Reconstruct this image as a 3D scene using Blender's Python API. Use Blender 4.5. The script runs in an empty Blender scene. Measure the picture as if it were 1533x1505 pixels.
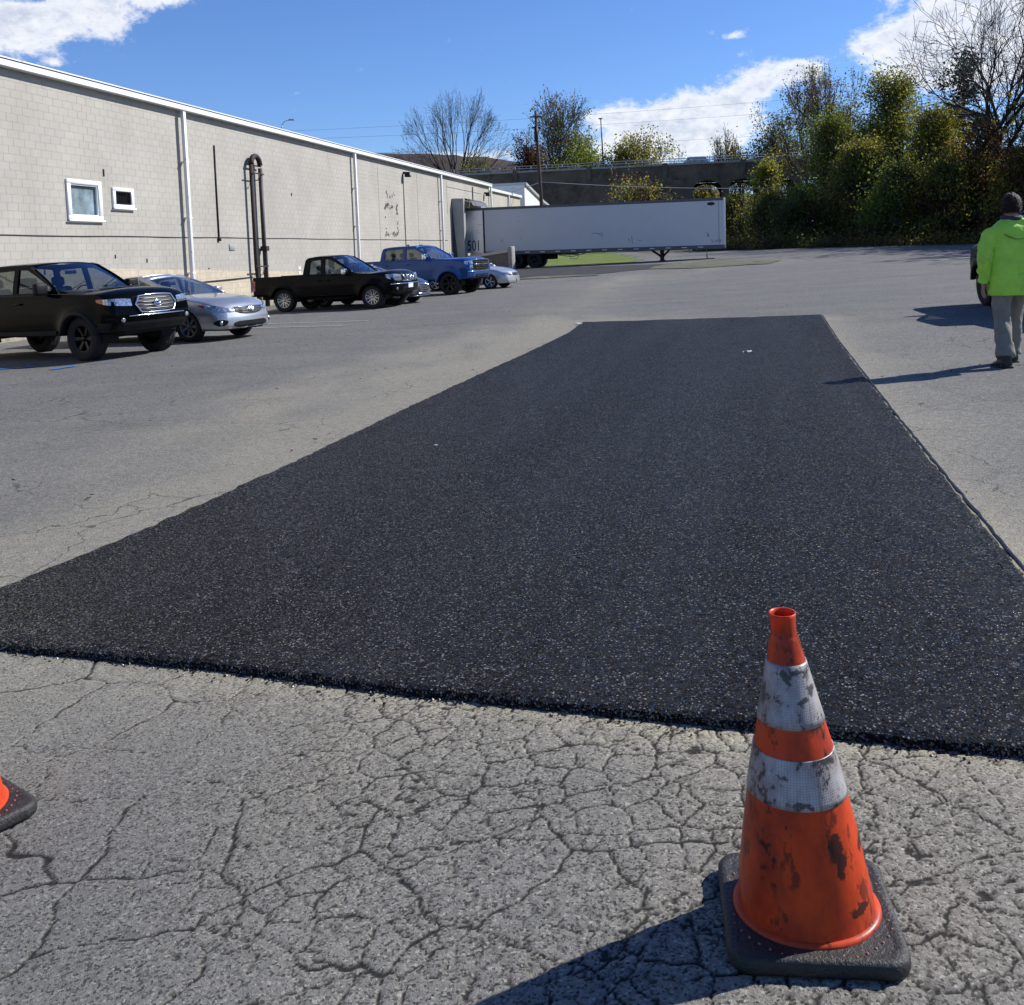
import bpy, bmesh, math, random
import numpy as np
from mathutils import Vector, Matrix, Quaternion
R = math.radians
rnd = random.Random(7)
nr = np.random.RandomState(11)
sc = bpy.context.scene
COL = sc.collection
UP = Vector((0, 0, 1))

# ------------------------------------------------------------------ camera
cam_d = bpy.data.cameras.new('camera')
cam = bpy.data.objects.new('camera', cam_d)
COL.objects.link(cam)
cam_d.sensor_width = 36.0
cam_d.sensor_fit = 'HORIZONTAL'
cam_d.lens = 1480.0 / 1533.0 * 36.0
cam_d.shift_y = -262.5 / 1533.0
cam_d.clip_start = 0.05
cam_d.clip_end = 5000
cam.matrix_world = Matrix.Translation((0, 0, 1.48)) @ (Matrix.Rotation(R(90 - 4.4), 4, 'X') @ Matrix.Rotation(R(-2.0), 4, 'Z'))
sc.camera = cam
sc.render.resolution_x, sc.render.resolution_y = 1024, 1005

# ------------------------------------------------------------------ light
SUN_AZ, SUN_EL = R(70.0), R(38.0)        # azimuth clockwise from +Y
world = bpy.data.worlds.new('World')
sc.world = world
world.use_nodes = True
sun_d = bpy.data.lights.new('sun', 'SUN')
sun_d.energy = 5.0
sun_d.angle = R(0.5)
sun_d.color = (1.0, 0.975, 0.935)
sun = bpy.data.objects.new('sun', sun_d)
COL.objects.link(sun)
sdir = Vector((math.sin(SUN_AZ) * math.cos(SUN_EL), math.cos(SUN_AZ) * math.cos(SUN_EL), math.sin(SUN_EL)))
sun.rotation_euler = sdir.to_track_quat('Z', 'Y').to_euler()
sun.location = sdir * 50
sc.view_settings.view_transform = 'Standard'
sc.view_settings.look = 'None'
sc.view_settings.gamma = 1
sc.view_settings.use_curve_mapping = False
sc.view_settings.exposure = 0.36


class NG:
    """small helper to write node trees"""
    def __init__(s, tree):
        s.t = tree
        tree.nodes.clear()

    def n(s, typ, ins=None, **props):
        nd = s.t.nodes.new(typ)
        for k, v in props.items():
            setattr(nd, k, v)
        for k, v in (ins or {}).items():
            sock = nd.inputs[k]
            if hasattr(v, 'is_output') and not isinstance(v, (int, float)):
                s.t.links.new(v, sock)
            else:
                if isinstance(v, (tuple, list)) and sock.type == 'RGBA' and len(v) == 3:
                    v = (*v, 1)
                sock.default_value = v
        return nd

    def m(s, op, a, b=0.0, c=0.0, clamp=False):
        nd = s.n('ShaderNodeMath', {0: a, 1: b, 2: c}, operation=op)
        nd.use_clamp = clamp
        return nd.outputs[0]

    def mix(s, f, a, b, blend='MIX'):
        nd = s.t.nodes.new('ShaderNodeMix')
        nd.data_type = 'RGBA'
        nd.blend_type = blend
        for sock, v in ((nd.inputs[0], f), (nd.inputs[6], a), (nd.inputs[7], b)):
            if hasattr(v, 'is_output'):
                s.t.links.new(v, sock)
            else:
                if isinstance(v, (tuple, list)) and len(v) == 3:
                    v = (*v, 1)
                sock.default_value = v
        return nd.outputs[2]

    def noise(s, vec, scale, detail=3, rough=.55, out='Fac', dist=0.0):
        ins = {'Scale': scale, 'Detail': detail, 'Roughness': rough, 'Distortion': dist}
        if vec is not None:
            ins['Vector'] = vec
        return s.n('ShaderNodeTexNoise', ins).outputs[out]

    def ramp(s, f, stops):
        nd = s.n('ShaderNodeValToRGB', {0: f})
        el = nd.color_ramp.elements
        while len(el) > 1:
            el.remove(el[-1])
        for i, (p, c) in enumerate(stops):
            if isinstance(c, (int, float)):
                c = (c, c, c)
            if i == 0:
                el[0].position = p
                el[0].color = (*c, 1)
            else:
                e = el.new(p)
                e.color = (*c, 1)
        return nd.outputs[0]

    def maprange(s, v, a, b, c=0.0, d=1.0, smooth=False):
        nd = s.n('ShaderNodeMapRange', {'Value': v, 'From Min': a, 'From Max': b, 'To Min': c, 'To Max': d})
        if smooth:
            nd.interpolation_type = 'SMOOTHSTEP'
        return nd.outputs[0]


# ---- sky with broken cumulus, defined by direction all the way round
w = NG(world.node_tree)
sky = w.n('ShaderNodeTexSky', sky_type='NISHITA')
sky.sun_disc = False
sky.sun_elevation = SUN_EL
sky.sun_rotation = SUN_AZ
sky.air_density = 1.0
sky.dust_density = 0.0
sky.ozone_density = 1.5
tc = w.n('ShaderNodeTexCoord').outputs['Generated']
sep = w.n('ShaderNodeSeparateXYZ', {0: tc})
az = w.m('MULTIPLY', w.m('ARCTAN2', sep.outputs[0], sep.outputs[1]), 57.29578)
el = w.m('MULTIPLY', w.m('ARCSINE', sep.outputs[2]), 57.29578)
cc = w.n('ShaderNodeCombineXYZ', {0: az, 1: w.m('MULTIPLY', el, 1.5), 2: 0.0}).outputs[0]
n1 = w.noise(cc, .55, 8, .62, dist=.3)
n2 = w.noise(cc, 2.1, 6, .7)
blobs = [  # azimuth, elevation, half widths (degrees)
    (6.2, 7.3, 1.9, .95), (9.0, 6.9, 2.2, 1.35), (12.0, 7.7, 2.3, 1.2), (14.6, 8.8, 1.9, 1.0), (16.6, 9.3, 1.4, .6), (8.5, 5.6, 4.6, 1.1), (11.5, 6.3, 3.2, 1.2),
    (20.9, 10.2, 2.0, .8), (23.4, 11.0, 2.9, 1.6), (26.5, 10.8, 3.2, 1.9), (22.6, 8.9, 3.0, 1.4), (26.5, 8.4, 3.5, 1.6),
    (-25.0, 12.2, 2.6, 1.2), (-21.8, 12.9, 2.4, 1.3), (-27.5, 12.0, 3.0, 1.5), (-22.2, 13.6, 1.5, .8), (-18.6, 14.0, 1.7, .55),
    (-2.5, 5.3, 3.8, .7), (13.0, 11.3, .95, .25), (13.6, 10.4, .8, .3), (-24.0, 10.5, .7, .25),
    (42, 10, 6, 2.2), (55, 14, 8, 3), (-48, 13, 7, 3), (-62, 9, 6, 2), (80, 9, 9, 3), (110, 13, 9, 3.5), (-95, 12, 9, 3), (-130, 10, 10, 3.5), (150, 11, 10, 3), (180, 16, 9, 4), (2, 26, 6, 2.5), (30, 24, 7, 3)]
acc = None
for (a, e, sa, se) in blobs:
    da = w.m('DIVIDE', w.m('SUBTRACT', az, a), sa)
    de = w.m('DIVIDE', w.m('SUBTRACT', el, e), se)
    d2 = w.m('ADD', w.m('MULTIPLY', da, da), w.m('MULTIPLY', de, de))
    v = w.m('EXPONENT', w.m('MULTIPLY', d2, -1.1))
    if sa < 1.0:
        v = w.m('MULTIPLY', v, .62)
    acc = v if acc is None else w.m('ADD', acc, v)
acc = w.m('MINIMUM', acc, 1.15)
dens = w.m('ADD', acc, w.m('ADD', w.m('MULTIPLY', w.m('SUBTRACT', n1, .5), 1.9), w.m('MULTIPLY', w.m('SUBTRACT', n2, .5), .9)))
cmask = w.maprange(dens, .30, .98, smooth=True)
thick = w.maprange(dens, .75, 1.6, smooth=True)
n3 = w.noise(cc, .8, 6, .6)
ccol = w.ramp(w.m('ADD', w.m('MULTIPLY', thick, .45), w.m('MULTIPLY', n3, .9)), [(.40, (11.2, 11.3, 11.5)), (.62, (9.8, 10.1, 10.8)), (.95, (7.0, 7.6, 8.8))])
skyc = w.mix(1.0, sky.outputs[0], (.72, 1.0, 1.56), 'MULTIPLY')
fin = w.mix(w.m('MULTIPLY', cmask, .9), skyc, ccol)
bg = w.n('ShaderNodeBackground', {'Color': fin, 'Strength': 0.071})
w.n('ShaderNodeOutputWorld', {0: bg.outputs[0]})


# ------------------------------------------------------------------ materials
def mat(name, color, rough=.6, metal=0.0, var=0.0, scale=8.0, bump=0.0, bscale=60.0, coat=0.0, spec=.5, dirt=None, dirt_amt=0.0, dscale=3.0):
    m = bpy.data.materials.new(name)
    m.use_nodes = True
    g = NG(m.node_tree)
    pos = g.n('ShaderNodeNewGeometry').outputs['Position']
    col = (*color, 1)
    if var > 0:
        nz = g.noise(pos, scale, 5, .6)
        dk = tuple(c * (1 - var) for c in color)
        lt = tuple(min(1, c * (1 + var)) for c in color)
        col = g.ramp(nz, [(.3, dk), (.7, lt)])
    if dirt is not None:
        dn = g.noise(pos, dscale, 7, .68)
        col = g.mix(g.maprange(dn, .62 - dirt_amt * .3, .70), col, dirt)
    ins = {'Base Color': col, 'Roughness': rough, 'Metallic': metal, 'Specular IOR Level': spec, 'Coat Weight': coat, 'Coat Roughness': .06}
    if bump > 0:
        b = g.n('ShaderNodeBump', {'Strength': min(1, bump), 'Distance': .01, 'Height': g.noise(pos, bscale, 4, .6)})
        ins['Normal'] = b.outputs[0]
    p = g.n('ShaderNodeBsdfPrincipled', ins)
    g.n('ShaderNodeOutputMaterial', {0: p.outputs[0]})
    return m


def glass_mat(name, tint, gloss=(.8, .9, 1.0)):
    m = bpy.data.materials.new(name)
    m.use_nodes = True
    g = NG(m.node_tree)
    tr = g.n('ShaderNodeBsdfTransparent', {0: tint})
    gl = g.n('ShaderNodeBsdfGlossy', {'Color': gloss, 'Roughness': .03})
    fc = g.n('ShaderNodeLayerWeight', {'Blend': .5}).outputs['Facing']
    fr = g.m('MULTIPLY', g.m('POWER', fc, 4.0), .9)
    mx = g.n('ShaderNodeMixShader', {0: g.m('ADD', fr, .09, clamp=True), 1: tr.outputs[0], 2: gl.outputs[0]})
    g.n('ShaderNodeOutputMaterial', {0: mx.outputs[0]})
    return m


def paint(name, color, flake=.0, metal=.3, rough=.32):
    return mat(name, color, rough=rough, metal=metal, var=.06, scale=5, coat=1.0, dirt=(.12, .11, .10), dirt_amt=0.0, dscale=2.0)


M = {}
M['black_paint'] = mat('black_car_paint', (.0018, .0024, .0028), rough=.15, coat=.0, spec=.09, var=.2, scale=3)
M['charcoal_paint'] = mat('charcoal_car_paint', (.0038, .004, .0045), rough=.2, coat=.0, spec=.13, var=.2, scale=3)
M['blue_paint'] = mat('blue_car_paint', (.003, .058, .235), rough=.3, metal=.3, coat=.35, var=.1, scale=3)
M['silver_paint'] = mat('silver_car_paint', (.45, .46, .475), rough=.3, metal=.7, coat=1.0, var=.04, scale=3)
M['champagne_paint'] = mat('champagne_car_paint', (.52, .52, .52), rough=.3, metal=.55, coat=1.0, var=.04, scale=3)
M['dark_grey_paint'] = mat('dark_grey_car_paint', (.02, .022, .026), rough=.3, metal=.3, coat=1.0)
M['plastic'] = mat('black_trim_plastic', (.010, .010, .011), rough=.5, spec=.18, var=.2, scale=20)
M['rubber'] = mat('tyre_rubber', (.012, .012, .012), rough=.85, var=.3, scale=30, bump=.4, bscale=80)
M['chrome'] = mat('chrome', (.75, .77, .8), rough=.12, metal=1.0)
M['alloy'] = mat('alloy_rim', (.55, .56, .58), rough=.3, metal=.9)
M['dark_alloy'] = mat('black_rim', (.01, .01, .011), rough=.35, metal=.3)
M['grey_alloy'] = mat('dull_rim', (.16, .16, .17), rough=.4, metal=.7)
M['steel'] = mat('brake_steel', (.05, .05, .055), rough=.5, metal=.6)
M['under'] = mat('underbody', (.006, .006, .006), rough=.9)
M['seat'] = mat('seat_fabric', (.02, .02, .022), rough=.9)
M['glass'] = glass_mat('car_glass', (.33, .37, .36, 1))
M['ws_glass'] = glass_mat('windscreen_glass', (.55, .60, .60, 1), (.65, .8, 1.0))
M['lamp_lens'] = mat('headlamp_lens', (.42, .44, .47), rough=.1, metal=.75, var=.75, scale=26, coat=.6)
M['tail_red'] = mat('tail_lamp', (.45, .01, .02), rough=.2, coat=1.0)
M['amber'] = mat('amber_lens', (.5, .05, .01), rough=.2, coat=1.0)
M['plate'] = mat('plate_white', (.7, .72, .76), rough=.4)
M['white_trim'] = mat('white_painted_trim', (.74, .74, .73), rough=.45, var=.04, scale=2, dirt=(.4, .38, .34), dirt_amt=.05, dscale=4)
M['window_frame'] = mat('white_window_frame', (.78, .78, .78), rough=.4)
M['dark_metal'] = mat('dark_metal', (.022, .022, .024), spec=.25, rough=.5, metal=.4, var=.3)
M['rust'] = mat('rusty_pipe', (.022, .012, .009), rough=.75, var=.5, scale=6, dirt=(.05, .022, .014), dirt_amt=.3, dscale=7)
M['grey_pipe'] = mat('grey_pipe', (.035, .030, .028), rough=.6, var=.4, scale=6)
M['concrete'] = mat('concrete', (.30, .29, .27), rough=.85, var=.2, scale=2, bump=.3, bscale=40)
M['old_concrete'] = mat('bridge_concrete', (.125, .098, .068), rough=.9, var=.45, scale=.45, dirt=(.045, .036, .026), dirt_amt=.4, dscale=.6)
M['trailer_white'] = mat('trailer_panel', (.58, .575, .565), rough=.4, var=.03, scale=.8, dirt=(.45, .44, .42), dirt_amt=-.1, dscale=1.2)
M['trailer_frame'] = mat('trailer_rail', (.10, .10, .11), rough=.5, metal=.3, var=.2)
M['trailer_light'] = mat('trailer_aluminium', (.6, .61, .63), rough=.35, metal=.6)
M['shelter'] = mat('dock_shelter_vinyl', (.28, .29, .28), rough=.6, var=.1, scale=2)
M['ink'] = mat('black_ink', (.01, .01, .012), rough=.6)
M['rail_grey'] = mat('galvanised_rail', (.35, .36, .37), rough=.5, metal=.5)
M['wood_pole'] = mat('creosoted_pole', (.05, .04, .033), rough=.9, var=.3, scale=3)
M['bark'] = mat('grey_bark', (.038, .032, .030), rough=.9, var=.3, scale=4)
M['bark_dark'] = mat('dark_bark', (.032, .027, .024), rough=.9, var=.3, scale=4)
M['roof'] = mat('roof_metal', (.5, .5, .5), rough=.5, metal=.3)
M['tar'] = mat('tar_sealant', (.008, .008, .010), rough=.22, var=.3, scale=30, bump=.7, bscale=60)
M['tar_crumb'] = mat('asphalt_crumb', (.010, .010, .011), rough=.35, var=.3, scale=100)
M['paper'] = mat('crumpled_paper', (.75, .75, .73), rough=.8)
M['blue_mark'] = mat('blue_marking_paint', (.03, .16, .48), rough=.6, var=.3, scale=30)
M['white_mark'] = mat('worn_white_line', (.34, .34, .34), rough=.8, var=.3, scale=12)


def leaf_mat(name, c1, c2, trans=.60):
    m = bpy.data.materials.new(name)
    m.use_nodes = True
    g = NG(m.node_tree)
    at = g.n('ShaderNodeAttribute', attribute_name='tone').outputs['Fac']
    col = g.mix(at, c1, c2)
    df = g.n('ShaderNodeBsdfPrincipled', {'Base Color': col, 'Roughness': .55, 'Specular IOR Level': .35})
    tr = g.n('ShaderNodeBsdfTranslucent', {'Color': g.mix(1.0, col, (1.3, 1.25, .7), 'MULTIPLY')})
    mx = g.n('ShaderNodeMixShader', {0: trans, 1: df.outputs[0], 2: tr.outputs[0]})
    g.n('ShaderNodeOutputMaterial', {0: mx.outputs[0]})
    return m


L_GREEN = leaf_mat('leaf_green', (.06, .10, .022), (.24, .29, .06))
L_OLIVE = leaf_mat('leaf_olive', (.09, .10, .028), (.30, .26, .075))
L_YELLOW = leaf_mat('leaf_yellow_green', (.12, .14, .025), (.34, .32, .06))
L_RUST = leaf_mat('leaf_rust', (.06, .028, .014), (.20, .085, .03))
L_BROWN = leaf_mat('leaf_brown', (.055, .036, .024), (.16, .105, .06))
L_DARK = leaf_mat('leaf_dark', (.045, .06, .022), (.14, .16, .055))
L_PINE = leaf_mat('needles_dark', (.012, .028, .016), (.035, .06, .03), .2)


# ------------------------------------------------------------------ mesh helpers
def tag(o, label=None, cat=None, group=None, kind=None):
    if label:
        o['label'] = label
    if cat:
        o['category'] = cat
    if group:
        o['group'] = group
    if kind:
        o['kind'] = kind
    return o


def link(o, parent=None):
    COL.objects.link(o)
    if parent is not None:
        o.parent = parent
    return o


def empty(name, loc=(0, 0, 0), rz=0.0, label=None, cat=None, group=None, normal=None):
    o = bpy.data.objects.new(name, None)
    o.empty_display_size = .2
    q = Quaternion((0, 0, 1), rz)
    if normal is not None:
        q = UP.rotation_difference(Vector(normal).normalized()) @ q
    o.rotation_euler = q.to_euler()
    o.location = loc
    COL.objects.link(o)
    return tag(o, label, cat, group)


def npmesh(name, V, F, mats, parent=None, smooth=False, fmat=None, attrs=None):
    """V (n,3), F (m,k) array"""
    V = np.asarray(V, dtype=np.float32)
    F = np.asarray(F, dtype=np.int32)
    me = bpy.data.meshes.new(name)
    me.vertices.add(len(V))
    me.vertices.foreach_set('co', V.ravel())
    k = F.shape[1]
    me.loops.add(F.size)
    me.loops.foreach_set('vertex_index', F.ravel())
    me.polygons.add(len(F))
    me.polygons.foreach_set('loop_start', np.arange(0, F.size, k, dtype=np.int32))
    me.polygons.foreach_set('loop_total', np.full(len(F), k, dtype=np.int32))
    me.polygons.foreach_set('use_smooth', np.full(len(F), bool(smooth)))
    if not isinstance(mats, (list, tuple)):
        mats = [mats]
    for m in mats:
        me.materials.append(m)
    if fmat is not None:
        me.polygons.foreach_set('material_index', np.asarray(fmat, dtype=np.int32))
    me.update(calc_edges=True)
    for an, (dom, arr) in (attrs or {}).items():
        a = me.attributes.new(an, 'FLOAT', dom)
        a.data.foreach_set('value', np.asarray(arr, dtype=np.float32))
    o = bpy.data.objects.new(name, me)
    return link(o, parent)


class MB:
    """collects polygons for ONE mesh object"""
    def __init__(s):
        s.v = []
        s.f = []
        s.sm = []
        s.mi = []
        s.cur = 0

    def add(s, vs, fs, smooth=False):
        b = len(s.v)
        s.v += [tuple(v) for v in vs]
        s.f += [tuple(b + i for i in f) for f in fs]
        s.sm += [smooth] * len(fs)
        s.mi += [s.cur] * len(fs)
        return s

    def box(s, x0, x1, y0, y1, z0, z1, M4=None):
        vs = [Vector(p) for p in ((x0, y0, z0), (x1, y0, z0), (x1, y1, z0), (x0, y1, z0), (x0, y0, z1), (x1, y0, z1), (x1, y1, z1), (x0, y1, z1))]
        if M4 is not None:
            vs = [M4 @ v for v in vs]
        return s.add(vs, [(0, 3, 2, 1), (4, 5, 6, 7), (0, 1, 5, 4), (1, 2, 6, 5), (2, 3, 7, 6), (3, 0, 4, 7)])

    def rbox(s, x0, x1, y0, y1, z0, z1, r=.02, seg=2, M4=None, taper=1.0):
        bm = bmesh.new()
        bmesh.ops.create_cube(bm, size=1.0)
        cx, cy, cz = (x0 + x1) / 2, (y0 + y1) / 2, (z0 + z1) / 2
        for v in bm.verts:
            t = taper if v.co.z > 0 else 1.0
            v.co = Vector((cx + v.co.x * (x1 - x0) * t, cy + v.co.y * (y1 - y0) * t, cz + v.co.z * (z1 - z0)))
        bmesh.ops.bevel(bm, geom=list(bm.edges), offset=r, segments=seg, profile=.5, affect='EDGES')
        bm.verts.index_update()
        vs = [v.co.copy() for v in bm.verts]
        if M4 is not None:
            vs = [M4 @ v for v in vs]
        fs = [[v.index for v in f.verts] for f in bm.faces]
        bm.free()
        return s.add(vs, fs, True)

    def tube(s, pts, rad, n=8, cap=True, closed=False, smooth=True, flat=None):
        pts = [Vector(p) for p in pts]
        if not hasattr(rad, '__len__'):
            rad = [rad] * len(pts)
        m = len(pts)
        vs = []
        ref = None
        for i, p in enumerate(pts):
            if closed:
                t = (pts[(i + 1) % m] - pts[i - 1])
            else:
                t = pts[min(i + 1, m - 1)] - pts[max(i - 1, 0)]
            t.normalize()
            if ref is None:
                ref = Vector((0, 0, 1)) if abs(t.z) < .9 else Vector((1, 0, 0))
            u = (ref - t * ref.dot(t)).normalized()
            ref = u
            w_ = t.cross(u)
            for k in range(n):
                a = 2 * math.pi * k / n
                fl = flat if flat else 1.0
                vs.append(p + u * math.cos(a) * rad[i] * fl + w_ * math.sin(a) * rad[i])
        fs = []
        for i in range(m if closed else m - 1):
            j = (i + 1) % m
            for k in range(n):
                k2 = (k + 1) % n
                fs.append((i * n + k, i * n + k2, j * n + k2, j * n + k))
        if cap and not closed:
            fs.append(tuple(reversed(range(n))))
            fs.append(tuple((m - 1) * n + k for k in range(n)))
        return s.add(vs, fs, smooth)

    def lathe(s, prof, n=24, M4=None, sx=1.0, sy=1.0, capb=False, capt=False, smooth=True):
        """prof: (radius, z) list, axis z"""
        vs = []
        for (r, z) in prof:
            for k in range(n):
                a = 2 * math.pi * k / n
                v = Vector((r * math.cos(a) * sx, r * math.sin(a) * sy, z))
                vs.append(M4 @ v if M4 is not None else v)
        fs = []
        for i in range(len(prof) - 1):
            for k in range(n):
                k2 = (k + 1) % n
                fs.append((i * n + k, i * n + k2, (i + 1) * n + k2, (i + 1) * n + k))
        if capb:
            fs.append(tuple(reversed(range(n))))
        if capt:
            fs.append(tuple((len(prof) - 1) * n + k for k in range(n)))
        return s.add(vs, fs, smooth)

    def build(s, name, m, parent=None):
        me = bpy.data.meshes.new(name)
        me.from_pydata([tuple(v) for v in s.v], [], s.f)
        for mm in (m if isinstance(m, (list, tuple)) else [m]):
            me.materials.append(mm)
        me.polygons.foreach_set('use_smooth', np.array(s.sm, dtype=bool))
        me.polygons.foreach_set('material_index', np.array(s.mi, dtype=np.int32))
        me.update()
        o = bpy.data.objects.new(name, me)
        return link(o, parent)


def copy_tree(o, parent=None):
    c = o.copy()
    COL.objects.link(c)
    if parent is not None:
        c.parent = parent
    for ch in list(o.children):
        copy_tree(ch, c)
    return c


# value noise in numpy
def vnoise(x, y, seed=0):
    r = np.random.RandomState(seed).rand(256, 256)
    xi = np.floor(x).astype(int)
    yi = np.floor(y).astype(int)
    fx = x - xi
    fy = y - yi
    fx = fx * fx * (3 - 2 * fx)
    fy = fy * fy * (3 - 2 * fy)
    a = r[xi % 256, yi % 256]
    b = r[(xi + 1) % 256, yi % 256]
    c = r[xi % 256, (yi + 1) % 256]
    d = r[(xi + 1) % 256, (yi + 1) % 256]
    return (a * (1 - fx) + b * fx) * (1 - fy) + (c * (1 - fx) + d * fx) * fy


def fbm(x, y, seed=0, o=4):
    t = 0
    a = .5
    for i in range(o):
        t = t + a * vnoise(x * 2 ** i + i * 13.7, y * 2 ** i + i * 7.3, seed + i)
        a *= .5
    return t / (1 - .5 ** o)


def smooth(a, b, t):
    t = np.clip((t - a) / (b - a), 0, 1)
    return t * t * (3 - 2 * t)


def ground_np(x, y):
    xx = np.clip(x, -20, 25)
    yy = np.minimum(y, 60)
    return .021 * xx - .0025 * yy + .44 * smooth(42, 64, y) + .42 * smooth(64, 95, y)


def gz(x, y):
    return float(ground_np(np.array([float(x)]), np.array([float(y)]))[0])


def gnormal(x, y):
    e = 1.0
    return Vector((-(gz(x + e, y) - gz(x - e, y)) / (2 * e), -(gz(x, y + e) - gz(x, y - e)) / (2 * e), 1)).normalized()


# ------------------------------------------------------------------ the new asphalt patch outline
PATCH_NEAR = [(-2.70, 4.07), (-2.104, 3.868), (-1.207, 3.579), (-.378, 3.255), (.441, 2.97), (1.383, 2.651), (1.70, 2.54)]
PATCH_RIGHT = [(1.70, 2.54), (2.11, 4.052), (2.62, 6.146), (3.08, 8.0), (3.54, 9.81), (4.5, 13.6), (5.762, 18.353)]
PATCH_FAR = [(5.762, 18.353), (3.6, 19.0), (1.41, 19.805)]
PATCH_LEFT = [(1.41, 19.805), (1.02, 17.6), (.60, 15.9), (.12, 14.07), (-.25, 12.74), (-.552, 11.6), (-1.02, 9.83), (-1.35, 8.5), (-1.692, 7.179), (-2.175, 5.47), (-2.70, 4.07)]


def resample(pl, step, jit=0.0, rs=None):
    out = []
    for (a, b) in zip(pl[:-1], pl[1:]):
        a = np.array(a)
        b = np.array(b)
        L = np.linalg.norm(b - a)
        k = max(1, int(L / step))
        n_ = np.array([-(b - a)[1], (b - a)[0]]) / L
        for i in range(k):
            p = a + (b - a) * i / k
            if jit and not (i == 0):
                p = p + n_ * rs.uniform(-jit, jit)
            out.append(tuple(p))
    return out


rsP = random.Random(3)
PATCH = resample(PATCH_NEAR, .03, .006, rsP) + resample(PATCH_RIGHT, .06, .008, rsP) + resample(PATCH_FAR, .2, .01, rsP) + resample(PATCH_LEFT, .06, .012, rsP)


def dist_poly(x, y, poly):
    d = np.full(x.shape, 1e9)
    for (a, b) in zip(poly[:-1], poly[1:]):
        ax, ay = a
        bx, by = b
        L2 = (bx - ax) ** 2 + (by - ay) ** 2
        t = np.clip(((x - ax) * (bx - ax) + (y - ay) * (by - ay)) / L2, 0, 1)
        d = np.minimum(d, np.hypot(x - ax - t * (bx - ax), y - ay - t * (by - ay)))
    return d


# ------------------------------------------------------------------ ground: one sheet with real cracks near the camera
def cracks(x, y, cell, seed, width, keep):
    """voronoi cell borders: returns 0..1 crack depth"""
    jx = .006 * (fbm(x * 70, y * 70, seed + 60, 2) - .5)
    x = x + jx
    y = y + .006 * (fbm(x * 70 + 5, y * 70, seed + 61, 2) - .5)
    wx = x + .35 * cell * (fbm(x / cell * 1.3, y / cell * 1.3, seed + 50, 3) - .5) + .12 * cell * (fbm(x / cell * 5, y / cell * 5, seed + 52, 3) - .5)
    wy = y + .35 * cell * (fbm(x / cell * 1.3 + 9, y / cell * 1.3 + 4, seed + 51, 3) - .5) + .12 * cell * (fbm(x / cell * 5 + 3, y / cell * 5, seed + 53, 3) - .5)
    u = wx / cell
    v = wy / cell
    ui = np.floor(u).astype(int)
    vi = np.floor(v).astype(int)
    r1 = np.random.RandomState(seed).rand(128, 128)
    r2 = np.random.RandomState(seed + 1).rand(128, 128)
    pts = []
    for i in (-1, 0, 1):
        for j in (-1, 0, 1):
            cx = ui + i
            cy = vi + j
            px = cx + r1[cx % 128, cy % 128]
            py = cy + r2[cx % 128, cy % 128]
            pts.append((px, py, (px - u) ** 2 + (py - v) ** 2))
    D = np.stack([p[2] for p in pts])
    o = np.argsort(D, axis=0)[:2]
    PX = np.stack([p[0] for p in pts])
    PY = np.stack([p[1] for p in pts])
    i0 = o[0][None]
    i1 = o[1][None]
    ax = np.take_along_axis(PX, i0, 0)[0]
    ay = np.take_along_axis(PY, i0, 0)[0]
    bx = np.take_along_axis(PX, i1, 0)[0]
    by = np.take_along_axis(PY, i1, 0)[0]
    nx = bx - ax
    ny = by - ay
    L = np.hypot(nx, ny) + 1e-6
    d = np.abs(((ax + bx) / 2 - u) * nx / L + ((ay + by) / 2 - v) * ny / L) * cell
    wloc = width * (.25 + 1.5 * keep)
    return np.clip(1 - d / np.maximum(wloc, 1e-5), 0, 1) * (keep > .18)


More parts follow.
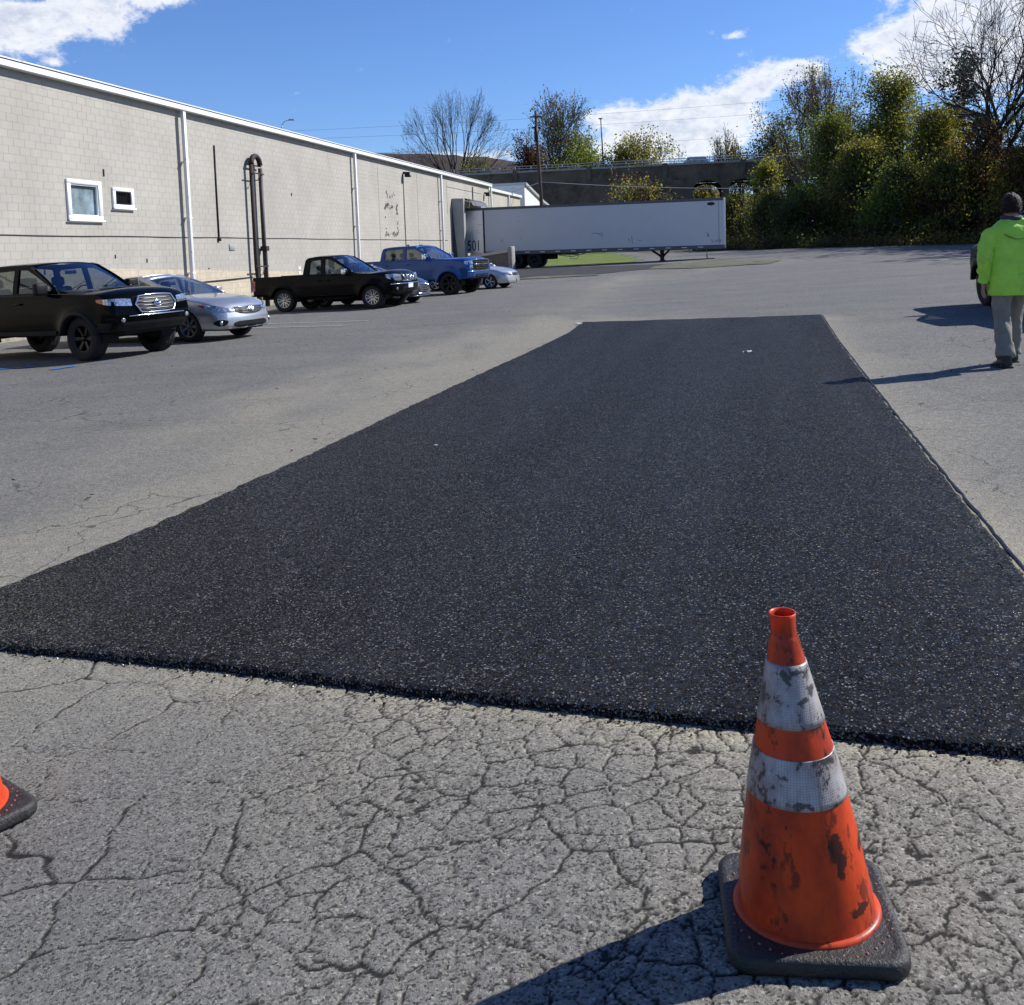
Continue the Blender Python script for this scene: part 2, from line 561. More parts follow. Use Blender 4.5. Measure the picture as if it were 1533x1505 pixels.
def build_ground():
    xs = np.arange(-2.8, 2.7, .0072)
    ys = np.arange(1.5, 4.1, .0072)

    def grow(start, end, st, f):
        out = []
        p = start
        while p < end:
            st *= f
            p += st
            out.append(min(p, end))
        return out
    right = grow(2.7, 900, .012, 1.16)
    left = [-v for v in grow(2.8, 900, .012, 1.16)][::-1]
    far = grow(4.1, 40, .009, 1.03) + grow(40, 1500, 1.0, 1.15)
    near = [1.5 - (v - 0) for v in grow(0, 60, .01, 1.25)][::-1]
    X = np.array(left + list(xs) + right)
    Y = np.array(near + list(ys) + far)
    gx, gy = np.meshgrid(X, Y)
    z = ground_np(gx, gy)
    fine = (gx > -3.2) & (gx < 3.2) & (gy > 1.3) & (gy < 4.1)
    z = z + .012 * (fbm(gx * .6, gy * .6, 5, 3) - .5) * (gy < 30)
    cr = np.zeros_like(z)
    fx = gx[fine]
    fy = gy[fine]
    # alligator zone: strong in the middle, faint at left
    zone = smooth(-1.35, -.15, fx + .25 * (fy - 2.4)) * (1 - smooth(1.6, 2.6, fx) * .5)
    kn = fbm(fx * 2.2, fy * 2.2, 31, 3)
    k1 = np.clip((fbm(fx * 1.7 + 5, fy * 1.7, 41, 3) - .30) * 2.2, 0, 1)
    k2 = np.clip(zone * .85 + (kn - .5) * 2.0 - .14, 0, 1)
    k3 = np.clip(zone * .8 + (fbm(fx * 3, fy * 3, 61, 3) - .5) * 2.2 - .36, 0, 1)
    c = np.maximum.reduce([cracks(fx, fy, .34, 101, .0048, k1), cracks(fx, fy, .120, 202, .0036, k2) * .9, cracks(fx, fy, .062, 303, .0036, k3) * .55])
    # pits
    pit = np.clip((fbm(fx * 34, fy * 50, 71, 4) - .64) * 6, 0, 1) * (.2 + zone * .9) * smooth(.4, .62, fbm(fx * 4, fy * 4, 77, 3))
    c = np.maximum(c, pit * .8)
    cr[fine] = c
    pale = np.zeros_like(z)
    pale[fine] = zone * (.55 + .45 * kn)
    pale = np.maximum(pale, (1 - smooth(3.3, 6, gy)) * smooth(1.0, 2.0, gx))
    zf = -c ** .9 * .0065 + (fbm(fx * 60, fy * 60, 81, 2) - .5) * .0020 + (fbm(fx * 5, fy * 5, 82, 2) - .5) * .002 * zone
    tmp = z[fine]
    tmp = tmp + zf
    z[fine] = tmp
    # dust along the patch edges
    dl = dist_poly(gx, gy, PATCH_LEFT)
    dn = dist_poly(gx, gy, PATCH_NEAR)
    dr = dist_poly(gx, gy, PATCH_RIGHT)
    df = dist_poly(gx, gy, [(-3.5, 21.6), (5.762, 18.353)])
    nz = fbm(gx * 1.5, gy * .8, 15, 4)
    dust = np.exp(-dl / (.35 + 1.5 * nz)) * 1.7 + np.exp(-dn / .13) * 1.1 * (nz + .35) + np.exp(-dr / (.10 + .7 * nz)) * 1.1
    lane = np.exp(-(dist_poly(gx, gy, [(-3.2, 9.0), (-.8, 17), (1.2, 24), (3.2, 34), (5.5, 48)]) / 1.1) ** 2) * (nz * .9)
    lane = lane + np.exp(-(dist_poly(gx, gy, [(3.5, 40), (9, 50), (16, 56)]) / 2.0) ** 2) * nz * .7
    dust = np.clip(dust + lane * .75, 0, 1)
    ny, nx = gx.shape
    V = np.stack([gx, gy, z], -1).reshape(-1, 3)
    idx = np.arange(ny * nx).reshape(ny, nx)
    F = np.stack([idx[:-1, :-1], idx[:-1, 1:], idx[1:, 1:], idx[1:, :-1]], -1).reshape(-1, 4)
    # material
    m = bpy.data.materials.new('old_asphalt')
    m.use_nodes = True
    g = NG(m.node_tree)
    pos = g.n('ShaderNodeNewGeometry').outputs['Position']
    sp = g.n('ShaderNodeSeparateXYZ', {0: pos})
    flat = g.n('ShaderNodeCombineXYZ', {0: sp.outputs[0], 1: sp.outputs[1], 2: 0.0}).outputs[0]
    stretch = g.n('ShaderNodeMapping', {'Vector': flat, 'Rotation': (0, 0, R(12)), 'Scale': (.35, 1.6, 1)}).outputs[0]
    big = g.noise(flat, .35, 5, .6)
    streak = g.noise(stretch, .55, 6, .62)
    mid = g.noise(flat, 5, 5, .6)
    grit = g.noise(flat, 230, 3, .75)
    grit2 = g.n('ShaderNodeTexVoronoi', {'Vector': flat, 'Scale': 165.0}).outputs['Color']
    gs = g.n('ShaderNodeSeparateColor', {0: grit2}).outputs[0]
    grit3 = g.noise(flat, 34, 4, .75)
    base = g.ramp(g.m('ADD', g.m('MULTIPLY', big, .4), g.m('MULTIPLY', streak, .6)), [(.40, (.108, .110, .113)), (.5, (.160, .160, .158)), (.60, (.228, .223, .212))])
    base = g.mix(g.maprange(mid, .3, .75, 0, .5), base, (.115, .115, .114))
    coarse = g.noise(flat, 16, 5, .75)
    base = g.mix(g.maprange(coarse, .50, .66, 0, .45), base, (.075, .075, .076))
    base = g.mix(g.maprange(coarse, .48, .34, 0, .35), base, (.27, .265, .255))
    vg = g.n('ShaderNodeSeparateColor', {0: g.n('ShaderNodeTexVoronoi', {'Vector': flat, 'Scale': 42.0}).outputs['Color']})
    far_ = g.maprange(sp.outputs[1], 3.5, 6.0)
    base = g.mix(g.m('MULTIPLY', g.maprange(vg.outputs[0], .20, .12, 0, .75), far_), base, (.045, .045, .046))
    base = g.mix(g.m('MULTIPLY', g.maprange(vg.outputs[0], .80, .92, 0, .6), far_), base, (.36, .355, .34))
    stain = g.noise(g.n('ShaderNodeMapping', {'Vector': flat, 'Location': (31, 7, 0), 'Rotation': (0, 0, R(-14)), 'Scale': (1.0, .45, 1)}).outputs[0], .9, 6, .7)
    base = g.mix(g.maprange(stain, .56, .70, 0, .5), base, (.085, .084, .082))
    base = g.mix(g.maprange(gs, 0, .3, .85, .5), base, g.ramp(gs, [(0, (.012, .011, .010)), (.16, (.035, .033, .030)), (.26, (.11, .106, .097)), (.8, (.19, .183, .166)), (.95, (.27, .26, .235)), (1, (.42, .40, .36))]))
    base = g.mix(g.maprange(grit, .40, .30), base, (.035, .034, .032))
    base = g.mix(g.maprange(grit3, .41, .33, 0, .9), base, (.035, .033, .030))
    att = g.n('ShaderNodeAttribute', attribute_name='dust').outputs['Fac']
    dn_ = g.noise(flat, 11, 5, .7)
    dustm = g.m('MULTIPLY', att, g.maprange(dn_, .25, .7, .35, 1.0), clamp=True)
    base = g.mix(g.m('MULTIPLY', dustm, .85), base, g.ramp(gs, [(0, (.13, .11, .07)), (.2, (.26, .235, .175)), (1, (.42, .385, .30))]))
    ck = g.n('ShaderNodeAttribute', attribute_name='crack').outputs['Fac']
    pl = g.n('ShaderNodeAttribute', attribute_name='pale').outputs['Fac']
    base = g.mix(g.m('MULTIPLY', pl, .62), base, g.mix(1.0, base, (1.80, 1.70, 1.48), 'MULTIPLY'))
    base = g.mix(g.maprange(ck, .15, .6, 0, .93), base, (.014, .013, .011))
    # farther hairline cracks (flat, too thin to pick apart)
    wob = g.n('ShaderNodeVectorMath', {0: flat, 1: g.n('ShaderNodeVectorMath', {0: g.noise(flat, 1.8, 4, .6, 'Color'), 1: (.6, .6, 0)}, operation='MULTIPLY').outputs[0]}, operation='ADD').outputs[0]
    ve = g.n('ShaderNodeTexVoronoi', {'Vector': wob, 'Scale': 1.15}, feature='DISTANCE_TO_EDGE').outputs['Distance']
    hm = g.m('MULTIPLY', g.maprange(ve, .009, .003), g.m('MULTIPLY', g.maprange(g.noise(flat, .6, 3), .46, .56), g.maprange(sp.outputs[1], 3.6, 4.2)))
    base = g.mix(g.m('MULTIPLY', hm, .75), base, (.035, .033, .03))
    # beyond the lot the ground turns to leaf litter
    litter = g.n('ShaderNodeAttribute', attribute_name='litter').outputs['Fac']
    base = g.mix(litter, base, g.ramp(g.noise(flat, 3, 6, .7), [(.3, (.035, .03, .02)), (.7, (.10, .075, .045))]))
    hgt = g.m('ADD', g.m('MULTIPLY', grit, .6), g.m('ADD', g.m('MULTIPLY', gs, .7), g.m('MULTIPLY', grit3, .7)))
    bmp = g.n('ShaderNodeBump', {'Strength': 1.0, 'Distance': .006, 'Height': hgt})
    p = g.n('ShaderNodeBsdfPrincipled', {'Base Color': base, 'Roughness': .88, 'Specular IOR Level': .3, 'Normal': bmp.outputs[0]})
    g.n('ShaderNodeOutputMaterial', {0: p.outputs[0]})
    far_line = 85 - .95 * np.maximum(0, gx - 14) + 40 * (gx < 12) + 3 * (nz - .5)
    litter_v = smooth(0, 2.5, gy - far_line)
    o = npmesh('ground', V, F, m, smooth=True, attrs={'crack': ('POINT', cr.ravel()), 'dust': ('POINT', dust.ravel()), 'pale': ('POINT', pale.ravel()), 'litter': ('POINT', litter_v.ravel())})
    tag(o, 'weathered grey parking lot asphalt, cracked near the camera', kind='structure')


build_ground()


# ------------------------------------------------------------------ new asphalt patch
def build_patch():
    m = bpy.data.materials.new('fresh_asphalt')
    m.use_nodes = True
    g = NG(m.node_tree)
    geo = g.n('ShaderNodeNewGeometry')
    pos = geo.outputs['Position']
    vo = g.n('ShaderNodeTexVoronoi', {'Vector': pos, 'Scale': 170.0, 'Randomness': 1.0})
    vo2 = g.n('ShaderNodeTexVoronoi', {'Vector': pos, 'Scale': 62.0, 'Randomness': 1.0})
    big = g.noise(pos, .8, 5, .6)
    sc1 = g.n('ShaderNodeSeparateColor', {0: vo.outputs['Color']})
    col = g.ramp(sc1.outputs[2], [(0, (.004, .004, .0042)), (.7, (.0075, .0077, .008)), (.90, (.020, .020, .020)), (1, (.20, .20, .19))])  # stone tones; the palest are lightened to add painted sparkle
    col = g.mix(g.maprange(big, .3, .7, 0, .6), col, g.mix(1, col, (.62, .64, .7), 'MULTIPLY'))
    # facet normals: every stone leans its own way
    t1 = g.n('ShaderNodeVectorMath', {0: vo.outputs['Color'], 1: (.5, .5, .5)}, operation='SUBTRACT').outputs[0]
    t2 = g.n('ShaderNodeVectorMath', {0: t1, 1: (1.25, 1.25, .2)}, operation='MULTIPLY').outputs[0]
    t3 = g.n('ShaderNodeVectorMath', {0: vo2.outputs['Color'], 1: (.5, .5, .5)}, operation='SUBTRACT').outputs[0]
    t4 = g.n('ShaderNodeVectorMath', {0: t3, 1: (.7, .7, .1)}, operation='MULTIPLY').outputs[0]
    s1 = g.n('ShaderNodeVectorMath', {0: t2, 1: t4}, operation='ADD').outputs[0]
    bmp = g.n('ShaderNodeBump', {'Strength': .55, 'Distance': .006, 'Height': vo.outputs['Distance']})
    s2 = g.n('ShaderNodeVectorMath', {0: s1, 1: bmp.outputs[0]}, operation='ADD').outputs[0]
    nn = g.n('ShaderNodeVectorMath', {0: s2}, operation='NORMALIZE').outputs[0]
    rg = g.ramp(sc1.outputs[0], [(0, .08), (.12, .16), (.28, .5), (.45, .9)])
    sx_ = g.n('ShaderNodeSeparateXYZ', {0: pos})
    lane = g.noise(g.n('ShaderNodeCombineXYZ', {0: g.m('SUBTRACT', sx_.outputs[0], g.m('MULTIPLY', sx_.outputs[1], .26)), 1: g.m('MULTIPLY', sx_.outputs[1], .05), 2: 0.0}).outputs[0], 1.6, 4, .6)
    spc = g.m('MULTIPLY', g.ramp(sc1.outputs[0], [(0, 1.3), (.13, 1.1), (.28, .22), (1, .09)]), g.maprange(g.m('ADD', g.m('MULTIPLY', lane, .6), g.m('MULTIPLY', big, .4)), .36, .62, .6, 1.35))
    p = g.n('ShaderNodeBsdfPrincipled', {'Base Color': col, 'Roughness': rg, 'Specular IOR Level': spc, 'Normal': nn})
    g.n('ShaderNodeOutputMaterial', {0: p.outputs[0]})
    bm = bmesh.new()
    H = .032
    top = []
    n_ = len(PATCH)
    P2 = [Vector(p) for p in PATCH]
    rs = random.Random(5)

    def insetpt(i, d):
        a, b = P2[i - 1], P2[(i + 1) % n_]
        t = (b - a).normalized()
        return P2[i] + Vector((-t.y, t.x)) * d
    area = sum(P2[i - 1].x * P2[i].y - P2[i].x * P2[i - 1].y for i in range(n_))
    sgn = 1 if area > 0 else -1
    rings = []
    for (d, h) in ((-.006, -.03), (0, .006), (.006, H * .75), (.022, H), (.06, H + .002)):
        ring = []
        for i in range(n_):
            q = insetpt(i, sgn * d * (1 + rs.uniform(-.3, .3)))
            ring.append(bm.verts.new((q.x, q.y, gz(q.x, q.y) + h + rs.uniform(-.003, .003) * (h > .01))))
        rings.append(ring)
    for r1, r2 in zip(rings[:-1], rings[1:]):
        for i in range(n_):
            j = (i + 1) % n_
            bm.faces.new((r1[i], r1[j], r2[j], r2[i]))
    bmesh.ops.triangle_fill(bm, use_beauty=True, edges=[e for e in bm.edges if e.verts[0] in set(rings[-1]) and e.verts[1] in set(rings[-1])])
    bmesh.ops.recalc_face_normals(bm, faces=bm.faces)
    me = bpy.data.meshes.new('asphalt_patch')
    bm.to_mesh(me)
    bm.free()
    me.materials.append(m)
    o = bpy.data.objects.new('asphalt_patch', me)
    link(o)
    tag(o, 'long fresh black asphalt strip laid over the old lot', kind='structure')
    # tar seam along the right edge
    mb = MB()
    pts = resample(PATCH_RIGHT, .09, .004, rs)
    P = []
    rr = []
    for (x, y) in pts:
        P.append((x + .012, y, gz(x, y) + .026 + rs.uniform(-.002, .002)))
        rr.append(rs.uniform(.007, .012))
    mb.tube(P, rr, 6)
    s = mb.build('tar_seam', M['tar'])
    tag(s, 'glossy black tar seam along the right edge of the fresh asphalt strip', kind='structure')
    # crumbs along the near edge
    Vs = []
    Fs = []
    k = 0
    base = np.array([(1, 0, 0), (0, 1, 0), (-1, 0, 0), (0, -1, 0), (0, 0, 1), (0, 0, -1)], float)
    bf = np.array([(0, 1, 4), (1, 2, 4), (2, 3, 4), (3, 0, 4), (1, 0, 5), (2, 1, 5), (3, 2, 5), (0, 3, 5)])
    lines = [(PATCH_NEAR, 1500, .028), (PATCH_LEFT, 500, .03), (PATCH_RIGHT, 500, .03)]
    for pl, cnt, spread in lines:
        pp = resample(pl, .02)
        for _ in range(cnt):
            a = pp[rs.randrange(len(pp))]
            if a[1] > 9:
                continue
            ang = rs.uniform(0, 6.28)
            d = abs(rs.gauss(0, spread)) + (.06 if rs.random() < .04 else 0)
            x = a[0] + math.cos(ang) * d
            y = a[1] + math.sin(ang) * d * (1 if pl is not PATCH_NEAR else -abs(1)) if pl is PATCH_NEAR else a[1] + math.sin(ang) * d
            sz = rs.uniform(.0022, .006)
            v = base * sz * (0.6 + .8 * nr.rand(6, 1))
            th = rs.uniform(0, 3)
            c_, s_ = math.cos(th), math.sin(th)
            v = np.stack([v[:, 0] * c_ - v[:, 1] * s_, v[:, 0] * s_ + v[:, 1] * c_, v[:, 2]], -1)
            v += np.array([x, y, gz(x, y) + sz * .5])
            Vs.append(v)
            Fs.append(bf + k)
            k += 6
    o = npmesh('asphalt_crumbs', np.concatenate(Vs), np.concatenate(Fs), M['tar_crumb'])
    tag(o, 'loose black asphalt crumbs along the edges of the fresh strip', kind='stuff')


build_patch()


def sheet(name, pts, h, m, label, kind='structure'):
    bm = bmesh.new()
    vs = [bm.verts.new((x, y, gz(x, y) + h)) for (x, y) in pts]
    bm.faces.new(vs)
    bmesh.ops.triangulate(bm, faces=bm.faces)
    me = bpy.data.meshes.new(name)
    bm.to_mesh(me)
    bm.free()
    me.materials.append(m)
    o = link(bpy.data.objects.new(name, me))
    return tag(o, label, kind=kind)


def strip(name, a, b, wd, m, h=.014, n=30, label=None, jit=.0):
    """thin sheet following the ground between two points"""
    a = np.array(a, float)
    b = np.array(b, float)
    t = (b - a) / np.linalg.norm(b - a)
    nn = np.array([-t[1], t[0]])
    V = []
    rs = random.Random(9)
    for i in range(n + 1):
        p = a + (b - a) * i / n
        for s in (-1, 1):
            q = p + nn * (s * wd / 2 + rs.uniform(-jit, jit))
            V.append((q[0], q[1], gz(q[0], q[1]) + h))
    F = [(2 * i, 2 * i + 1, 2 * i + 3, 2 * i + 2) for i in range(n)]
    o = npmesh(name, V, F, m)
    return tag(o, label, kind='structure')


strip('painted_line', (1.3, 19.98), (5.2, 18.66), .13, M['white_mark'], label='pale dusty line just past the far end of the fresh strip', jit=.012)
strip('painted_line', (-6.9, 25.9), (-3.6, 24.6), .10, M['white_mark'], label='worn white bay line right of the silver sedan')
strip('painted_line', (-7.3, 24.7), (-4.0, 23.2), .10, M['white_mark'], label='worn white bay line beside the silver sedan, nearer one')
for (x, y, a, l, wd) in ((-7.45, 16.3, 1.1, .5, .13), (-8.55, 16.75, .2, .7, .13), (-7.0, 16.75, .1, .45, .05)):
    strip('blue_mark', (x - math.cos(a) * l / 2, y - math.sin(a) * l / 2), (x + math.cos(a) * l / 2, y + math.sin(a) * l / 2), wd, M['blue_mark'], n=6, h=.012,
          label='blue marking paint on the asphalt in front of the black truck', jit=.01)
for (a, b) in (((2.17, 4.0), (2.24, 4.25)), ((2.20, 3.82), (2.19, 4.0))):
    strip('blue_mark', a, b, .02, M['blue_mark'], n=8, h=.036, label='blue marking paint at the right edge of the fresh strip', jit=.006)


# ------------------------------------------------------------------ litter
def paper(x, y, h, size, label, seed):
    rs = random.Random(seed)
    mb = MB()
    n = 5
    V = []
    for i in range(n):
        for j in range(n):
            V.append(((i / (n - 1) - .5) * size * 1.6 + rs.uniform(-.1, .1) * size, (j / (n - 1) - .5) * size + rs.uniform(-.1, .1) * size, rs.uniform(0, .45) * size))
    F = [(i * n + j, i * n + j + 1, (i + 1) * n + j + 1, (i + 1) * n + j) for i in range(n - 1) for j in range(n - 1)]
    mb.add(V, F)
    o = mb.build('litter', M['paper'])
    o.location = (x, y, gz(x, y) + h)
    tag(o, label, 'litter', 'bits of white litter on the lot')


paper(3.04, 12.72, .035, .07, 'white scrap of paper lying on the fresh asphalt strip', 1)
paper(1.30, 19.3, .01, .09, 'white scrap of paper at the far left corner of the fresh strip', 2)
paper(-.62, 7.55, .035, .016, 'tiny pale scrap on the left half of the fresh strip', 3)


# ================================================================== warehouse
TH = math.atan(.2135)
WO = Vector((-17.5, 0, 0))
WD = Vector((math.sin(TH), math.cos(TH), 0))       # along the wall, away from the camera
WN = Vector((math.cos(TH), -math.sin(TH), 0))      # out of the wall


def wp(s, n, z=0.0):
    p = WO + WD * s + WN * n
    return Vector((p.x, p.y, z))


def wall_mat(name, attr):
    m = bpy.data.materials.new(name)
    m.use_nodes = True
    g = NG(m.node_tree)
    pos = g.n('ShaderNodeNewGeometry').outputs['Position']
    d = g.n('ShaderNodeVectorMath', {0: pos, 1: tuple(WD)}, operation='DOT_PRODUCT').outputs['Value']
    z = g.n('ShaderNodeSeparateXYZ', {0: pos}).outputs[2]
    if attr:
        tone = g.n('ShaderNodeAttribute', attribute_name='tone').outputs['Fac']
    else:
        tone = g.n('ShaderNodeObjectInfo').outputs['Random']
    nz = g.noise(pos, .5, 6, .6)
    nz2 = g.noise(pos, 3.5, 6, .65)
    col = g.ramp(nz, [(.3, (.365, .34, .295)), (.7, (.45, .422, .368))])
    col = g.mix(g.maprange(tone, 0, 1, .0, .28), col, (.335, .315, .275))
    col = g.mix(g.maprange(nz2, .58, .75, 0, .35), col, (.46, .43, .36))
    # the lower band is painted a warmer cream; its edge steps down along the wall
    edge = g.m('SUBTRACT', 1.56, g.m('MULTIPLY', g.m('SUBTRACT', d, 20.0), .034))
    edge = g.m('ADD', edge, g.m('MULTIPLY', g.m('SUBTRACT', g.noise(pos, 6, 3), .5), .05))
    band = g.m('MULTIPLY', g.m('LESS_THAN', z, edge), g.m('LESS_THAN', d, 58.0))
    col = g.mix(band, col, g.ramp(nz2, [(.3, (.47, .40, .29)), (.7, (.58, .50, .38))]))
    # rain streaks
    st = g.n('ShaderNodeCombineXYZ', {0: g.m('MULTIPLY', d, 3.2), 1: g.m('MULTIPLY', z, .22), 2: 0.0}).outputs[0]
    sn = g.noise(st, 1.0, 6, .7)
    col = g.mix(g.maprange(sn, .56, .78, 0, .4), col, (.25, .235, .205))
    # damp grime near the ground
    col = g.mix(g.m('MULTIPLY', g.maprange(z, .35, -.25), g.maprange(nz2, .3, .6, .2, .8)), col, (.16, .15, .13))
    b = g.n('ShaderNodeBump', {'Strength': .5, 'Distance': .006, 'Height': g.noise(pos, 38, 4, .6)})
    p = g.n('ShaderNodeBsdfPrincipled', {'Base Color': col, 'Roughness': .8, 'Specular IOR Level': .25, 'Normal': b.outputs[0]})
    g.n('ShaderNodeOutputMaterial', {0: p.outputs[0]})
    return m


M['block'] = wall_mat('painted_block', False)
M['block_far'] = wall_mat('painted_block_far', True)
M['mortar'] = mat('painted_joint', (.335, .315, .275), rough=.9, var=.15, scale=3)
M['joint_dark'] = mat('expansion_joint', (.06, .055, .05), rough=.9)
M['curtain'] = mat('grey_curtain', (.34, .38, .39), rough=.8, var=.6, scale=2.2)
M['win_glass'] = glass_mat('window_glass', (.75, .8, .82, 1))

BZ = -.9                                           # courses start below grade
NC = int(round((6.38 - BZ) / .2))
ROOF = 6.38


def build_warehouse():
    root = empty('warehouse', WO, math.pi / 2 - TH,
                 'long low warehouse of pale painted concrete block with white roof trim and downpipes', 'warehouse')
    # local frame: x along wall, y into the building, z up
    S0, S1 = 6.0, 77.3
    wins = [(27.28, 28.80, 2.73, 3.83), (29.32, 30.36, 3.12, 3.71)]
    # backing wall with openings (strips around the two windows)
    mb = MB()

    def slab(a, b, z0, z1):
        mb.box(a, b, .0035, .30, z0, z1)
    slab(S0, wins[0][0], BZ, ROOF)
    slab(wins[0][1], wins[1][0], BZ, ROOF)
    slab(wins[1][1], S1, BZ, ROOF)
    for (a, b, z0, z1) in wins:
        slab(a, b, BZ, z0)
        slab(a, b, z1, ROOF)
    mb.box(S0, S1, .35, 30, 6.2, 6.42)
    mb.box(S1 - .3, S1, .3, 30, BZ, 6.2)
    mb.box(S0, S0 + .3, .3, 30, BZ, 6.2)
    mb.build('wall', M['mortar'], root)
    # concrete blocks laid in running bond
    bw = .4
    j = .0035

    def block_rect(c, k):
        off = (.2 if c % 2 else 0.0)
        a = k * bw + off
        return a, a + bw, BZ + c * .2, BZ + (c + 1) * .2

    def clipped(a, b, z0, z1):
        for (wa, wb, za, zb) in wins:
            if b > wa and a < wb and z1 > za + .02 and z0 < zb - .02:
                if a < wa - .06 and b <= wb:
                    b = wa
                elif b > wb + .06 and a >= wa:
                    a = wb
                else:
                    return None
        return (a, b, z0, z1)
    single = []
    joined = []
    for c in range(NC):
        for k in range(int(S0 / bw) + 1, int(S1 / bw)):
            a, b, z0, z1 = block_rect(c, k)
            if b > S1 or z1 > ROOF + .01:
                continue
            cl = clipped(a, b, z0, z1)
            if cl is None:
                continue
            if 24.9 < a < 28.75 and z0 > .7 and cl == (a, b, z0, z1):
                single.append(cl)
            else:
                joined.append(cl)
    # one shared mesh for the blocks that can be picked apart
    q = MB()
    q.rbox(j, bw - j, 0, .05, j, .2 - j, r=.0015, seg=1)
    me0 = None
    single = single[:300]
    for (a, b, z0, z1) in single:
        if me0 is None:
            q.sm = [False] * len(q.f)
            o = q.build('concrete_block', M['block'], root)
            me0 = o.data
        else:
            o = bpy.data.objects.new('concrete_block', me0)
            link(o, root)
        o.location = (a, rnd.uniform(-.0008, .0008), z0)
        o.rotation_euler = (rnd.uniform(-.0015, .0015), 0, rnd.uniform(-.001, .001))
    # everything past the limit: same blocks, one mesh
    A = np.array(joined)
    n = len(A)
    yj = nr.uniform(-.0008, .0008, n)
    V = np.zeros((n, 8, 3))
    for i, (xi, yi, zi) in enumerate(((0, 0, 0), (1, 0, 0), (1, 0, 1), (0, 0, 1), (0, 1, 0), (1, 1, 0), (1, 1, 1), (0, 1, 1))):
        V[:, i, 0] = A[:, 1] - j if xi else A[:, 0] + j
        V[:, i, 1] = yj + (.02 if yi else 0)
        V[:, i, 2] = A[:, 3] - j if zi else A[:, 2] + j
    F = np.array([(0, 1, 2, 3), (1, 5, 6, 2), (4, 0, 3, 7), (3, 2, 6, 7), (0, 4, 5, 1)])
    F = (F[None] + (np.arange(n) * 8)[:, None, None]).reshape(-1, 4)
    tone = np.repeat(nr.rand(n), 8)
    o = npmesh('concrete_blocks', V.reshape(-1, 3), F, M['block_far'], root, attrs={'tone': ('POINT', tone)})
    o['kind'] = 'stuff'
    # roof trim
    mb = MB()
    mb.box(S0, S1, -.24, .35, 6.39, 6.54)
    o = mb.build('roof_fascia', M['white_trim'], root)
    mb = MB()
    mb.box(S0, S1, -.27, .3, 6.565, 6.60)
    mb.build('drip_edge', M['white_trim'], root)
    mb = MB()
    mb.box(S0, S1, -.225, .3, 6.542, 6.563)
    mb.build('trim_groove', M['joint_dark'], root)
    # downpipes
    for s in (33.2, 48.55, 63.4, 77.1):
        mb = MB()
        zb = gz(*wp(s, 0)[:2]) - .02
        mb.rbox(s - .07, s + .07, -.24, -.12, zb, 6.34, r=.012, seg=1)
        o = mb.build('downpipe', M['white_trim'], root)
        mb = MB()
        for z in (1.1, 2.9, 4.7):
            mb.box(s - .095, s + .095, -.25, -.002, z, z + .05)
        mb.build('pipe_strap', M['white_trim'], o)
    # windows
    for i, (a, b, z0, z1) in enumerate(wins):
        fw = .15 if i == 0 else .13
        mb = MB()
        for (xa, xb, za, zb) in ((a, b, z1 - fw * .8, z1), (a, b, z0, z0 + fw * .8), (a, a + fw, z0 + fw * .8, z1 - fw * .8), (b - fw, b, z0 + fw * .8, z1 - fw * .8)):
            mb.rbox(xa, xb, -.055, .05, za, zb, r=.006, seg=1)
        fr = mb.build('window', M['window_frame'], root)
        ia, ib, iz0, iz1 = a + fw, b - fw, z0 + fw * .8, z1 - fw * .8
        mb = MB()
        t = .035
        for (xa, xb, za, zb) in ((ia, ib, iz1 - t, iz1), (ia, ib, iz0, iz0 + t), (ia, ia + t, iz0 + t, iz1 - t), (ib - t, ib, iz0 + t, iz1 - t)):
            mb.box(xa, xb, -.02, .04, za, zb)
        if i == 1:
            for k in range(9):
                x = ia + t + (ib - ia - 2 * t) * (k + .5) / 9
                mb.box(x - .006, x + .006, .01, .02, iz0 + t, iz1 - t)
        mb.build('sash', M['window_frame'] if i == 0 else M['dark_metal'], fr)
        mb = MB()
        mb.add([(ia + t, .024, iz0 + t), (ib - t, .024, iz0 + t), (ib - t, .024, iz1 - t), (ia + t, .024, iz1 - t)], [(0, 1, 2, 3)])
        mb.build('pane', M['win_glass'], fr)
        mb = MB()
        mb.box(ia - .05, ib + .05, .07, .11, iz0 - .05, iz1 + .05)
        mb.box(ia - .05, ia, .05, .07, iz0 - .05, iz1 + .05)
        mb.box(ib, ib + .05, .05, .07, iz0 - .05, iz1 + .05)
        mb.build('curtain', M['curtain'] if i == 0 else M['dark_metal'], fr)
        mb = MB()
        mb.rbox(a - .04, b + .04, -.10, -.06, z0 - .04, z0 + .01, r=.008, seg=1)
        mb.build('sill', M['window_frame'], fr)
    # long thin horizontal line of conduit + drop conduit
    mb = MB()
    mb.tube([(s, -.014 - .004 * math.sin(s * 3), 2.30 + .008 * math.sin(s * 1.1) - (.03 if 25 < s < 33 else 0) * 0) for s in np.arange(S0, 66, 1.0)], .014, 6)
    mb.build('wall_conduit', M['grey_pipe'], root)
    mb = MB()
    mb.tube([(35.38, -.03, 2.25), (35.38, -.03, 3.5), (35.40, -.03, 5.48)], .026, 6)
    mb.rbox(35.31, 35.45, -.08, -.004, 2.18, 2.32, r=.01, seg=1)
    mb.build('vertical_conduit', M['dark_metal'], root)
    mb = MB()
    mb.tube([(33.9 + t * 3.9, -.02 - .02 * math.sin(t * math.pi), .80 + .05 * t) for t in np.linspace(0, 1, 12)], .018, 5)
    mb.build('cable', M['dark_metal'], root)
    # expansion joints
    for s in (52.2, 58.9):
        mb = MB()
        mb.box(s - .012, s + .012, -.004, .004, BZ + .5, 6.1)
        mb.build('expansion_joint', M['joint_dark'], root)
    # meter stains, brackets and broken paint
    mb = MB()
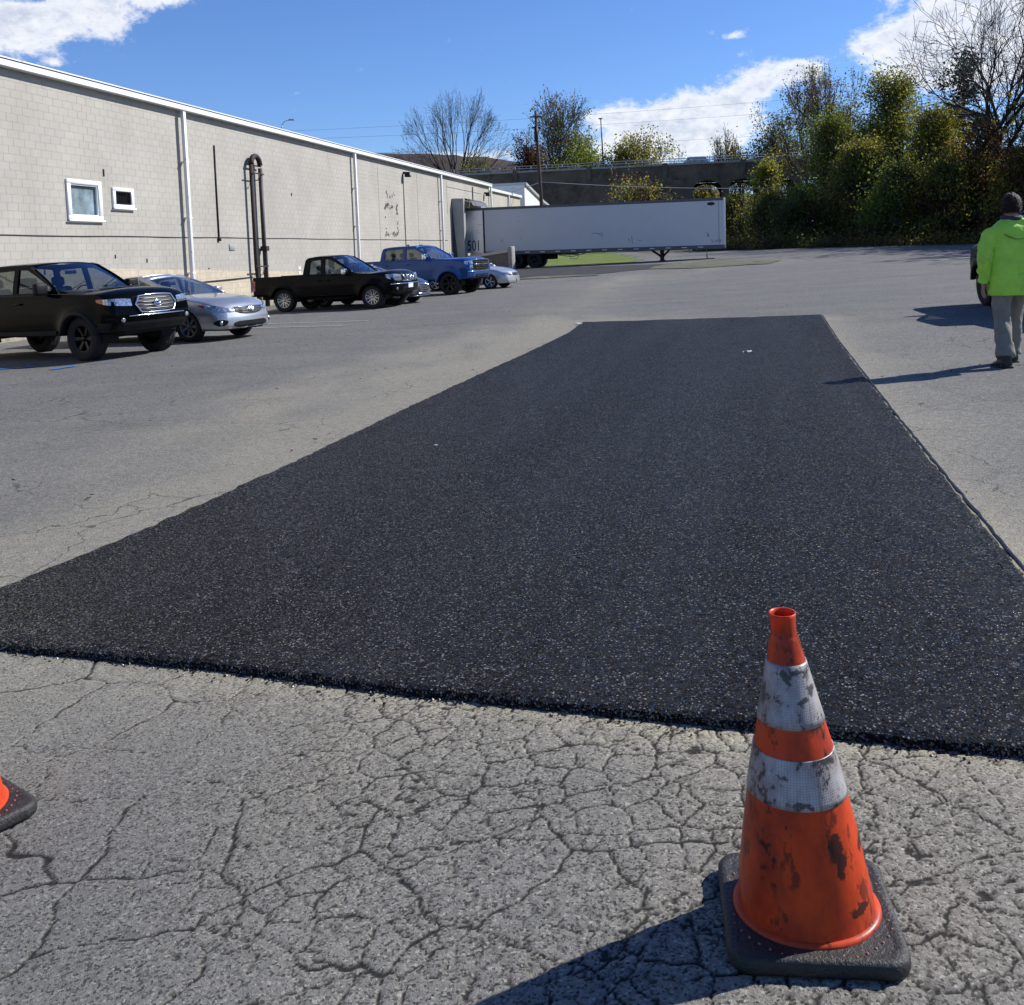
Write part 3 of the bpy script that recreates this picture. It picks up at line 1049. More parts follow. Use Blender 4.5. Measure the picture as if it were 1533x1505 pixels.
    for (s, z, a, b) in ((24.72, 4.75, .03, .05), (24.78, 4.42, .05, .07), (24.80, 4.25, .03, .12), (29.0, 4.10, .028, .10), (38.9, 4.6, .02, .04), (41.6, 4.1, .03, .06), (29.3, 1.72, .02, .05), (26.2, 1.35, .02, .06), (30.9, 1.58, .02, .06), (34.6, 1.25, .03, .02)):
        mb.box(s - a, s + a, -.018, -.003, z - b, z + b)
    mb.build('wall_bracket', M['dark_metal'], root)
    mb = MB()
    rs = random.Random(4)
    for k in range(70):
        e = rs.random()
        if e < .3:
            s, z = 53.0 + rs.random() * 2.2, 4.05 + rs.uniform(-.12, .12)
        elif e < .55:
            s, z = 53.0 + rs.random() * 2.2, 2.6 + rs.uniform(-.1, .1)
        elif e < .75:
            s, z = 53.05 + rs.uniform(-.12, .12), rs.uniform(2.6, 4.0)
        elif e < .92:
            s, z = 55.1 + rs.uniform(-.12, .12), rs.uniform(2.6, 4.0)
        else:
            s, z = rs.uniform(53.3, 55), rs.uniform(4.2, 4.8)
        a = rs.uniform(.03, .12)
        b = rs.uniform(.03, .13)
        mb.add([(s - a, -.0045, z), (s, -.0045, z - b), (s + a, -.0045, z + b * .2), (s + a * .2, -.0045, z + b)], [(0, 1, 2, 3)])
    o = mb.build('chipped_paint', M['joint_dark'], root)
    o['kind'] = 'stuff'
    # floodlights on the wall
    for (s, z) in ((56.4, 6.05), (75.6, 5.9)):
        mb = MB()
        mb.rbox(s - .16, s + .16, -.42, -.12, z - .3, z - .02, r=.03)
        mb.box(s - .05, s + .05, -.14, -.004, z - .12, z + .0)
        o = mb.build('wall_light', M['dark_metal'], root)
        mb = MB()
        mb.rbox(s - .13, s + .13, -.44, -.425, z - .27, z - .08, r=.006, seg=1)
        mb.build('lens', M['rail_grey'], o)
        if s < 60:
            mb = MB()
            mb.tube([(s - .1, -.03, z - .1), (s - .1, -.03, 3.5), (s - .08, -.03, 1.2)], .022, 5)
            mb.build('light_cable', M['dark_metal'], root)
    # outline of the dock opening
    mb = MB()
    mb.box(65.2, 65.24, -.008, -.003, 4.0, 6.05)
    mb.box(65.24, 74.6, -.008, -.003, 5.72, 5.75)
    mb.box(71.9, 72.0, -.06, -.003, 5.0, 6.1)
    mb.build('door_trim', M['joint_dark'], root)
    # small junction box and ghost sign
    mb = MB()
    mb.rbox(36.1, 36.5, -.03, -.004, 1.85, 2.08, r=.005, seg=1)
    mb.build('junction_box', M['shelter'], root)
    # small text of the round number plate on the wall near the black pickup
    mb = MB()
    for k in range(4):
        mb.box(41.9 + .0 * k, 42.15, -.012, -.004, 1.02 - k * .2, 1.15 - k * .2)
    mb.build('number_plate', M['white_trim'], root)
    # rooftop cap near the end
    return root


def loop_pipe():
    root = empty('pipe_loop', wp(38.15, .2, gz(*wp(38.15, .2)[:2])), math.pi / 2 - TH,
                 'rusty brown double pipe with a bend at the top standing against the pale wall', 'pipe')
    z0 = gz(*wp(38.15, .2)[:2])
    mb = MB()
    mb.tube([(-.36, .0, -.02), (-.34, 0, .9), (-.33, 0, 1.05), (-.40, 0, 1.5), (-.41, 0, 1.9), (-.41, .0, 5.3)], .075, 10)
    mb.build('pipe', M['rust'], root)
    mb = MB()
    mb.tube([(.36, 0, -.02), (.36, 0, 2.1), (.33, 0, 2.15), (.33, 0, 5.2)], [.09, .09, .082, .082], 10)
    mb.build('pipe', M['grey_pipe'], root)
    mb = MB()
    pts = [(-.03 - .36 * math.cos(a), 0, 5.3 + .36 * math.sin(a) * .9) for a in np.linspace(0, math.pi, 12)]
    mb.tube(pts, .10, 10)
    mb.tube([(-.55, .05, 5.28), (.52, .05, 5.28)], .03, 6)
    mb.build('bend', M['rust'], root)
    for z, dz in ((1.5, .3), (4.95, .25)):
        mb = MB()
        mb.box(-.62, .40, -.11, -.09, z, z + .05)
        mb.tube([(-.3, -.1, z - dz * 1.0), (-.1, -.1, z - dz * .9), (.05, -.1, z)], .018, 5)
        mb.build('brace', M['rust'], root)
    mb = MB()
    mb.box(.24, .48, -.13, .12, 2.10, 2.28)
    mb.build('flange', M['rust'], root)


def far_wings():
    # lower wing continuing the line of the wall
    root = empty('warehouse_wing', wp(77.3, 0, 0), math.pi / 2 - TH,
                 'lower end wing of the block building with its own white roof trim, behind the trailer', 'building wing')
    mb = MB()
    mb.box(.0, 13.0, .25, 24, -.9, 6.15)
    mb.build('wall', M['block_far'], root)
    mb = MB()
    mb.box(.05, 13.0, .05, .6, 6.16, 6.36)
    mb.build('roof_fascia', M['white_trim'], root)
    for s in (7.6,):
        mb = MB()
        mb.rbox(s, s + .14, .06, .2, -.5, 6.1, r=.01, seg=1)
        mb.build('downpipe', M['white_trim'], root)
    root = empty('roof_shed', wp(72.2, -2.4, 6.6), math.pi / 2 - TH, 'small pale box rising above the roof edge of the warehouse near the wing', 'rooftop box')
    mb = MB()
    mb.rbox(0, 4.6, .9, 3.2, 0.0, .42, r=.02, seg=1)
    mb.build('housing', M['white_trim'], root)
    mb = MB()
    mb.rbox(-.1, 4.7, .8, 3.3, .42, .50, r=.02, seg=1)
    mb.build('cap', M['roof'], root)
    # end building with a sloping white gable edge
    root = empty('gabled_shed', wp(91.2, 0, 0), math.pi / 2 - TH, 'white shed with a sloping roof edge at the far end of the warehouse', 'shed')
    mb = MB()
    prof = [(0, -.9), (14, -.9), (14, 5.6), (9.0, 6.1), (0, 7.35)]
    mb.add([(x, 0, z) for x, z in prof] + [(x, 16, z) for x, z in prof], [(0, 1, 2, 3, 4), (9, 8, 7, 6, 5), (0, 4, 9, 5), (4, 3, 8, 9), (3, 2, 7, 8), (2, 1, 6, 7), (1, 0, 5, 6)])
    mb.build('wall', M['white_trim'], root)
    mb = MB()
    for (a, b) in (((0, 7.37), (9.0, 6.12)), ((9.0, 6.12), (14.1, 5.62))):
        mb.add([(a[0], -.2, a[1]), (b[0], -.2, b[1]), (b[0], 16.2, b[1]), (a[0], 16.2, a[1]), (a[0], -.2, a[1] + .2), (b[0], -.2, b[1] + .2), (b[0], 16.2, b[1] + .2), (a[0], 16.2, a[1] + .2)],
               [(0, 3, 2, 1), (4, 5, 6, 7), (0, 1, 5, 4), (1, 2, 6, 5), (2, 3, 7, 6), (3, 0, 4, 7)])
    mb.build('roof', M['roof'], root)


build_warehouse()
loop_pipe()
far_wings()


# ================================================================== lettering helper
def text_mesh(name, body, size, m, parent, mat4, extrude=.002, xs=1.0):
    cu = bpy.data.curves.new(name, 'FONT')
    cu.body = body
    cu.size = size
    cu.extrude = extrude
    cu.align_x = 'CENTER'
    ob = bpy.data.objects.new(name + '_tmp', cu)
    COL.objects.link(ob)
    dg = bpy.context.evaluated_depsgraph_get()
    me = bpy.data.meshes.new_from_object(ob.evaluated_get(dg))
    bpy.data.objects.remove(ob)
    me.transform(mat4 @ Matrix.Diagonal((xs, 1, 1, 1)))
    me.materials.clear()
    me.materials.append(m)
    o = bpy.data.objects.new(name, me)
    me.name = name
    return link(o, parent)


# ================================================================== dock shelter and trailer
def wheel_parts(root, x, y, z, r, wdt, rim_m, side, spokes=0, rimr=None, dish=.03, twist=False, name='wheel'):
    """wheel with axis along local y; side=-1 means outside faces -y"""
    rimr = rimr or r * .62
    we = bpy.data.objects.new(name, None)
    we.empty_display_size = .1
    we.location = (x, y, z)
    link(we, root)
    A = Matrix.Rotation(R(90) * 1, 4, 'X')      # z axis -> -y
    if side > 0:
        A = Matrix.Rotation(R(-90), 4, 'X')
    mb = MB()
    h = wdt / 2
    prof = [(rimr, -h * .8), (rimr + .02, -h * .95), (r * .86, -h), (r * .96, -h * .92), (r, -h * .72), (r, h * .72), (r * .96, h * .92), (r * .86, h), (rimr + .02, h * .97), (rimr, h * .86), (rimr - .015, h * .80)]
    mb.lathe(prof, 40, A)
    # tread blocks
    for k in range(40):
        a = 2 * math.pi * k / 40
        for zz in (-h * .5, 0, h * .5):
            T = A @ Matrix.Rotation(a + (0.07 if zz == 0 else 0), 4, 'Z') @ Matrix.Translation((r + .003, 0, zz))
            mb.box(-.008, .006, -r * .055, r * .055, -h * .2, h * .2, T)
    mb.build('tyre', M['rubber'], we)
    mb = MB()
    mb.lathe([(rimr, h * .86), (rimr - .012, h * .84), (rimr - .02, h * .6), (rimr - .025, -h * .5), (rimr * .4, -h * .5)], 36, A)
    if spokes:
        for k in range(spokes):
            a = 2 * math.pi * k / spokes
            for da, sgn in (((-.16, 1), (.16, -1)) if twist else ((0, 0),)):
                w0, w1 = rimr * (.13 if twist else .20), rimr * (.10 if twist else .27)
                p0 = rimr * .16
                p1 = rimr * .98
                a0 = a + (0 if not twist else da * .6)
                a1 = a + (da * 1.55 if twist else 0)
                c0 = Vector((math.cos(a0), math.sin(a0), 0)) * p0
                c1 = Vector((math.cos(a1), math.sin(a1), 0)) * p1
                t = (c1 - c0).normalized()
                q = Vector((-t.y, t.x, 0))
                zt = h * .80 - dish * .3
                zi = h * .80 - dish
                vs = [c0 - q * w0 / 2 + UP * zi, c0 + q * w0 / 2 + UP * zi, c1 + q * w1 / 2 + UP * zt, c1 - q * w1 / 2 + UP * zt]
                vs += [v - UP * .03 for v in vs]
                mb.add([A @ v for v in vs], [(0, 1, 2, 3), (7, 6, 5, 4), (0, 3, 7, 4), (1, 5, 6, 2), (0, 4, 5, 1), (3, 2, 6, 7)])
        mb.lathe([(rimr * .22, h * .5), (rimr * .22, h * .78 - dish * .4), (rimr * .12, h * .8), (0.001, h * .8)], 16, A)
    else:
        mb.lathe([(rimr * .96, h * .35), (rimr * .7, h * .15), (rimr * .5, h * .15), (rimr * .42, h * .6), (rimr * .3, h * .75), (.001, h * .76)], 24, A)
    mb.build('rim', rim_m, we)
    mb = MB()
    mb.lathe([(rimr * .72, -h * .1), (rimr * .72, h * .1), (.001, h * .1)], 20, A)
    mb.build('brake_disc', M['steel'], we)
    return we


def dock():
    # local frame x along the wall, y into the building (so -y is outwards)
    root = empty('dock_shelter', wp(66.3, 0, 0), math.pi / 2 - TH, 'grey vinyl dock shelter against the warehouse wall around the trailer end', 'dock shelter')
    mb = MB()
    mb.add([(0, -.02, 1.0), (.02, -.78, 1.0), (.02, -.78, 5.0), (0, -.02, 5.02), (.5, -.02, 1.0), (.5, -.78, 1.0), (.5, -.78, 5.0), (.5, -.02, 5.02)],
           [(0, 1, 2, 3), (1, 5, 6, 2), (5, 4, 7, 6), (3, 2, 6, 7), (0, 4, 5, 1)])
    mb.build('side_curtain', M['shelter'], root)
    mb = MB()
    mb.box(4.9, 5.4, -.78, -.02, 1.0, 5.0)
    mb.build('side_curtain', M['shelter'], root)
    mb = MB()
    mb.add([(.52, -.02, 5.05), (.52, -.8, 5.02), (.52, -1.15, 4.85), (.52, -1.3, 4.55), (4.88, -.02, 5.05), (4.88, -.8, 5.02), (4.88, -1.15, 4.85), (4.88, -1.3, 4.55)],
           [(0, 1, 5, 4), (1, 2, 6, 5), (2, 3, 7, 6)])
    mb.build('head_curtain', M['trailer_frame'], root)
    mb = MB()
    mb.tube([(.5, -.8, 5.0), (.5, -1.15, 4.83), (.5, -1.3, 4.5)], .03, 6)
    mb.tube([(1.4, -.8, 5.02), (1.4, -1.15, 4.85), (1.4, -1.3, 4.5)], .03, 6)
    mb.build('bow', M['dark_metal'], root)
    mb = MB()
    mb.add([(-.35, -.01, -.2), (-.0, -.01, 4.6), (-.02, -.3, 1.0), (-.3, -.3, -.2), (0, -.55, -.2)], [(0, 3, 2, 1), (3, 4, 2)])
    mb.build('flap', M['grey_pipe'], root)

    # retaining wall of the dock pit with pale coping and end post
    a, b = wp(66.9, .6), wp(65.3, 4.0)
    root = empty('retaining_wall', (a.x, a.y, gz(a.x, a.y)), math.atan2(b.y - a.y, b.x - a.x), 'low retaining wall, face coloured dark for its shade, with pale coping and a white end post beside the dock', 'wall')
    L = (b - a).length
    mb = MB()
    mb.add([(0, -.12, -.6), (L, -.12, -.6), (L, -.12, 1.15), (0, -.12, .80), (0, .12, -.6), (L, .12, -.6), (L, .12, 1.15), (0, .12, .80)],
           [(0, 1, 2, 3), (5, 4, 7, 6), (3, 2, 6, 7), (4, 0, 3, 7), (1, 5, 6, 2)])
    mb.build('wall', M['trailer_frame'], root)  # dark material puts the shade on this face into its colour
    mb = MB()
    mb.add([(-.3, -.2, .78), (L - .05, -.2, 1.17), (L - .05, .2, 1.17), (-.3, .2, .78), (-.3, -.2, .97), (L - .05, -.2, 1.36), (L - .05, .2, 1.36), (-.3, .2, .97)],
           [(0, 3, 2, 1), (4, 5, 6, 7), (0, 1, 5, 4), (1, 2, 6, 5), (2, 3, 7, 6), (3, 0, 4, 7)])
    mb.build('coping', M['rail_grey'], root)
    mb = MB()
    mb.rbox(L - .02, L + .26, -.22, .2, -.6, 1.55, r=.06)
    mb.build('end_post', M['concrete'], root)


def trailer():
    o = wp(67.8, 1.35)
    ang = math.atan2(WN.y, WN.x)
    g0 = gz(o.x + 1, o.y)
    root = empty('semi_trailer', (o.x, o.y, 0), ang, 'long white box semi-trailer backed into the warehouse dock, standing without its tractor', 'semi-trailer')
    L = 16.05
    # local x from rear to front, local y away from the camera, z absolute
    zr0, zf0, zr1, zf1 = 1.50, 1.42, 4.36, 4.33

    def zb(x):
        return zr0 + (zf0 - zr0) * x / L

    def zt(x):
        return zr1 + (zf1 - zr1) * x / L
    n = 13
    S = .0
    x0 = .02
    xs = [0.45 + (L - .55) * i / n for i in range(n + 1)]
    for i in range(n):
        mb = MB()
        a, b = xs[i] + .002, xs[i + 1] - .002
        mb.add([(a, 0, zb(a) + .0), (b, 0, zb(b)), (b, 0, zt(b) - .12), (a, 0, zt(a) - .12), (a, .05, zb(a)), (b, .05, zb(b)), (b, .05, zt(b) - .12), (a, .05, zt(a) - .12)],
               [(0, 1, 2, 3), (5, 4, 7, 6), (1, 5, 6, 2), (4, 0, 3, 7), (3, 2, 6, 7), (0, 4, 5, 1)])
        mb.build('side_panel', M['trailer_white'], root)
    mb = MB()
    mb.box(.3, L - .1, .055, 2.55, zb(0) - .02, zb(0) + .1)
    mb.box(.3, L - .1, 2.5, 2.56, 1.5, 4.2)
    mb.box(.3, L - .04, .05, 2.55, 4.24, 4.30)
    mb.box(-1.0, .3, .06, 2.5, 1.5, 4.2)
    mb.build('body', M['trailer_white'], root)
    # pale section at the rear with the fleet number
    mb = MB()
    mb.box(-1.0, .33, 0, .055, 1.44, 4.22)
    o2 = mb.build('rear_section', M['trailer_light'], root)
    T = Matrix.Translation((-.32, -.006, 1.60)) @ Matrix.Rotation(R(90), 4, 'X')
    text_mesh('fleet_number', '501', .98, M['ink'], o2, T, .003, .62)
    mb = MB()
    for (x, z, a) in ((-.2, 3.7, .12), (.1, 3.3, .14), (-.1, 2.9, .1), (0, 2.75, .15)):
        mb.box(x - a, x + a, -.003, .001, z - .008, z + .008)
    mb.build('scuff', M['grey_pipe'], o2)
    mb = MB()
    mb.box(.34, .44, -.015, .06, zb(.4) - .05, zt(.4) - .05)
    mb.build('rear_post', M['ink'], root)
    # top and bottom rails
    mb = MB()
    mb.add([(-1, -.02, zt(-1) - .12), (L, -.02, zt(L) - .12), (L, -.02, zt(L) + .05), (-1, -.02, zt(-1) + .05), (-1, .08, zt(-1) - .12), (L, .08, zt(L) - .12), (L, .08, zt(L) + .05), (-1, .08, zt(-1) + .05)],
           [(0, 1, 2, 3), (3, 2, 6, 7), (4, 7, 6, 5), (1, 5, 6, 2), (0, 3, 7, 4), (0, 4, 5, 1)])
    mb.build('top_rail', M['trailer_frame'], root)
    mb = MB()
    mb.add([(.3, -.03, zb(0) - .24), (L, -.03, zb(L) - .24), (L, -.03, zb(L) - .002), (.3, -.03, zb(0) - .002), (.3, .1, zb(0) - .24), (L, .1, zb(L) - .24), (L, .1, zb(L) - .002), (.3, .1, zb(0) - .002)],
           [(0, 1, 2, 3), (3, 2, 6, 7), (4, 7, 6, 5), (1, 5, 6, 2), (0, 3, 7, 4), (0, 4, 5, 1)])
    br = mb.build('bottom_rail', M['trailer_frame'], root)
    mb = MB()
    for i in range(13):
        x = 2.1 + i * 1.02
        mb.box(x, x + .32, -.036, -.031, zb(x) - .14, zb(x) - .09)
    mb.build('reflective_tape', M['plate'], br)
    for i in range(1, n):
        mb = MB()
        x = xs[i]
        mb.box(x - .022, x + .022, -.003, .0, zb(x), zt(x) - .12)
        mb.build('panel_joint', M['trailer_white'], root)
    # front corner post and rear-facing wall
    mb = MB()
    mb.rbox(L - .10, L + .02, -.03, .07, zf0 - .22, zf1 + .05, r=.015, seg=1)
    mb.build('front_post', M['white_trim'], root)
    mb = MB()
    mb.box(L - .04, L, .075, 2.5, zf0 - .2, zf1)
    mb.build('front_wall', M['trailer_white'], root)
    mb = MB()
    mb.box(L - .42, L - .36, -.012, .0, zf0 + .05, zf1 - .16)
    mb.build('seam_strip', M['rail_grey'], root)
    # oval maker's badge and small markings
    mb = MB()
    mb.lathe([(.001, .0), (.24, .0), (.24, -.012), (.001, -.012)], 24, Matrix.Translation((L - .86, -.012, 4.02)) @ Matrix.Rotation(R(-90), 4, 'X'), 1, .42)
    bd = mb.build('badge', M['ink'], root)
    mb = MB()
    mb.lathe([(.13, .0), (.17, .0), (.17, .004), (.13, .004)], 20, Matrix.Translation((L - .86, -.016, 4.02)) @ Matrix.Rotation(R(90), 4, 'X'), 1, .42)
    mb.build('badge_ring', M['rail_grey'], bd)
    T = Matrix.Translation((L - 1.06, -.004, 1.95)) @ Matrix.Rotation(R(90), 4, 'X')
    text_mesh('marking', 'k', .42, M['ink'], root, T, .002, .7)
    mb = MB()
    rs = random.Random(2)
    for pts in ([(-.75, 1.80), (-.72, 1.62), (-.60, 1.60)], [(-.55, 1.62), (-.48, 1.75), (-.42, 1.6), (-.5, 1.66)], [(-.34, 1.78), (-.33, 1.6)], [(-.24, 1.72), (-.16, 1.74), (-.22, 1.58)]):
        mb.tube([(L + x - .1, -.006, z) for x, z in pts], .013, 4)
    mb.build('scribble', M['ink'], root)
    mb = MB()
    for pts in ([(-8.5, 2.46), (-8.1, 2.44), (-7.95, 2.40), (-7.8, 2.46), (-7.75, 2.30)], [(-7.98, 2.36), (-7.86, 2.28), (-7.72, 2.22)], [(-6.1, 2.05), (-6.0, 1.8)], [(-5.9, 2.2), (-5.86, 1.7)], [(-5.5, 1.9), (-5.3, 1.85)]):
        mb.tube([(L + x, -.004, z) for x, z in pts], .011, 4)
    mb.build('scratch', M['grey_pipe'], root)['kind'] = 'stuff'
    # running gear
    gy = g0
    for x in (2.75, 4.0):
        gg = gz(*(Vector((o.x, o.y, 0)) + WN * x)[:2])
        for (y, side) in ((.28, -1), (2.3, 1)):
            wheel_parts(root, x - .3, y, gg + .5, .5, .5, M['dark_alloy'], side, 0, .28)
        mb = MB()
        mb.tube([(x - .3, .3, gg + .5), (x - .3, 2.2, gg + .5)], .07, 8)
        mb.build('axle', M['under'], root)
    mb = MB()
    mb.box(1.5, 5.0, .7, .85, .85, 1.32)
    mb.box(1.5, 5.0, 1.7, 1.85, .85, 1.32)
    mb.box(.3, 15.6, .72, .84, 1.20, 1.46)
    mb.box(.3, 15.6, 1.72, 1.84, 1.20, 1.46)
    for k in range(30):
        mb.box(.6 + k * .52, .66 + k * .52, .1, 2.45, 1.28, 1.46)
    mb.build('chassis', M['under'], root)
    mb = MB()
    mb.box(1.55, 1.58, .05, .65, .5, 1.28)
    mb.box(1.55, 1.58, 1.9, 2.5, .5, 1.28)
    mb.build('mudflap', M['rubber'], root)
    mb = MB()
    mb.tube([(5.1, .3, 1.2), (5.6, .25, 1.05), (6.2, .3, .98), (6.8, .3, 1.1), (7.2, .4, 1.22)], .022, 5)
    mb.tube([(5.0, .4, 1.15), (6.6, .4, 1.13)], .03, 5)
    mb.tube([(6.0, .35, 1.2), (6.1, .3, .85), (6.5, .3, .83), (6.7, .35, 1.1)], .015, 5)
    mb.build('air_hose', M['ink'], root)
    # landing gear with V braces
    x = 12.0
    for y in (.55, 2.0):
        gg = gz(*(Vector((o.x, o.y, 0)) + WN * x)[:2])
        mb = MB()
        mb.box(x - .09, x + .09, y - .08, y + .08, gg + .05, 1.3)
        mb.rbox(x - .17, x + .17, y - .16, y + .16, gg, gg + .06, r=.01, seg=1)
        mb.tube([(x - .06, y, .78), (x - .75, y, 1.28)], .04, 6)
        mb.tube([(x + .06, y, .78), (x + .55, y, 1.28)], .04, 6)
        mb.build('landing_leg', M['dark_metal'], root)
    mb = MB()
    mb.tube([(x, .6, .95), (x, 1.95, .95)], .03, 6)
    mb.build('cross_shaft', M['dark_metal'], root)
    gg = gz(*(Vector((o.x, o.y, 0)) + WN * 15.3)[:2])
    mb = MB()
    mb.tube([(14.9, .2, gg - .05), (14.86, .2, 1.3)], .035, 6)
    mb.build('support_stick', M['rail_grey'], root)


dock()
trailer()


# ================================================================== vehicles
# local frame: +x forward, y left/right, z up, origin on the ground under the middle of the wheelbase
def interp(tab, x):
    xs = [t[0] for t in tab]
    ys = [t[1] for t in tab]
    return float(np.interp(x, xs, ys))


def sinterp(tab, x):
    """smooth (cosine-free catmull like) interpolation"""
    n = len(tab)
    if x <= tab[0][0]:
        return tab[0][1]
    if x >= tab[-1][0]:
        return tab[-1][1]
    for i in range(n - 1):
        if tab[i][0] <= x <= tab[i + 1][0]:
            break
    x0, y0 = tab[i]
    x1, y1 = tab[i + 1]
    h = x1 - x0
    m0 = (y1 - tab[i - 1][1]) / (x1 - tab[i - 1][0]) if i > 0 else (y1 - y0) / h
    m1 = (tab[i + 2][1] - y0) / (tab[i + 2][0] - x0) if i + 2 < n else (y1 - y0) / h
    d = (y1 - y0) / h
    if d == 0:
        m0 = m1 = 0
    else:
        if m0 / d < 0: m0 = 0
        if m1 / d < 0: m1 = 0
        m0 = d * min(m0 / d, 3)
        m1 = d * min(m1 / d, 3)
    t = (x - x0) / h
    return (y0 * (1 + 2 * t) * (1 - t) ** 2 + h * m0 * t * (1 - t) ** 2 + y1 * t * t * (3 - 2 * t) + h * m1 * t * t * (t - 1))


class Car:
    def __init__(c, root, p):
        c.root = root
        c.p = p
        c.xf = p['xf']          # nose
        c.xr = p['xr']          # tail
        c.hw = p['w'] / 2
        c.wheels = p['wheels']  # x positions
        c.R = p['r']

    def width(c, x):
        p = c.p
        nf, nrr = p.get('nose_round', .38), p.get('tail_round', .14)
        t = (x - (c.xf - nf)) / nf
        wv = 1.0
        if t > 0:
            t = min(t, 1)
            wv = 1 - p.get('nose_in', .16) * (1 - math.sqrt(max(0, 1 - t ** 2.4)))
        t = ((c.xr + nrr) - x) / nrr
        if t > 0:
            t = min(t, 1)
            wv = 1 - p.get('tail_in', .07) * (1 - math.sqrt(max(0, 1 - t ** 2.4)))
        return c.hw * wv

    def side_y(c, x, z):
        p = c.p
        zb0, zs = p['rocker'], sinterp(p['belt'], x)
        t = max(0, min(1, (z - zb0) / (zs - zb0)))
        tuck = p.get('tuck_lo', .07) * (1 - t) ** 2 + p.get('tuck_hi', .05) * t ** 2.5
        # character crease
        crease = p.get('crease', .012) * math.exp(-((t - .62) / .09) ** 2)
        fl = 0.0
        for i, xw in enumerate(c.wheels):
            d = math.hypot(x - xw, z - c.R)
            fl += p.get('flare', .03) * math.exp(-((d - p['arch']) / .13) ** 2) * (1 if z < p.get('flare_top', 9) else 0)
        return c.width(x) - tuck + crease + min(fl, p.get('flare', .03))

    def bottom(c, x):
        z = sinterp(c.p['sill'], x)
        for xw in c.wheels:
            d = abs(x - xw)
            a = c.p['arch']
            if d < a:
                q = (1 - (d / a) ** 2.3) ** (1 / 2.3)
                z = max(z, c.R * .86 + (a * 1.0) * q - (1 - q) * c.R * .5)
        return z

    def warp(c, x, y, z):
        """plan bow and rake of nose and tail"""
        p = c.p
        tf = max(0, min(1, (x - (c.xf - .55)) / .55))
        tr = max(0, min(1, ((c.xr + .35) - x) / .35))
        bow = p.get('bow', .12)
        x -= bow * (abs(y) / c.hw) ** 2.2 * tf ** 1.5
        x += p.get('bow_r', .05) * (abs(y) / c.hw) ** 2.2 * tr
        rk = interp(p.get('nose_rake', [(0, 0), (2, 0)]), z)
        x += rk * tf ** 2
        rk = interp(p.get('tail_rake', [(0, 0), (2, 0)]), z)
        x -= rk * tr ** 2
        return x

    def body(c, m):
        p = c.p
        xs = set(np.linspace(c.xr, c.xf, 70))
        for e in (0, .01, .03, .06, .10, .15, .22, .30):
            xs.add(c.xf - e)
            xs.add(c.xr + e * .5)
        for xw in c.wheels:
            for k in range(-14, 15):
                xs.add(xw + p['arch'] * 1.02 * math.sin(k / 14 * math.pi / 2))
        if 'bed' in p:
            xs.add(p['bed'][0])
            xs.add(p['bed'][1])
        xs = sorted(xs)
        xs = [x for i, x in enumerate(xs) if i == 0 or x - xs[i - 1] > .004]
        NS = 11
        loops = []
        for x in xs:
            zb_, zs = c.bottom(x), sinterp(p['belt'], x)
            zt = sinterp(p['top'], x)
            half = []
            for k in range(NS):
                t = k / (NS - 1)
                z = zb_ + (zs - zb_) * t
                half.append((c.side_y(x, z), z))
            half.insert(0, (half[0][0] - .05, zb_ + .012))
            ys = half[-1][0]
            sh = p.get('shoulder', .05)
            bed = 'bed' in p and p['bed'][0] <= x <= p['bed'][1]
            if bed:
                half += [(ys - .02, zs + .012), (ys - .075, zs + .012), (ys - .085, zs - .01), (ys - .09, p['bed'][2] + .02), (ys * .5, p['bed'][2]), (0, p['bed'][2])]
            else:
                hh = zt - zs
                half += [(ys - sh * .35, zs + min(.022, hh * .3 + .006)), (ys - sh, zs + hh * .34), (ys - sh - .12, zs + hh * .62), (ys * .62, zs + hh * .84), (ys * .34, zs + hh * .96), (0, zt)]
            loops.append([(x, y, z) for y, z in half])
        nh = len(loops[0])
        V = []
        for lp in loops:
            for (x, y, z) in lp:
                V.append((c.warp(x, y, z), y, z))
            for (x, y, z) in lp[:-1][::-1]:
                V.append((c.warp(x, y, z), -y, z))
        K = 2 * nh - 1
        F = []
        for i in range(len(loops) - 1):
            for k in range(K - 1):
                a = i * K + k
                F.append((a, a + K, a + K + 1, a + 1))
        mb = MB()
        mb.add(V, F, True)
        # nose and tail caps
        for (li, flip) in ((len(loops) - 1, False), (0, True)):
            lp = loops[li]
            ND = 8
            rows = []
            for (x, y, z) in lp:
                rows.append([(c.warp(x, y * (1 - 2 * d / ND), z), y * (1 - 2 * d / ND), z) for d in range(ND + 1)])
            vv = [q for r_ in rows for q in r_]
            ff = []
            for a in range(len(rows) - 1):
                for b in range(ND):
                    q = (a * (ND + 1) + b, a * (ND + 1) + b + 1, (a + 1) * (ND + 1) + b + 1, (a + 1) * (ND + 1) + b)
                    ff.append(q if not flip else q[::-1])
            mb.add(vv, ff, True)
        o = mb.build('body', m, c.root)
        # underbody, arch liners
        mb = MB()
        mb.box(c.xr + .15, c.xf - .18, -c.hw * .62, c.hw * .62, p['rocker'] - .02, p['rocker'] + .25)
        x0 = c.wheels[0] + p['arch'] + .04
        x1 = c.wheels[1] - p['arch'] - .04
        mb.box(x0, x1, -c.hw * .9, c.hw * .9, p['rocker'] - .01, p['rocker'] + .2)
        for xw in c.wheels:
            for s in (-1, 1):
                pts = []
                for k in range(13):
                    a = math.pi * k / 12
                    pts.append((xw + (p['arch'] - .005) * math.cos(a), c.R * .8 + (p['arch'] + .02) * math.sin(a)))
                vv = []
                for (xx, zz) in pts:
                    vv += [(xx, s * (c.hw - .11), zz), (xx, s * (c.hw - .45), zz)]
                ff = [(2 * k, 2 * k + 1, 2 * k + 3, 2 * k + 2) for k in range(12)]
                mb.add(vv, ff)
                vv = [(xx, s * (c.hw - .45), zz) for xx, zz in pts]
                mb.add(vv, [tuple(range(13))])
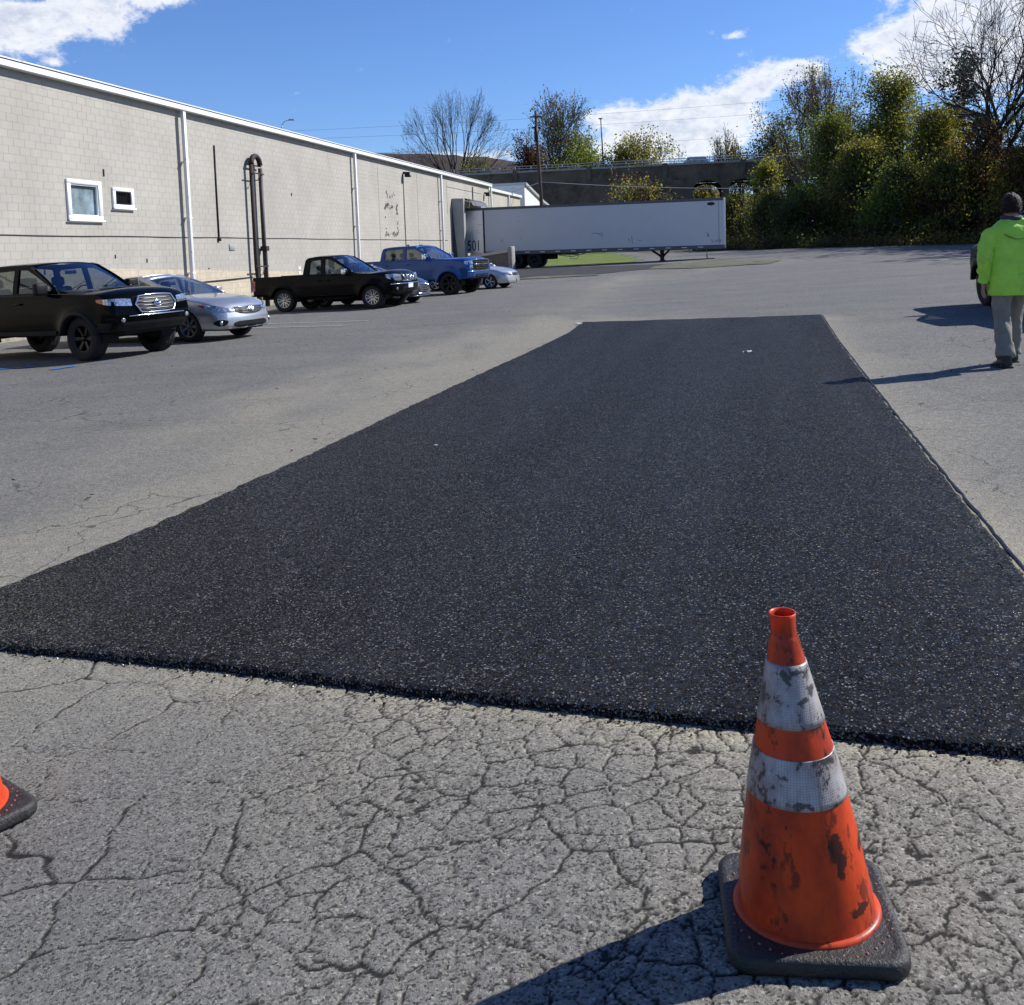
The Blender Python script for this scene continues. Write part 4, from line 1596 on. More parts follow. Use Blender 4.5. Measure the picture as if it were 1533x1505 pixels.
            mb.tube([(xw, -c.hw + .2, c.R), (xw, c.hw - .2, c.R)], .045, 8)
        mb.build('underbody', M['under'], c.root)
        return o

    # panel laid on the nose/tail (coordinates y,z) or side (x,z)
    def face_pt(c, u, z, off, end):
        """u = distance along the plan outline from the centre line; end 'f' or 'r'; sign gives side"""
        s = 1 if u >= 0 else -1
        u = abs(u)
        xe = c.xf if end == 'f' else c.xr
        ye = c.side_y(xe, z)
        if u <= ye:
            y = u
            x = c.warp(xe, y, z)
            # outward normal in plan
            y2 = y + .01
            x2 = c.warp(xe, y2, z)
            t = Vector((x2 - x, y2 - y)).normalized()
        else:
            rem = u - ye
            px, py = xe, ye
            st = .01
            sg = -1 if end == 'f' else 1
            X = px
            wx, wy = c.warp(px, py, z), py
            while rem > 0:
                X += sg * st * .5
                ny = c.side_y(X, z)
                nx = c.warp(X, ny, z)
                dl = math.hypot(nx - wx, ny - wy)
                rem -= dl
                lastt = Vector((nx - wx, ny - wy))
                wx, wy = nx, ny
            x, y = wx, wy
            t = lastt.normalized() if lastt.length > 0 else Vector((0, 1))
        if end == 'f':
            n_ = Vector((t.y, -t.x))
        else:
            n_ = Vector((-t.y, t.x))
        if (end == 'f' and n_.x < -.2):
            n_ = -n_
        if (end == 'r' and n_.x > .2):
            n_ = -n_
        if abs(n_.x) < .35 and n_.y < 0:
            n_ = -n_
        return Vector((x + n_.x * off, s * (y + n_.y * off), z))

    def face_panel(c, name, m, cols, off=.012, end='f', nz=3, parent=None, both=False, depth=.03):
        """cols: list of (u, z0, z1)"""
        for sgn in ((1, -1) if both else (1,)):
            mb = MB()
            V = []
            for (u, z0, z1) in cols:
                for k in range(nz + 1):
                    V.append(c.face_pt(u * sgn, z0 + (z1 - z0) * k / nz, off, end))
            N = nz + 1
            F = []
            for i in range(len(cols) - 1):
                for k in range(nz):
                    q = (i * N + k, i * N + k + 1, (i + 1) * N + k + 1, (i + 1) * N + k)
                    F.append(q)
            B = len(V)
            V2 = [c.face_pt(u * sgn, z0 + (z1 - z0) * k / nz, off - depth, end) for (u, z0, z1) in cols for k in range(nz + 1)]
            rim = [i * N for i in range(len(cols))] + [(len(cols) - 1) * N + k for k in range(1, N)] + [i * N + nz for i in range(len(cols) - 2, -1, -1)] + [k for k in range(nz - 1, 0, -1)]
            for a, b in zip(rim, rim[1:] + rim[:1]):
                F.append((a, b, b + B, a + B))
            mb.add(V + V2, F, False)
            bm = bmesh.new()
            me = bpy.data.meshes.new(name)
            me.from_pydata([tuple(v) for v in mb.v], [], mb.f)
            bm.from_mesh(me)
            bmesh.ops.recalc_face_normals(bm, faces=bm.faces)
            bm.to_mesh(me)
            bm.free()
            me.materials.append(m)
            o = link(bpy.data.objects.new(name, me), parent or c.root)
        return o

    def bar(c, name, m, pts, rad, end='f', off=.02, parent=None, n=8, closed=False):
        mb = MB()
        mb.tube([c.face_pt(u, z, off, end) for u, z in pts], rad, n, closed=closed)
        return mb.build(name, m, parent or c.root)

    def side_panel(c, name, m, pts, off=.006, thick=.02, sides=(-1, 1), parent=None):
        """pts polygon (x,z)"""
        for s in sides:
            mb = MB()
            n_ = len(pts)
            V = [(x, s * (c.side_y(x, z) + off), z) for x, z in pts] + [(x, s * (c.side_y(x, z) + off - thick), z) for x, z in pts]
            F = [tuple(range(n_)) if s > 0 else tuple(reversed(range(n_)))] + [(i, (i + 1) % n_, (i + 1) % n_ + n_, i + n_) for i in range(n_)]
            mb.add(V, F)
            o = mb.build(name, m, parent or c.root)
        return o

    def seam(c, pts, sides=(-1, 1), w_=.007, m=None):
        for s in sides:
            mb = MB()
            mb.tube([(x, s * (c.side_y(x, z) + .0005), z) for x, z in pts], w_ / 2, 4)
            mb.build('door_seam', m or M['ink'], c.root)

    def flare(c, m, w0=.0, w1=.07, out=.035):
        for xw in c.wheels:
            for s in (-1, 1):
                mb = MB()
                V = []
                n = 20
                a_ = c.p['arch']
                for k in range(n + 1):
                    d = -1 + 2 * k / n
                    x = xw + a_ * math.sin(d * math.pi / 2)
                    z = c.bottom(x)
                    cx, cz = xw, c.R * .9
                    dr = Vector((x - cx, z - cz)).normalized()
                    for (rr, oo) in ((-.008, -.03), (-.008, out), (w1 * .6, out), (w1, .004)):
                        px, pz = x + dr.x * rr, z + dr.y * rr
                        V.append((px, s * (c.side_y(px, max(pz, c.p['rocker'])) + oo), pz))
                F = []
                for k in range(n):
                    for q in range(3):
                        f = (k * 4 + q, k * 4 + q + 1, (k + 1) * 4 + q + 1, (k + 1) * 4 + q)
                        F.append(f if s > 0 else f[::-1])
                mb.add(V, F, True)
                mb.build('wheel_flare', m, c.root)

    def cabin(c, m, g):
        """g: dict with side outline polygon 'out' (x,z), windows 'holes' list, belt half width yb, roof half width yt, zb, zr"""
        yb, yt, zb_, zr = g['yb'], g['yt'], g['zb'], g['zr']

        def sy(x, z):
            t = (z - zb_) / (zr - zb_)
            return yb + (yt - yb) * (t ** 1.25 if t > 0 else t)
        for s in (-1, 1):
            bm = bmesh.new()
            edges = []
            for poly in [g['out']] + g['holes']:
                vs = [bm.verts.new((x, 0, z)) for x, z in poly]
                for a, b in zip(vs, vs[1:] + vs[:1]):
                    edges.append(bm.edges.new((a, b)))
            bmesh.ops.triangle_fill(bm, use_beauty=True, edges=edges)
            bmesh.ops.subdivide_edges(bm, edges=list(bm.edges), cuts=1)
            for v in bm.verts:
                v.co.y = s * sy(v.co.x, v.co.z)
            bmesh.ops.recalc_face_normals(bm, faces=bm.faces)
            if bm.faces[:] and sum(f.normal.y for f in bm.faces) * s < 0:
                bmesh.ops.reverse_faces(bm, faces=bm.faces)
            ret = bmesh.ops.solidify(bm, geom=list(bm.faces), thickness=.045)
            me = bpy.data.meshes.new('pillars')
            bm.to_mesh(me)
            bm.free()
            me.materials.append(m)
            link(bpy.data.objects.new('pillars', me), c.root)
            for poly in g['holes']:
                cx = sum(p_[0] for p_ in poly) / len(poly)
                cz = sum(p_[1] for p_ in poly) / len(poly)
                mb = MB()
                V = [(x + (x - cx) * .02, s * (sy(x, z) - .022), z + (z - cz) * .02) for x, z in poly]
                mb.add(V, [tuple(range(len(V))) if s > 0 else tuple(reversed(range(len(V))))])
                mb.build('side_window', g.get('glass', M['glass']), c.root)
        # roof
        prof = g['roof']      # list of (x,z) from windscreen top to rear top at the centre line
        mb = MB()
        ny = 10
        V = []
        for (x, z) in prof:
            for k in range(ny + 1):
                u = -1 + 2 * k / ny
                V.append((x + g.get('roof_bow', .0) * (1 - u * u), u * (yt + .012), z - g.get('crown', .045) * abs(u) ** 2.6))
        N = ny + 1
        F = [(i * N + k, i * N + k + 1, (i + 1) * N + k + 1, (i + 1) * N + k) for i in range(len(prof) - 1) for k in range(ny)]
        V2 = [(x, y, z - .04) for x, y, z in V]
        B = len(V)
        F2 = [tuple(B + q for q in f[::-1]) for f in F]
        rim = [k for k in range(N)] + [i * N + ny for i in range(1, len(prof))] + [(len(prof) - 1) * N + k for k in range(ny - 1, -1, -1)] + [i * N for i in range(len(prof) - 2, 0, -1)]
        F3 = [(a, b, b + B, a + B) for a, b in zip(rim, rim[1:] + rim[:1])]
        mb.add(V + V2, F + F2 + F3, True)
        bmm = bmesh.new()
        me = bpy.data.meshes.new('roof')
        me.from_pydata(mb.v, [], mb.f)
        bmm.from_mesh(me)
        bmesh.ops.recalc_face_normals(bmm, faces=bmm.faces)
        bmm.to_mesh(me)
        bmm.free()
        me.materials.append(m)
        me.polygons.foreach_set('use_smooth', np.ones(len(me.polygons), dtype=bool))
        link(bpy.data.objects.new('roof', me), c.root)
        # windscreen and rear window
        for nm, (x0, z0, y0, x1, z1, y1), bow, gm in (('windscreen', g['ws'], .10, M['ws_glass']), ('rear_window', g['rw'], -.04, g.get('glass', M['glass']))):
            mb = MB()
            V = []
            nn = 10
            mm = 6
            for i in range(mm + 1):
                t = i / mm
                for k in range(nn + 1):
                    u = -1 + 2 * k / nn
                    hy = y0 + (y1 - y0) * t
                    V.append((x0 + (x1 - x0) * t + bow * (1 - u * u) * (1 - .4 * t), u * hy, z0 + (z1 - z0) * t + .02 * math.sin(math.pi * t) - (g.get('crown', .045) + .012) * abs(u) ** 2.6 * t))
            N = nn + 1
            F = [(i * N + k, i * N + k + 1, (i + 1) * N + k + 1, (i + 1) * N + k) for i in range(mm) for k in range(nn)]
            if bow < 0:
                F = [f[::-1] for f in F]
            mb.add(V, F, True)
            mb.build(nm, gm, c.root)
            for sd in (0, nn):
                mb = MB()
                mb.tube([tuple(V[i * N + sd]) for i in range(mm + 1)], .032, 8)
                mb.build('pillar', m, c.root)
            # black border band at the bottom
            mb = MB()
            mb.tube([V[k] for k in range(nn + 1)], .022, 6)
            mb.build('window_trim', M['plastic'], c.root)
        # interior
        xw, xb = g['ws'][0], g['rw'][0]
        mb = MB()
        mb.rbox(xw - .75, xw - .12, -yb + .12, yb - .12, zb_ - .28, zb_ + .04, r=.05)
        mb.build('dashboard', M['seat'], c.root)
        mb = MB()
        mb.box(xb + .05, xw - .2, -yb + .08, yb - .08, zb_ - .75, zb_ - .55)
        mb.build('cabin_floor', M['under'], c.root)
        for row in g['seats']:
            for sy_ in (-.38, .38):
                mb = MB()
                mb.rbox(row - .25, row + .28, sy_ - .25, sy_ + .25, zb_ - .55, zb_ - .35, r=.06)
                T = Matrix.Translation((row - .28, 0, 0)) @ Matrix.Rotation(R(-10), 4, 'Y')
                mb.rbox(-.08, .08, sy_ - .24, sy_ + .24, zb_ - .45, zb_ + .16, r=.06, M4=T)
                T = Matrix.Translation((row - .30, 0, 0)) @ Matrix.Rotation(R(-10), 4, 'Y')
                mb.rbox(-.06, .04, sy_ - .13, sy_ + .13, zb_ + .18, zb_ + .36, r=.04, M4=T)
                mb.build('seat', M['seat'], c.root)
        mb = MB()
        T = Matrix.Translation((xw - .85, .38, zb_ - .02)) @ Matrix.Rotation(R(-65), 4, 'Y')
        mb.tube([T @ Vector((.18 * math.cos(a), .18 * math.sin(a), 0)) for a in np.linspace(0, 2 * math.pi, 17)[:-1]], .014, 6, closed=True)
        mb.build('steering_wheel', M['plastic'], c.root)
        mb = MB()
        mx = g['ws'][3] + .10
        mb.rbox(mx, mx + .03, -.12, .12, g['ws'][4] - .20, g['ws'][4] - .13, r=.01)
        mb.build('rear_view_mirror', M['plastic'], c.root)

    def mirrors(c, m, x, z, y, big=1.0):
        for s in (-1, 1):
            mb = MB()
            mb.rbox(x - .07, x + .06, min(s * (y + .06), s * (y + .06 + .22 * big)), max(s * (y + .06), s * (y + .06 + .22 * big)), z - .02, z + .17 * big, r=.035)
            mb.tube([(x, s * (y - .04), z + .02), (x, s * (y + .1), z + .04)], .025, 6)
            o = mb.build('mirror', m, c.root)
            mb = MB()
            ya, yb_ = sorted((s * (y + .085), s * (y + .035 + .22 * big)))
            mb.box(x - .074, x - .071, ya, yb_, z + .01, z + .14 * big)
            mb.build('mirror_glass', M['chrome'], o)

    def handles(c, m, spots):
        for (x, z) in spots:
            for s in (-1, 1):
                y = c.side_y(x, z)
                mb = MB()
                mb.rbox(x - .09, x + .09, min(s * (y + .005), s * (y + .04)), max(s * (y + .005), s * (y + .04)), z - .018, z + .018, r=.012)
                mb.build('door_handle', m, c.root)

    def wheelset(c, rim_m, spokes, twist=False, width=.25, rimr=None, inset=.03):
        for xw in c.wheels:
            for s in (-1, 1):
                wheel_parts(c.root, xw, s * (c.hw - width / 2 - inset), c.R, c.R, width, rim_m, s, spokes, rimr, .035, twist)


def ellipse_ring(car, name, m, cu, cz, a, b, r_, end='f', off=.03, parent=None):
    pts = [(cu + a * math.cos(t), cz + b * math.sin(t)) for t in np.linspace(0, 2 * math.pi, 21)[:-1]]
    return car.bar(name, m, pts, r_, end, off, parent, 6, True)


def place(name, x, y, heading, label, cat, group=None, dz=0.0):
    return empty(name, (x, y, gz(x, y) + dz), R(heading), label, cat, group, gnormal(x, y))


def pickup(name, x, y, heading, label, paint_m, k):
    """k: options per truck"""
    root = place(name, x, y, heading, label, 'pickup truck')
    wb = k['wb']
    xf, xr = wb / 2 + k['fo'], -wb / 2 - k['ro']
    hb = k['belt_h']
    hd = k['hood_h']
    cab_f = k['cab_f']      # x of windscreen base
    cab_r = k['cab_r']      # back of cab
    rk = k['rocker']
    p = dict(xf=xf, xr=xr, w=k['w'], wheels=[-wb / 2, wb / 2], r=k['r'], arch=k['arch'], rocker=rk,
             belt=[(xr, hb + .02), (cab_r - .03, hb + .02), (cab_f, hb), (cab_f + .4, hb - .01), (xf - .45, hd - .14), (xf - .12, hd - .20), (xf, hd - .26)],
             top=[(xr, hb + .04), (cab_f - .3, hb + .05), (cab_f, hb + .06), (cab_f + .45, hb + .045), (xf - .4, hd - .01), (xf - .15, hd - .05), (xf - .04, hd - .10), (xf, hd - .16)],
             sill=[(xr, rk + .12), (-wb / 2, rk + .05), (-wb / 2 + .6, rk), (wb / 2 - .6, rk), (wb / 2 + .5, rk + .02), (xf, rk + .06)],
             bed=(xr + .06, cab_r - .05, hb - .48), nose_in=.10, nose_round=.42, tail_in=.03, tail_round=.1, bow=k.get('bow', .13), bow_r=.02,
             nose_rake=k.get('nose_rake', [(0, -.12), (.45, -.03), (.75, .0), (1.1, -.05), (1.4, -.1)]), flare=k.get('flare', .03), tuck_lo=.05, tuck_hi=.04, crease=.008)
    c = Car(root, p)
    c.body(paint_m)
    zr = k['roof_h']
    yb = k['w'] / 2 - .085
    yt = k['w'] / 2 - .22
    rear_t = cab_r + .14
    wt = cab_f - k.get('ws_run', .85)
    out = [(cab_r, hb - .02), (cab_r + .02, hb + .2), (rear_t - .05, zr - .13), (rear_t + .05, zr - .055), (wt - .1, zr - .03), (wt + .08, zr - .07), (cab_f + .05, hb + .06), (cab_f + .08, hb - .02)]
    H = []
    a0 = cab_r + .17
    split = k['split']
    if k['crew']:
        H.append([(a0, hb + .05), (a0 + .04, zr - .19), (a0 + .10, zr - .14), (split - .07, zr - .12), (split - .06, hb + .05)])
    else:
        H.append([(a0 + .06, hb + .07), (a0 + .08, zr - .20), (a0 + .14, zr - .15), (split - .10, zr - .13), (split - .09, hb + .07)])
    H.append([(split + .06, hb + .05), (split + .05, zr - .12), (wt - .05, zr - .13), (wt + .16, zr - .22), (cab_f - .12, hb + .13), (cab_f - .14, hb + .05)])
    c.cabin(paint_m, dict(yb=yb, yt=yt, zb=hb, zr=zr - .03, out=out, holes=H, glass=k.get('glass', M['glass']),
                          roof=[(wt + .06, zr - .035), (wt - .05, zr - .005), (wt - .3, zr), ((wt + rear_t) / 2, zr + .005), (rear_t + .2, zr), (rear_t + .02, zr - .02), (rear_t - .05, zr - .06)],
                          ws=(cab_f + .03, hb + .05, yb - .02, wt + .06, zr - .04, yt - .0), rw=(cab_r + .02, hb + .04, yb - .02, rear_t - .04, zr - .07, yt - .0), roof_bow=.04,
                          seats=k['seats']))
    # back wall of cab below the rear window and bed rails are in the body; cap rail
    for s in (-1, 1):
        mb = MB()
        ya = s * (k['w'] / 2 - .10)
        mb.rbox(xr + .02, cab_r - .04, ya - .045, ya + .045, hb + .03, hb + .055, r=.008, seg=1)
        mb.build('bed_rail_cap', M['plastic'], root)
    # tail gate, tail lamps, rear bumper
    c.face_panel('tailgate', paint_m, [(-.62, rk + .28, hb - .02), (0, rk + .28, hb - .02), (.62, rk + .28, hb - .02)], .012, 'r')
    ye = c.side_y(xr, hb - .2)
    c.face_panel('tail_lamp', M['tail_red'], [(ye - .12, hb - .42, hb - .04), (ye - .02, hb - .42, hb - .04), (ye + .06, hb - .40, hb - .05), (ye + .12, hb - .36, hb - .08)], .014, 'r', both=True)
    mb = MB()
    mb.rbox(xr - .16, xr + .03, -.8, .8, rk + .10, rk + .27, r=.04)
    mb.build('rear_bumper', k.get('rb_m', M['chrome']), root)
    # seams
    bz = rk + .06
    c.seam([(cab_r - .02, bz), (cab_r - .02, hb)], w_=.014)
    c.seam([(split, bz), (split, hb)])
    c.seam([(cab_f - .02, bz + .1), (cab_f + .02, hb - .2), (cab_f - .0, hb)])
    c.seam([(cab_r + .05, bz), (cab_f - .02, bz)])
    c.handles(k.get('handle_m', paint_m), [(split + .18, hb - .14)] + ([(a0 + .15, hb - .14)] if k['crew'] else [(split - .12, hb - .14)]))
    c.mirrors(k.get('mirror_m', M['plastic']), cab_f - .18, hb + .03, yb - .02, k.get('mirror', 1.15))
    for ya in (-.55, .1):
        mb = MB()
        mb.tube([(cab_f + .09, ya, hb + .10), (cab_f - .12, ya + .45, hb + .23)], .009, 5)
        mb.build('wiper', M['plastic'], root)
    return root, c, p


def tacoma():
    k = dict(wb=3.24, fo=.92, ro=1.22, w=1.89, r=.40, arch=.47, rocker=.46, belt_h=1.19, hood_h=1.27, cab_f=.98, cab_r=-1.14, split=-.15, crew=True, roof_h=1.80,
             flare=.05, seats=[.05, -.75], rb_m=M['plastic'], ws_run=.80, mirror=1.15, nose_rake=[(.4, -.20), (.62, -.02), (.78, .02), (1.0, -.02), (1.25, -.10)])
    hx, hy = -7.59 + .04, 17.52
    hd = -27.5
    f = Vector((math.cos(R(hd)), math.sin(R(hd))))
    lft = Vector((-f.y, f.x))
    c0 = Vector((hx, hy)) - f * 1.62 + lft * .80
    root, c, p = pickup('pickup_truck', c0.x, c0.y, hd, 'black crew cab pickup truck with chrome grille, leftmost vehicle nearest the camera', M['black_paint'], k)
    c.wheelset(M['dark_alloy'], 6, width=.27, rimr=.235)
    c.flare(M['plastic'], w1=.085, out=.05)
    xf = p['xf']
    # grille: chrome hexagon with bars
    g = c.face_panel('grille', M['ink'], [(-.43, .93, 1.0), (-.36, .85, 1.085), (-.2, .835, 1.10), (0, .835, 1.10), (.2, .835, 1.10), (.36, .85, 1.085), (.43, .93, 1.0)], .016)
    c.bar('grille_surround', M['chrome'], [(-.455, .96), (-.37, 1.10), (-.2, 1.115), (0, 1.12), (.2, 1.115), (.37, 1.10), (.455, .96), (.37, .82), (.2, .805), (0, .805), (-.2, .805), (-.37, .82)], .016, off=.028, parent=g, closed=True)
    for z in (.87, .93, .99, 1.05):
        ww = .40 if .9 < z < 1.0 else .35
        c.bar('grille_bar', M['grey_alloy'], [(u, z) for u in np.linspace(-ww, ww, 7)], .010, off=.022, parent=g, n=6)
    for (a, b) in ((.080, .055), (.030, .055), (.063, .024)):
        ellipse_ring(c, 'emblem', M['chrome'], 0, .96 + (.018 if b == .024 else 0), a, b, .008, off=.05, parent=g)
    h = c.face_panel('headlight', M['lamp_lens'], [(.52, .94, 1.06), (.65, .945, 1.075), (.80, .96, 1.08), (.92, .97, 1.08), (1.02, .985, 1.075)], .012, both=True)
    c.face_panel('turn_signal', M['amber'], [(1.03, .99, 1.085), (1.10, 1.01, 1.08), (1.17, 1.03, 1.075)], .010, both=True)
    c.face_panel('bumper', M['plastic'], [(u, .50, .66) for u in (-1.15, -.95, -.7, -.35, 0, .35, .7, .95, 1.15)], .035, depth=.06)
    c.face_panel('bumper_cover', M['black_paint'], [(u, .665, .755) for u in (-1.1, -.85, -.5, 0, .5, .85, 1.1)], .030, depth=.05)
    for s in (-1, 1):
        mb = MB()
        q = c.face_pt(s * .72, .70, .045, 'f')
        A = Matrix.Translation(q) @ Matrix.Rotation(R(90), 4, 'Y') @ Matrix.Rotation(R(s * 0), 4, 'X')
        mb.lathe([(.042, -.02), (.042, .0), (.03, .008), (.001, .010)], 16, A)
        mb.build('fog_lamp', M['lamp_lens'], root)
    c.bar('bumper_trim', M['chrome'], [(u, .765) for u in np.linspace(-.62, .62, 9)], .012, off=.034)
    # hood scoop
    mb = MB()
    mb.rbox(1.35, 1.95, -.27, .27, 1.20, 1.275, r=.03, taper=.86)
    mb.build('hood_scoop', M['black_paint'], root)
    # side sill guard
    c.side_panel('sill_guard', M['plastic'], [(-1.05, .47), (1.0, .47), (1.0, .55), (-1.05, .55)], .02)


def frontier():
    k = dict(wb=3.2, fo=.88, ro=1.15, w=1.85, r=.375, arch=.445, rocker=.42, belt_h=1.10, hood_h=1.20, cab_f=.92, cab_r=-.86, split=-.12, crew=False, roof_h=1.75,
             flare=.045, seats=[.05], ws_run=.80, nose_rake=[(.4, -.14), (.6, 0), (.8, .01), (1.0, -.03), (1.2, -.12)], mirror_m=M['chrome'], mirror=1.0)
    hd = -20.0
    f = Vector((math.cos(R(hd)), math.sin(R(hd))))
    lft = Vector((-f.y, f.x))
    mid = Vector((-5.79, 31.45))
    c0 = mid + lft * .79
    root, c, p = pickup('pickup_truck', c0.x, c0.y, hd, 'dark grey extended cab pickup truck with bright split spoke wheels, beside the rusty pipes', M['charcoal_paint'], k)
    c.wheelset(M['alloy'], 6, twist=True, width=.25, rimr=.24)
    c.flare(M['black_paint'], w1=.10, out=.03)
    g = c.face_panel('grille', M['plastic'], [(-.40, .86, 1.02), (0, .84, 1.04), (.40, .86, 1.02)], .014)
    for pts in ([(-.42, 1.05), (-.2, .84)], [(-.16, 1.05), (-.10, .84)], [(.16, 1.05), (.10, .84)], [(.42, 1.05), (.2, .84)]):
        c.bar('grille_bar', M['chrome'], pts, .035, off=.022, parent=g, n=6)
    c.bar('grille_bar', M['chrome'], [(-.44, .835), (0, .82), (.44, .835)], .022, off=.022, parent=g, n=6)
    ellipse_ring(c, 'emblem', M['chrome'], 0, .95, .075, .075, .014, off=.05, parent=g)
    c.bar('emblem_bar', M['chrome'], [(-.1, .95), (.1, .95)], .016, off=.05, parent=g)
    c.face_panel('headlight', M['lamp_lens'], [(.46, .84, 1.03), (.62, .84, 1.05), (.80, .86, 1.06), (.95, .90, 1.06), (1.05, .95, 1.05)], .012, both=True)
    c.face_panel('bumper', M['black_paint'], [(u, .50, .72) for u in (-1.15, -.95, -.7, -.35, 0, .35, .7, .95, 1.15)], .035, depth=.06)
    c.bar('bumper_trim', M['chrome'], [(u, .745) for u in np.linspace(-.95, .95, 11)], .018, off=.03)
    c.face_panel('air_intake', M['plastic'], [(-.45, .52, .64), (0, .52, .64), (.45, .52, .64)], .04)
    for s in (-1, 1):
        q = c.face_pt(s * .74, .60, .045, 'f')
        mb = MB()
        mb.lathe([(.05, -.02), (.05, .0), (.001, .012)], 12, Matrix.Translation(q) @ Matrix.Rotation(R(90), 4, 'Y'))
        mb.build('fog_lamp', M['lamp_lens'], root)
    pl = c.face_panel('number_plate', M['plate'], [(-.16, .60, .75), (0, .60, .75), (.16, .60, .75)], .055)
    c.bar('plate_border', M['blue_mark'], [(-.14, .735), (.14, .735)], .006, off=.057, parent=pl)


def silverado():
    k = dict(wb=3.75, fo=.97, ro=1.18, w=2.06, r=.435, arch=.53, rocker=.56, belt_h=1.40, hood_h=1.46, cab_f=1.12, cab_r=-1.22, split=-.10, crew=True, roof_h=2.02,
             flare=.055, seats=[.1, -.75], ws_run=.80, nose_rake=[(.5, -.12), (.7, 0), (1.0, .02), (1.3, 0), (1.5, -.08)], mirror_m=M['chrome'], mirror=1.3, bow=.09)
    hd = -24.0
    f = Vector((math.cos(R(hd)), math.sin(R(hd))))
    lft = Vector((-f.y, f.x))
    c0 = Vector((-2.35, 38.9)) - f * 1.87 + lft * .86
    root, c, p = pickup('pickup_truck', c0.x, c0.y, hd, 'tall blue crew cab pickup truck with black wheels, parked before the trailer', M['blue_paint'], k)
    c.wheelset(M['dark_alloy'], 6, width=.30, rimr=.28)
    c.flare(M['blue_paint'], w1=.10, out=.03)
    g = c.face_panel('grille', M['plastic'], [(-.66, .95, 1.30), (-.3, .92, 1.32), (0, .92, 1.32), (.3, .92, 1.32), (.66, .95, 1.30)], .014)
    for z in (.98, 1.06, 1.22, 1.29):
        c.bar('grille_bar', M['dark_metal'], [(u, z) for u in np.linspace(-.62, .62, 7)], .014, off=.024, parent=g, n=6)
    c.bar('grille_bar', M['chrome'], [(u, 1.145) for u in np.linspace(-.64, .64, 7)], .025, off=.03, parent=g, n=6)
    c.bar('grille_surround', M['chrome'], [(-.67, 1.31), (-.3, 1.335), (0, 1.335), (.3, 1.335), (.67, 1.31)], .018, off=.02, parent=g)
    mb = c.face_panel('emblem', M['ink'], [(-.13, 1.11, 1.18), (-.045, 1.11, 1.18), (-.04, 1.085, 1.205), (.04, 1.085, 1.205), (.045, 1.11, 1.18), (.13, 1.11, 1.18)], .062, parent=g)
    c.face_panel('headlight', M['lamp_lens'], [(.70, 1.15, 1.28), (.85, 1.14, 1.29), (1.0, 1.15, 1.29), (1.12, 1.18, 1.28)], .012, both=True)
    c.face_panel('headlight', M['lamp_lens'], [(.72, 1.02, 1.11), (.92, 1.02, 1.11)], .012, both=True)
    c.face_panel('bumper', M['blue_paint'], [(u, .62, .86) for u in (-1.2, -1.0, -.7, -.35, 0, .35, .7, 1.0, 1.2)], .045, depth=.07)
    c.face_panel('air_intake', M['plastic'], [(-.55, .63, .76), (0, .63, .76), (.55, .63, .76)], .052)
    c.bar('bumper_trim', M['chrome'], [(u, .875) for u in np.linspace(-1.0, 1.0, 11)], .016, off=.045)
    for s in (-1, 1):
        mb = MB()
        mb.rbox(.9, 1.15, s * 0.86 - .03, s * .86 + .03, 1.955, 1.985, r=.01) if False else mb.rbox(-.2, -.05, s * .55 - .04, s * .55 + .04, 2.02, 2.05, r=.012)
        mb.build('roof_lamp', M['dark_metal'], root)
    mb = MB()
    mb.tube([(-.4, 0, 2.0), (-.42, 0, 2.10)], [.04, .015], 8)
    mb.build('antenna', M['dark_metal'], root)


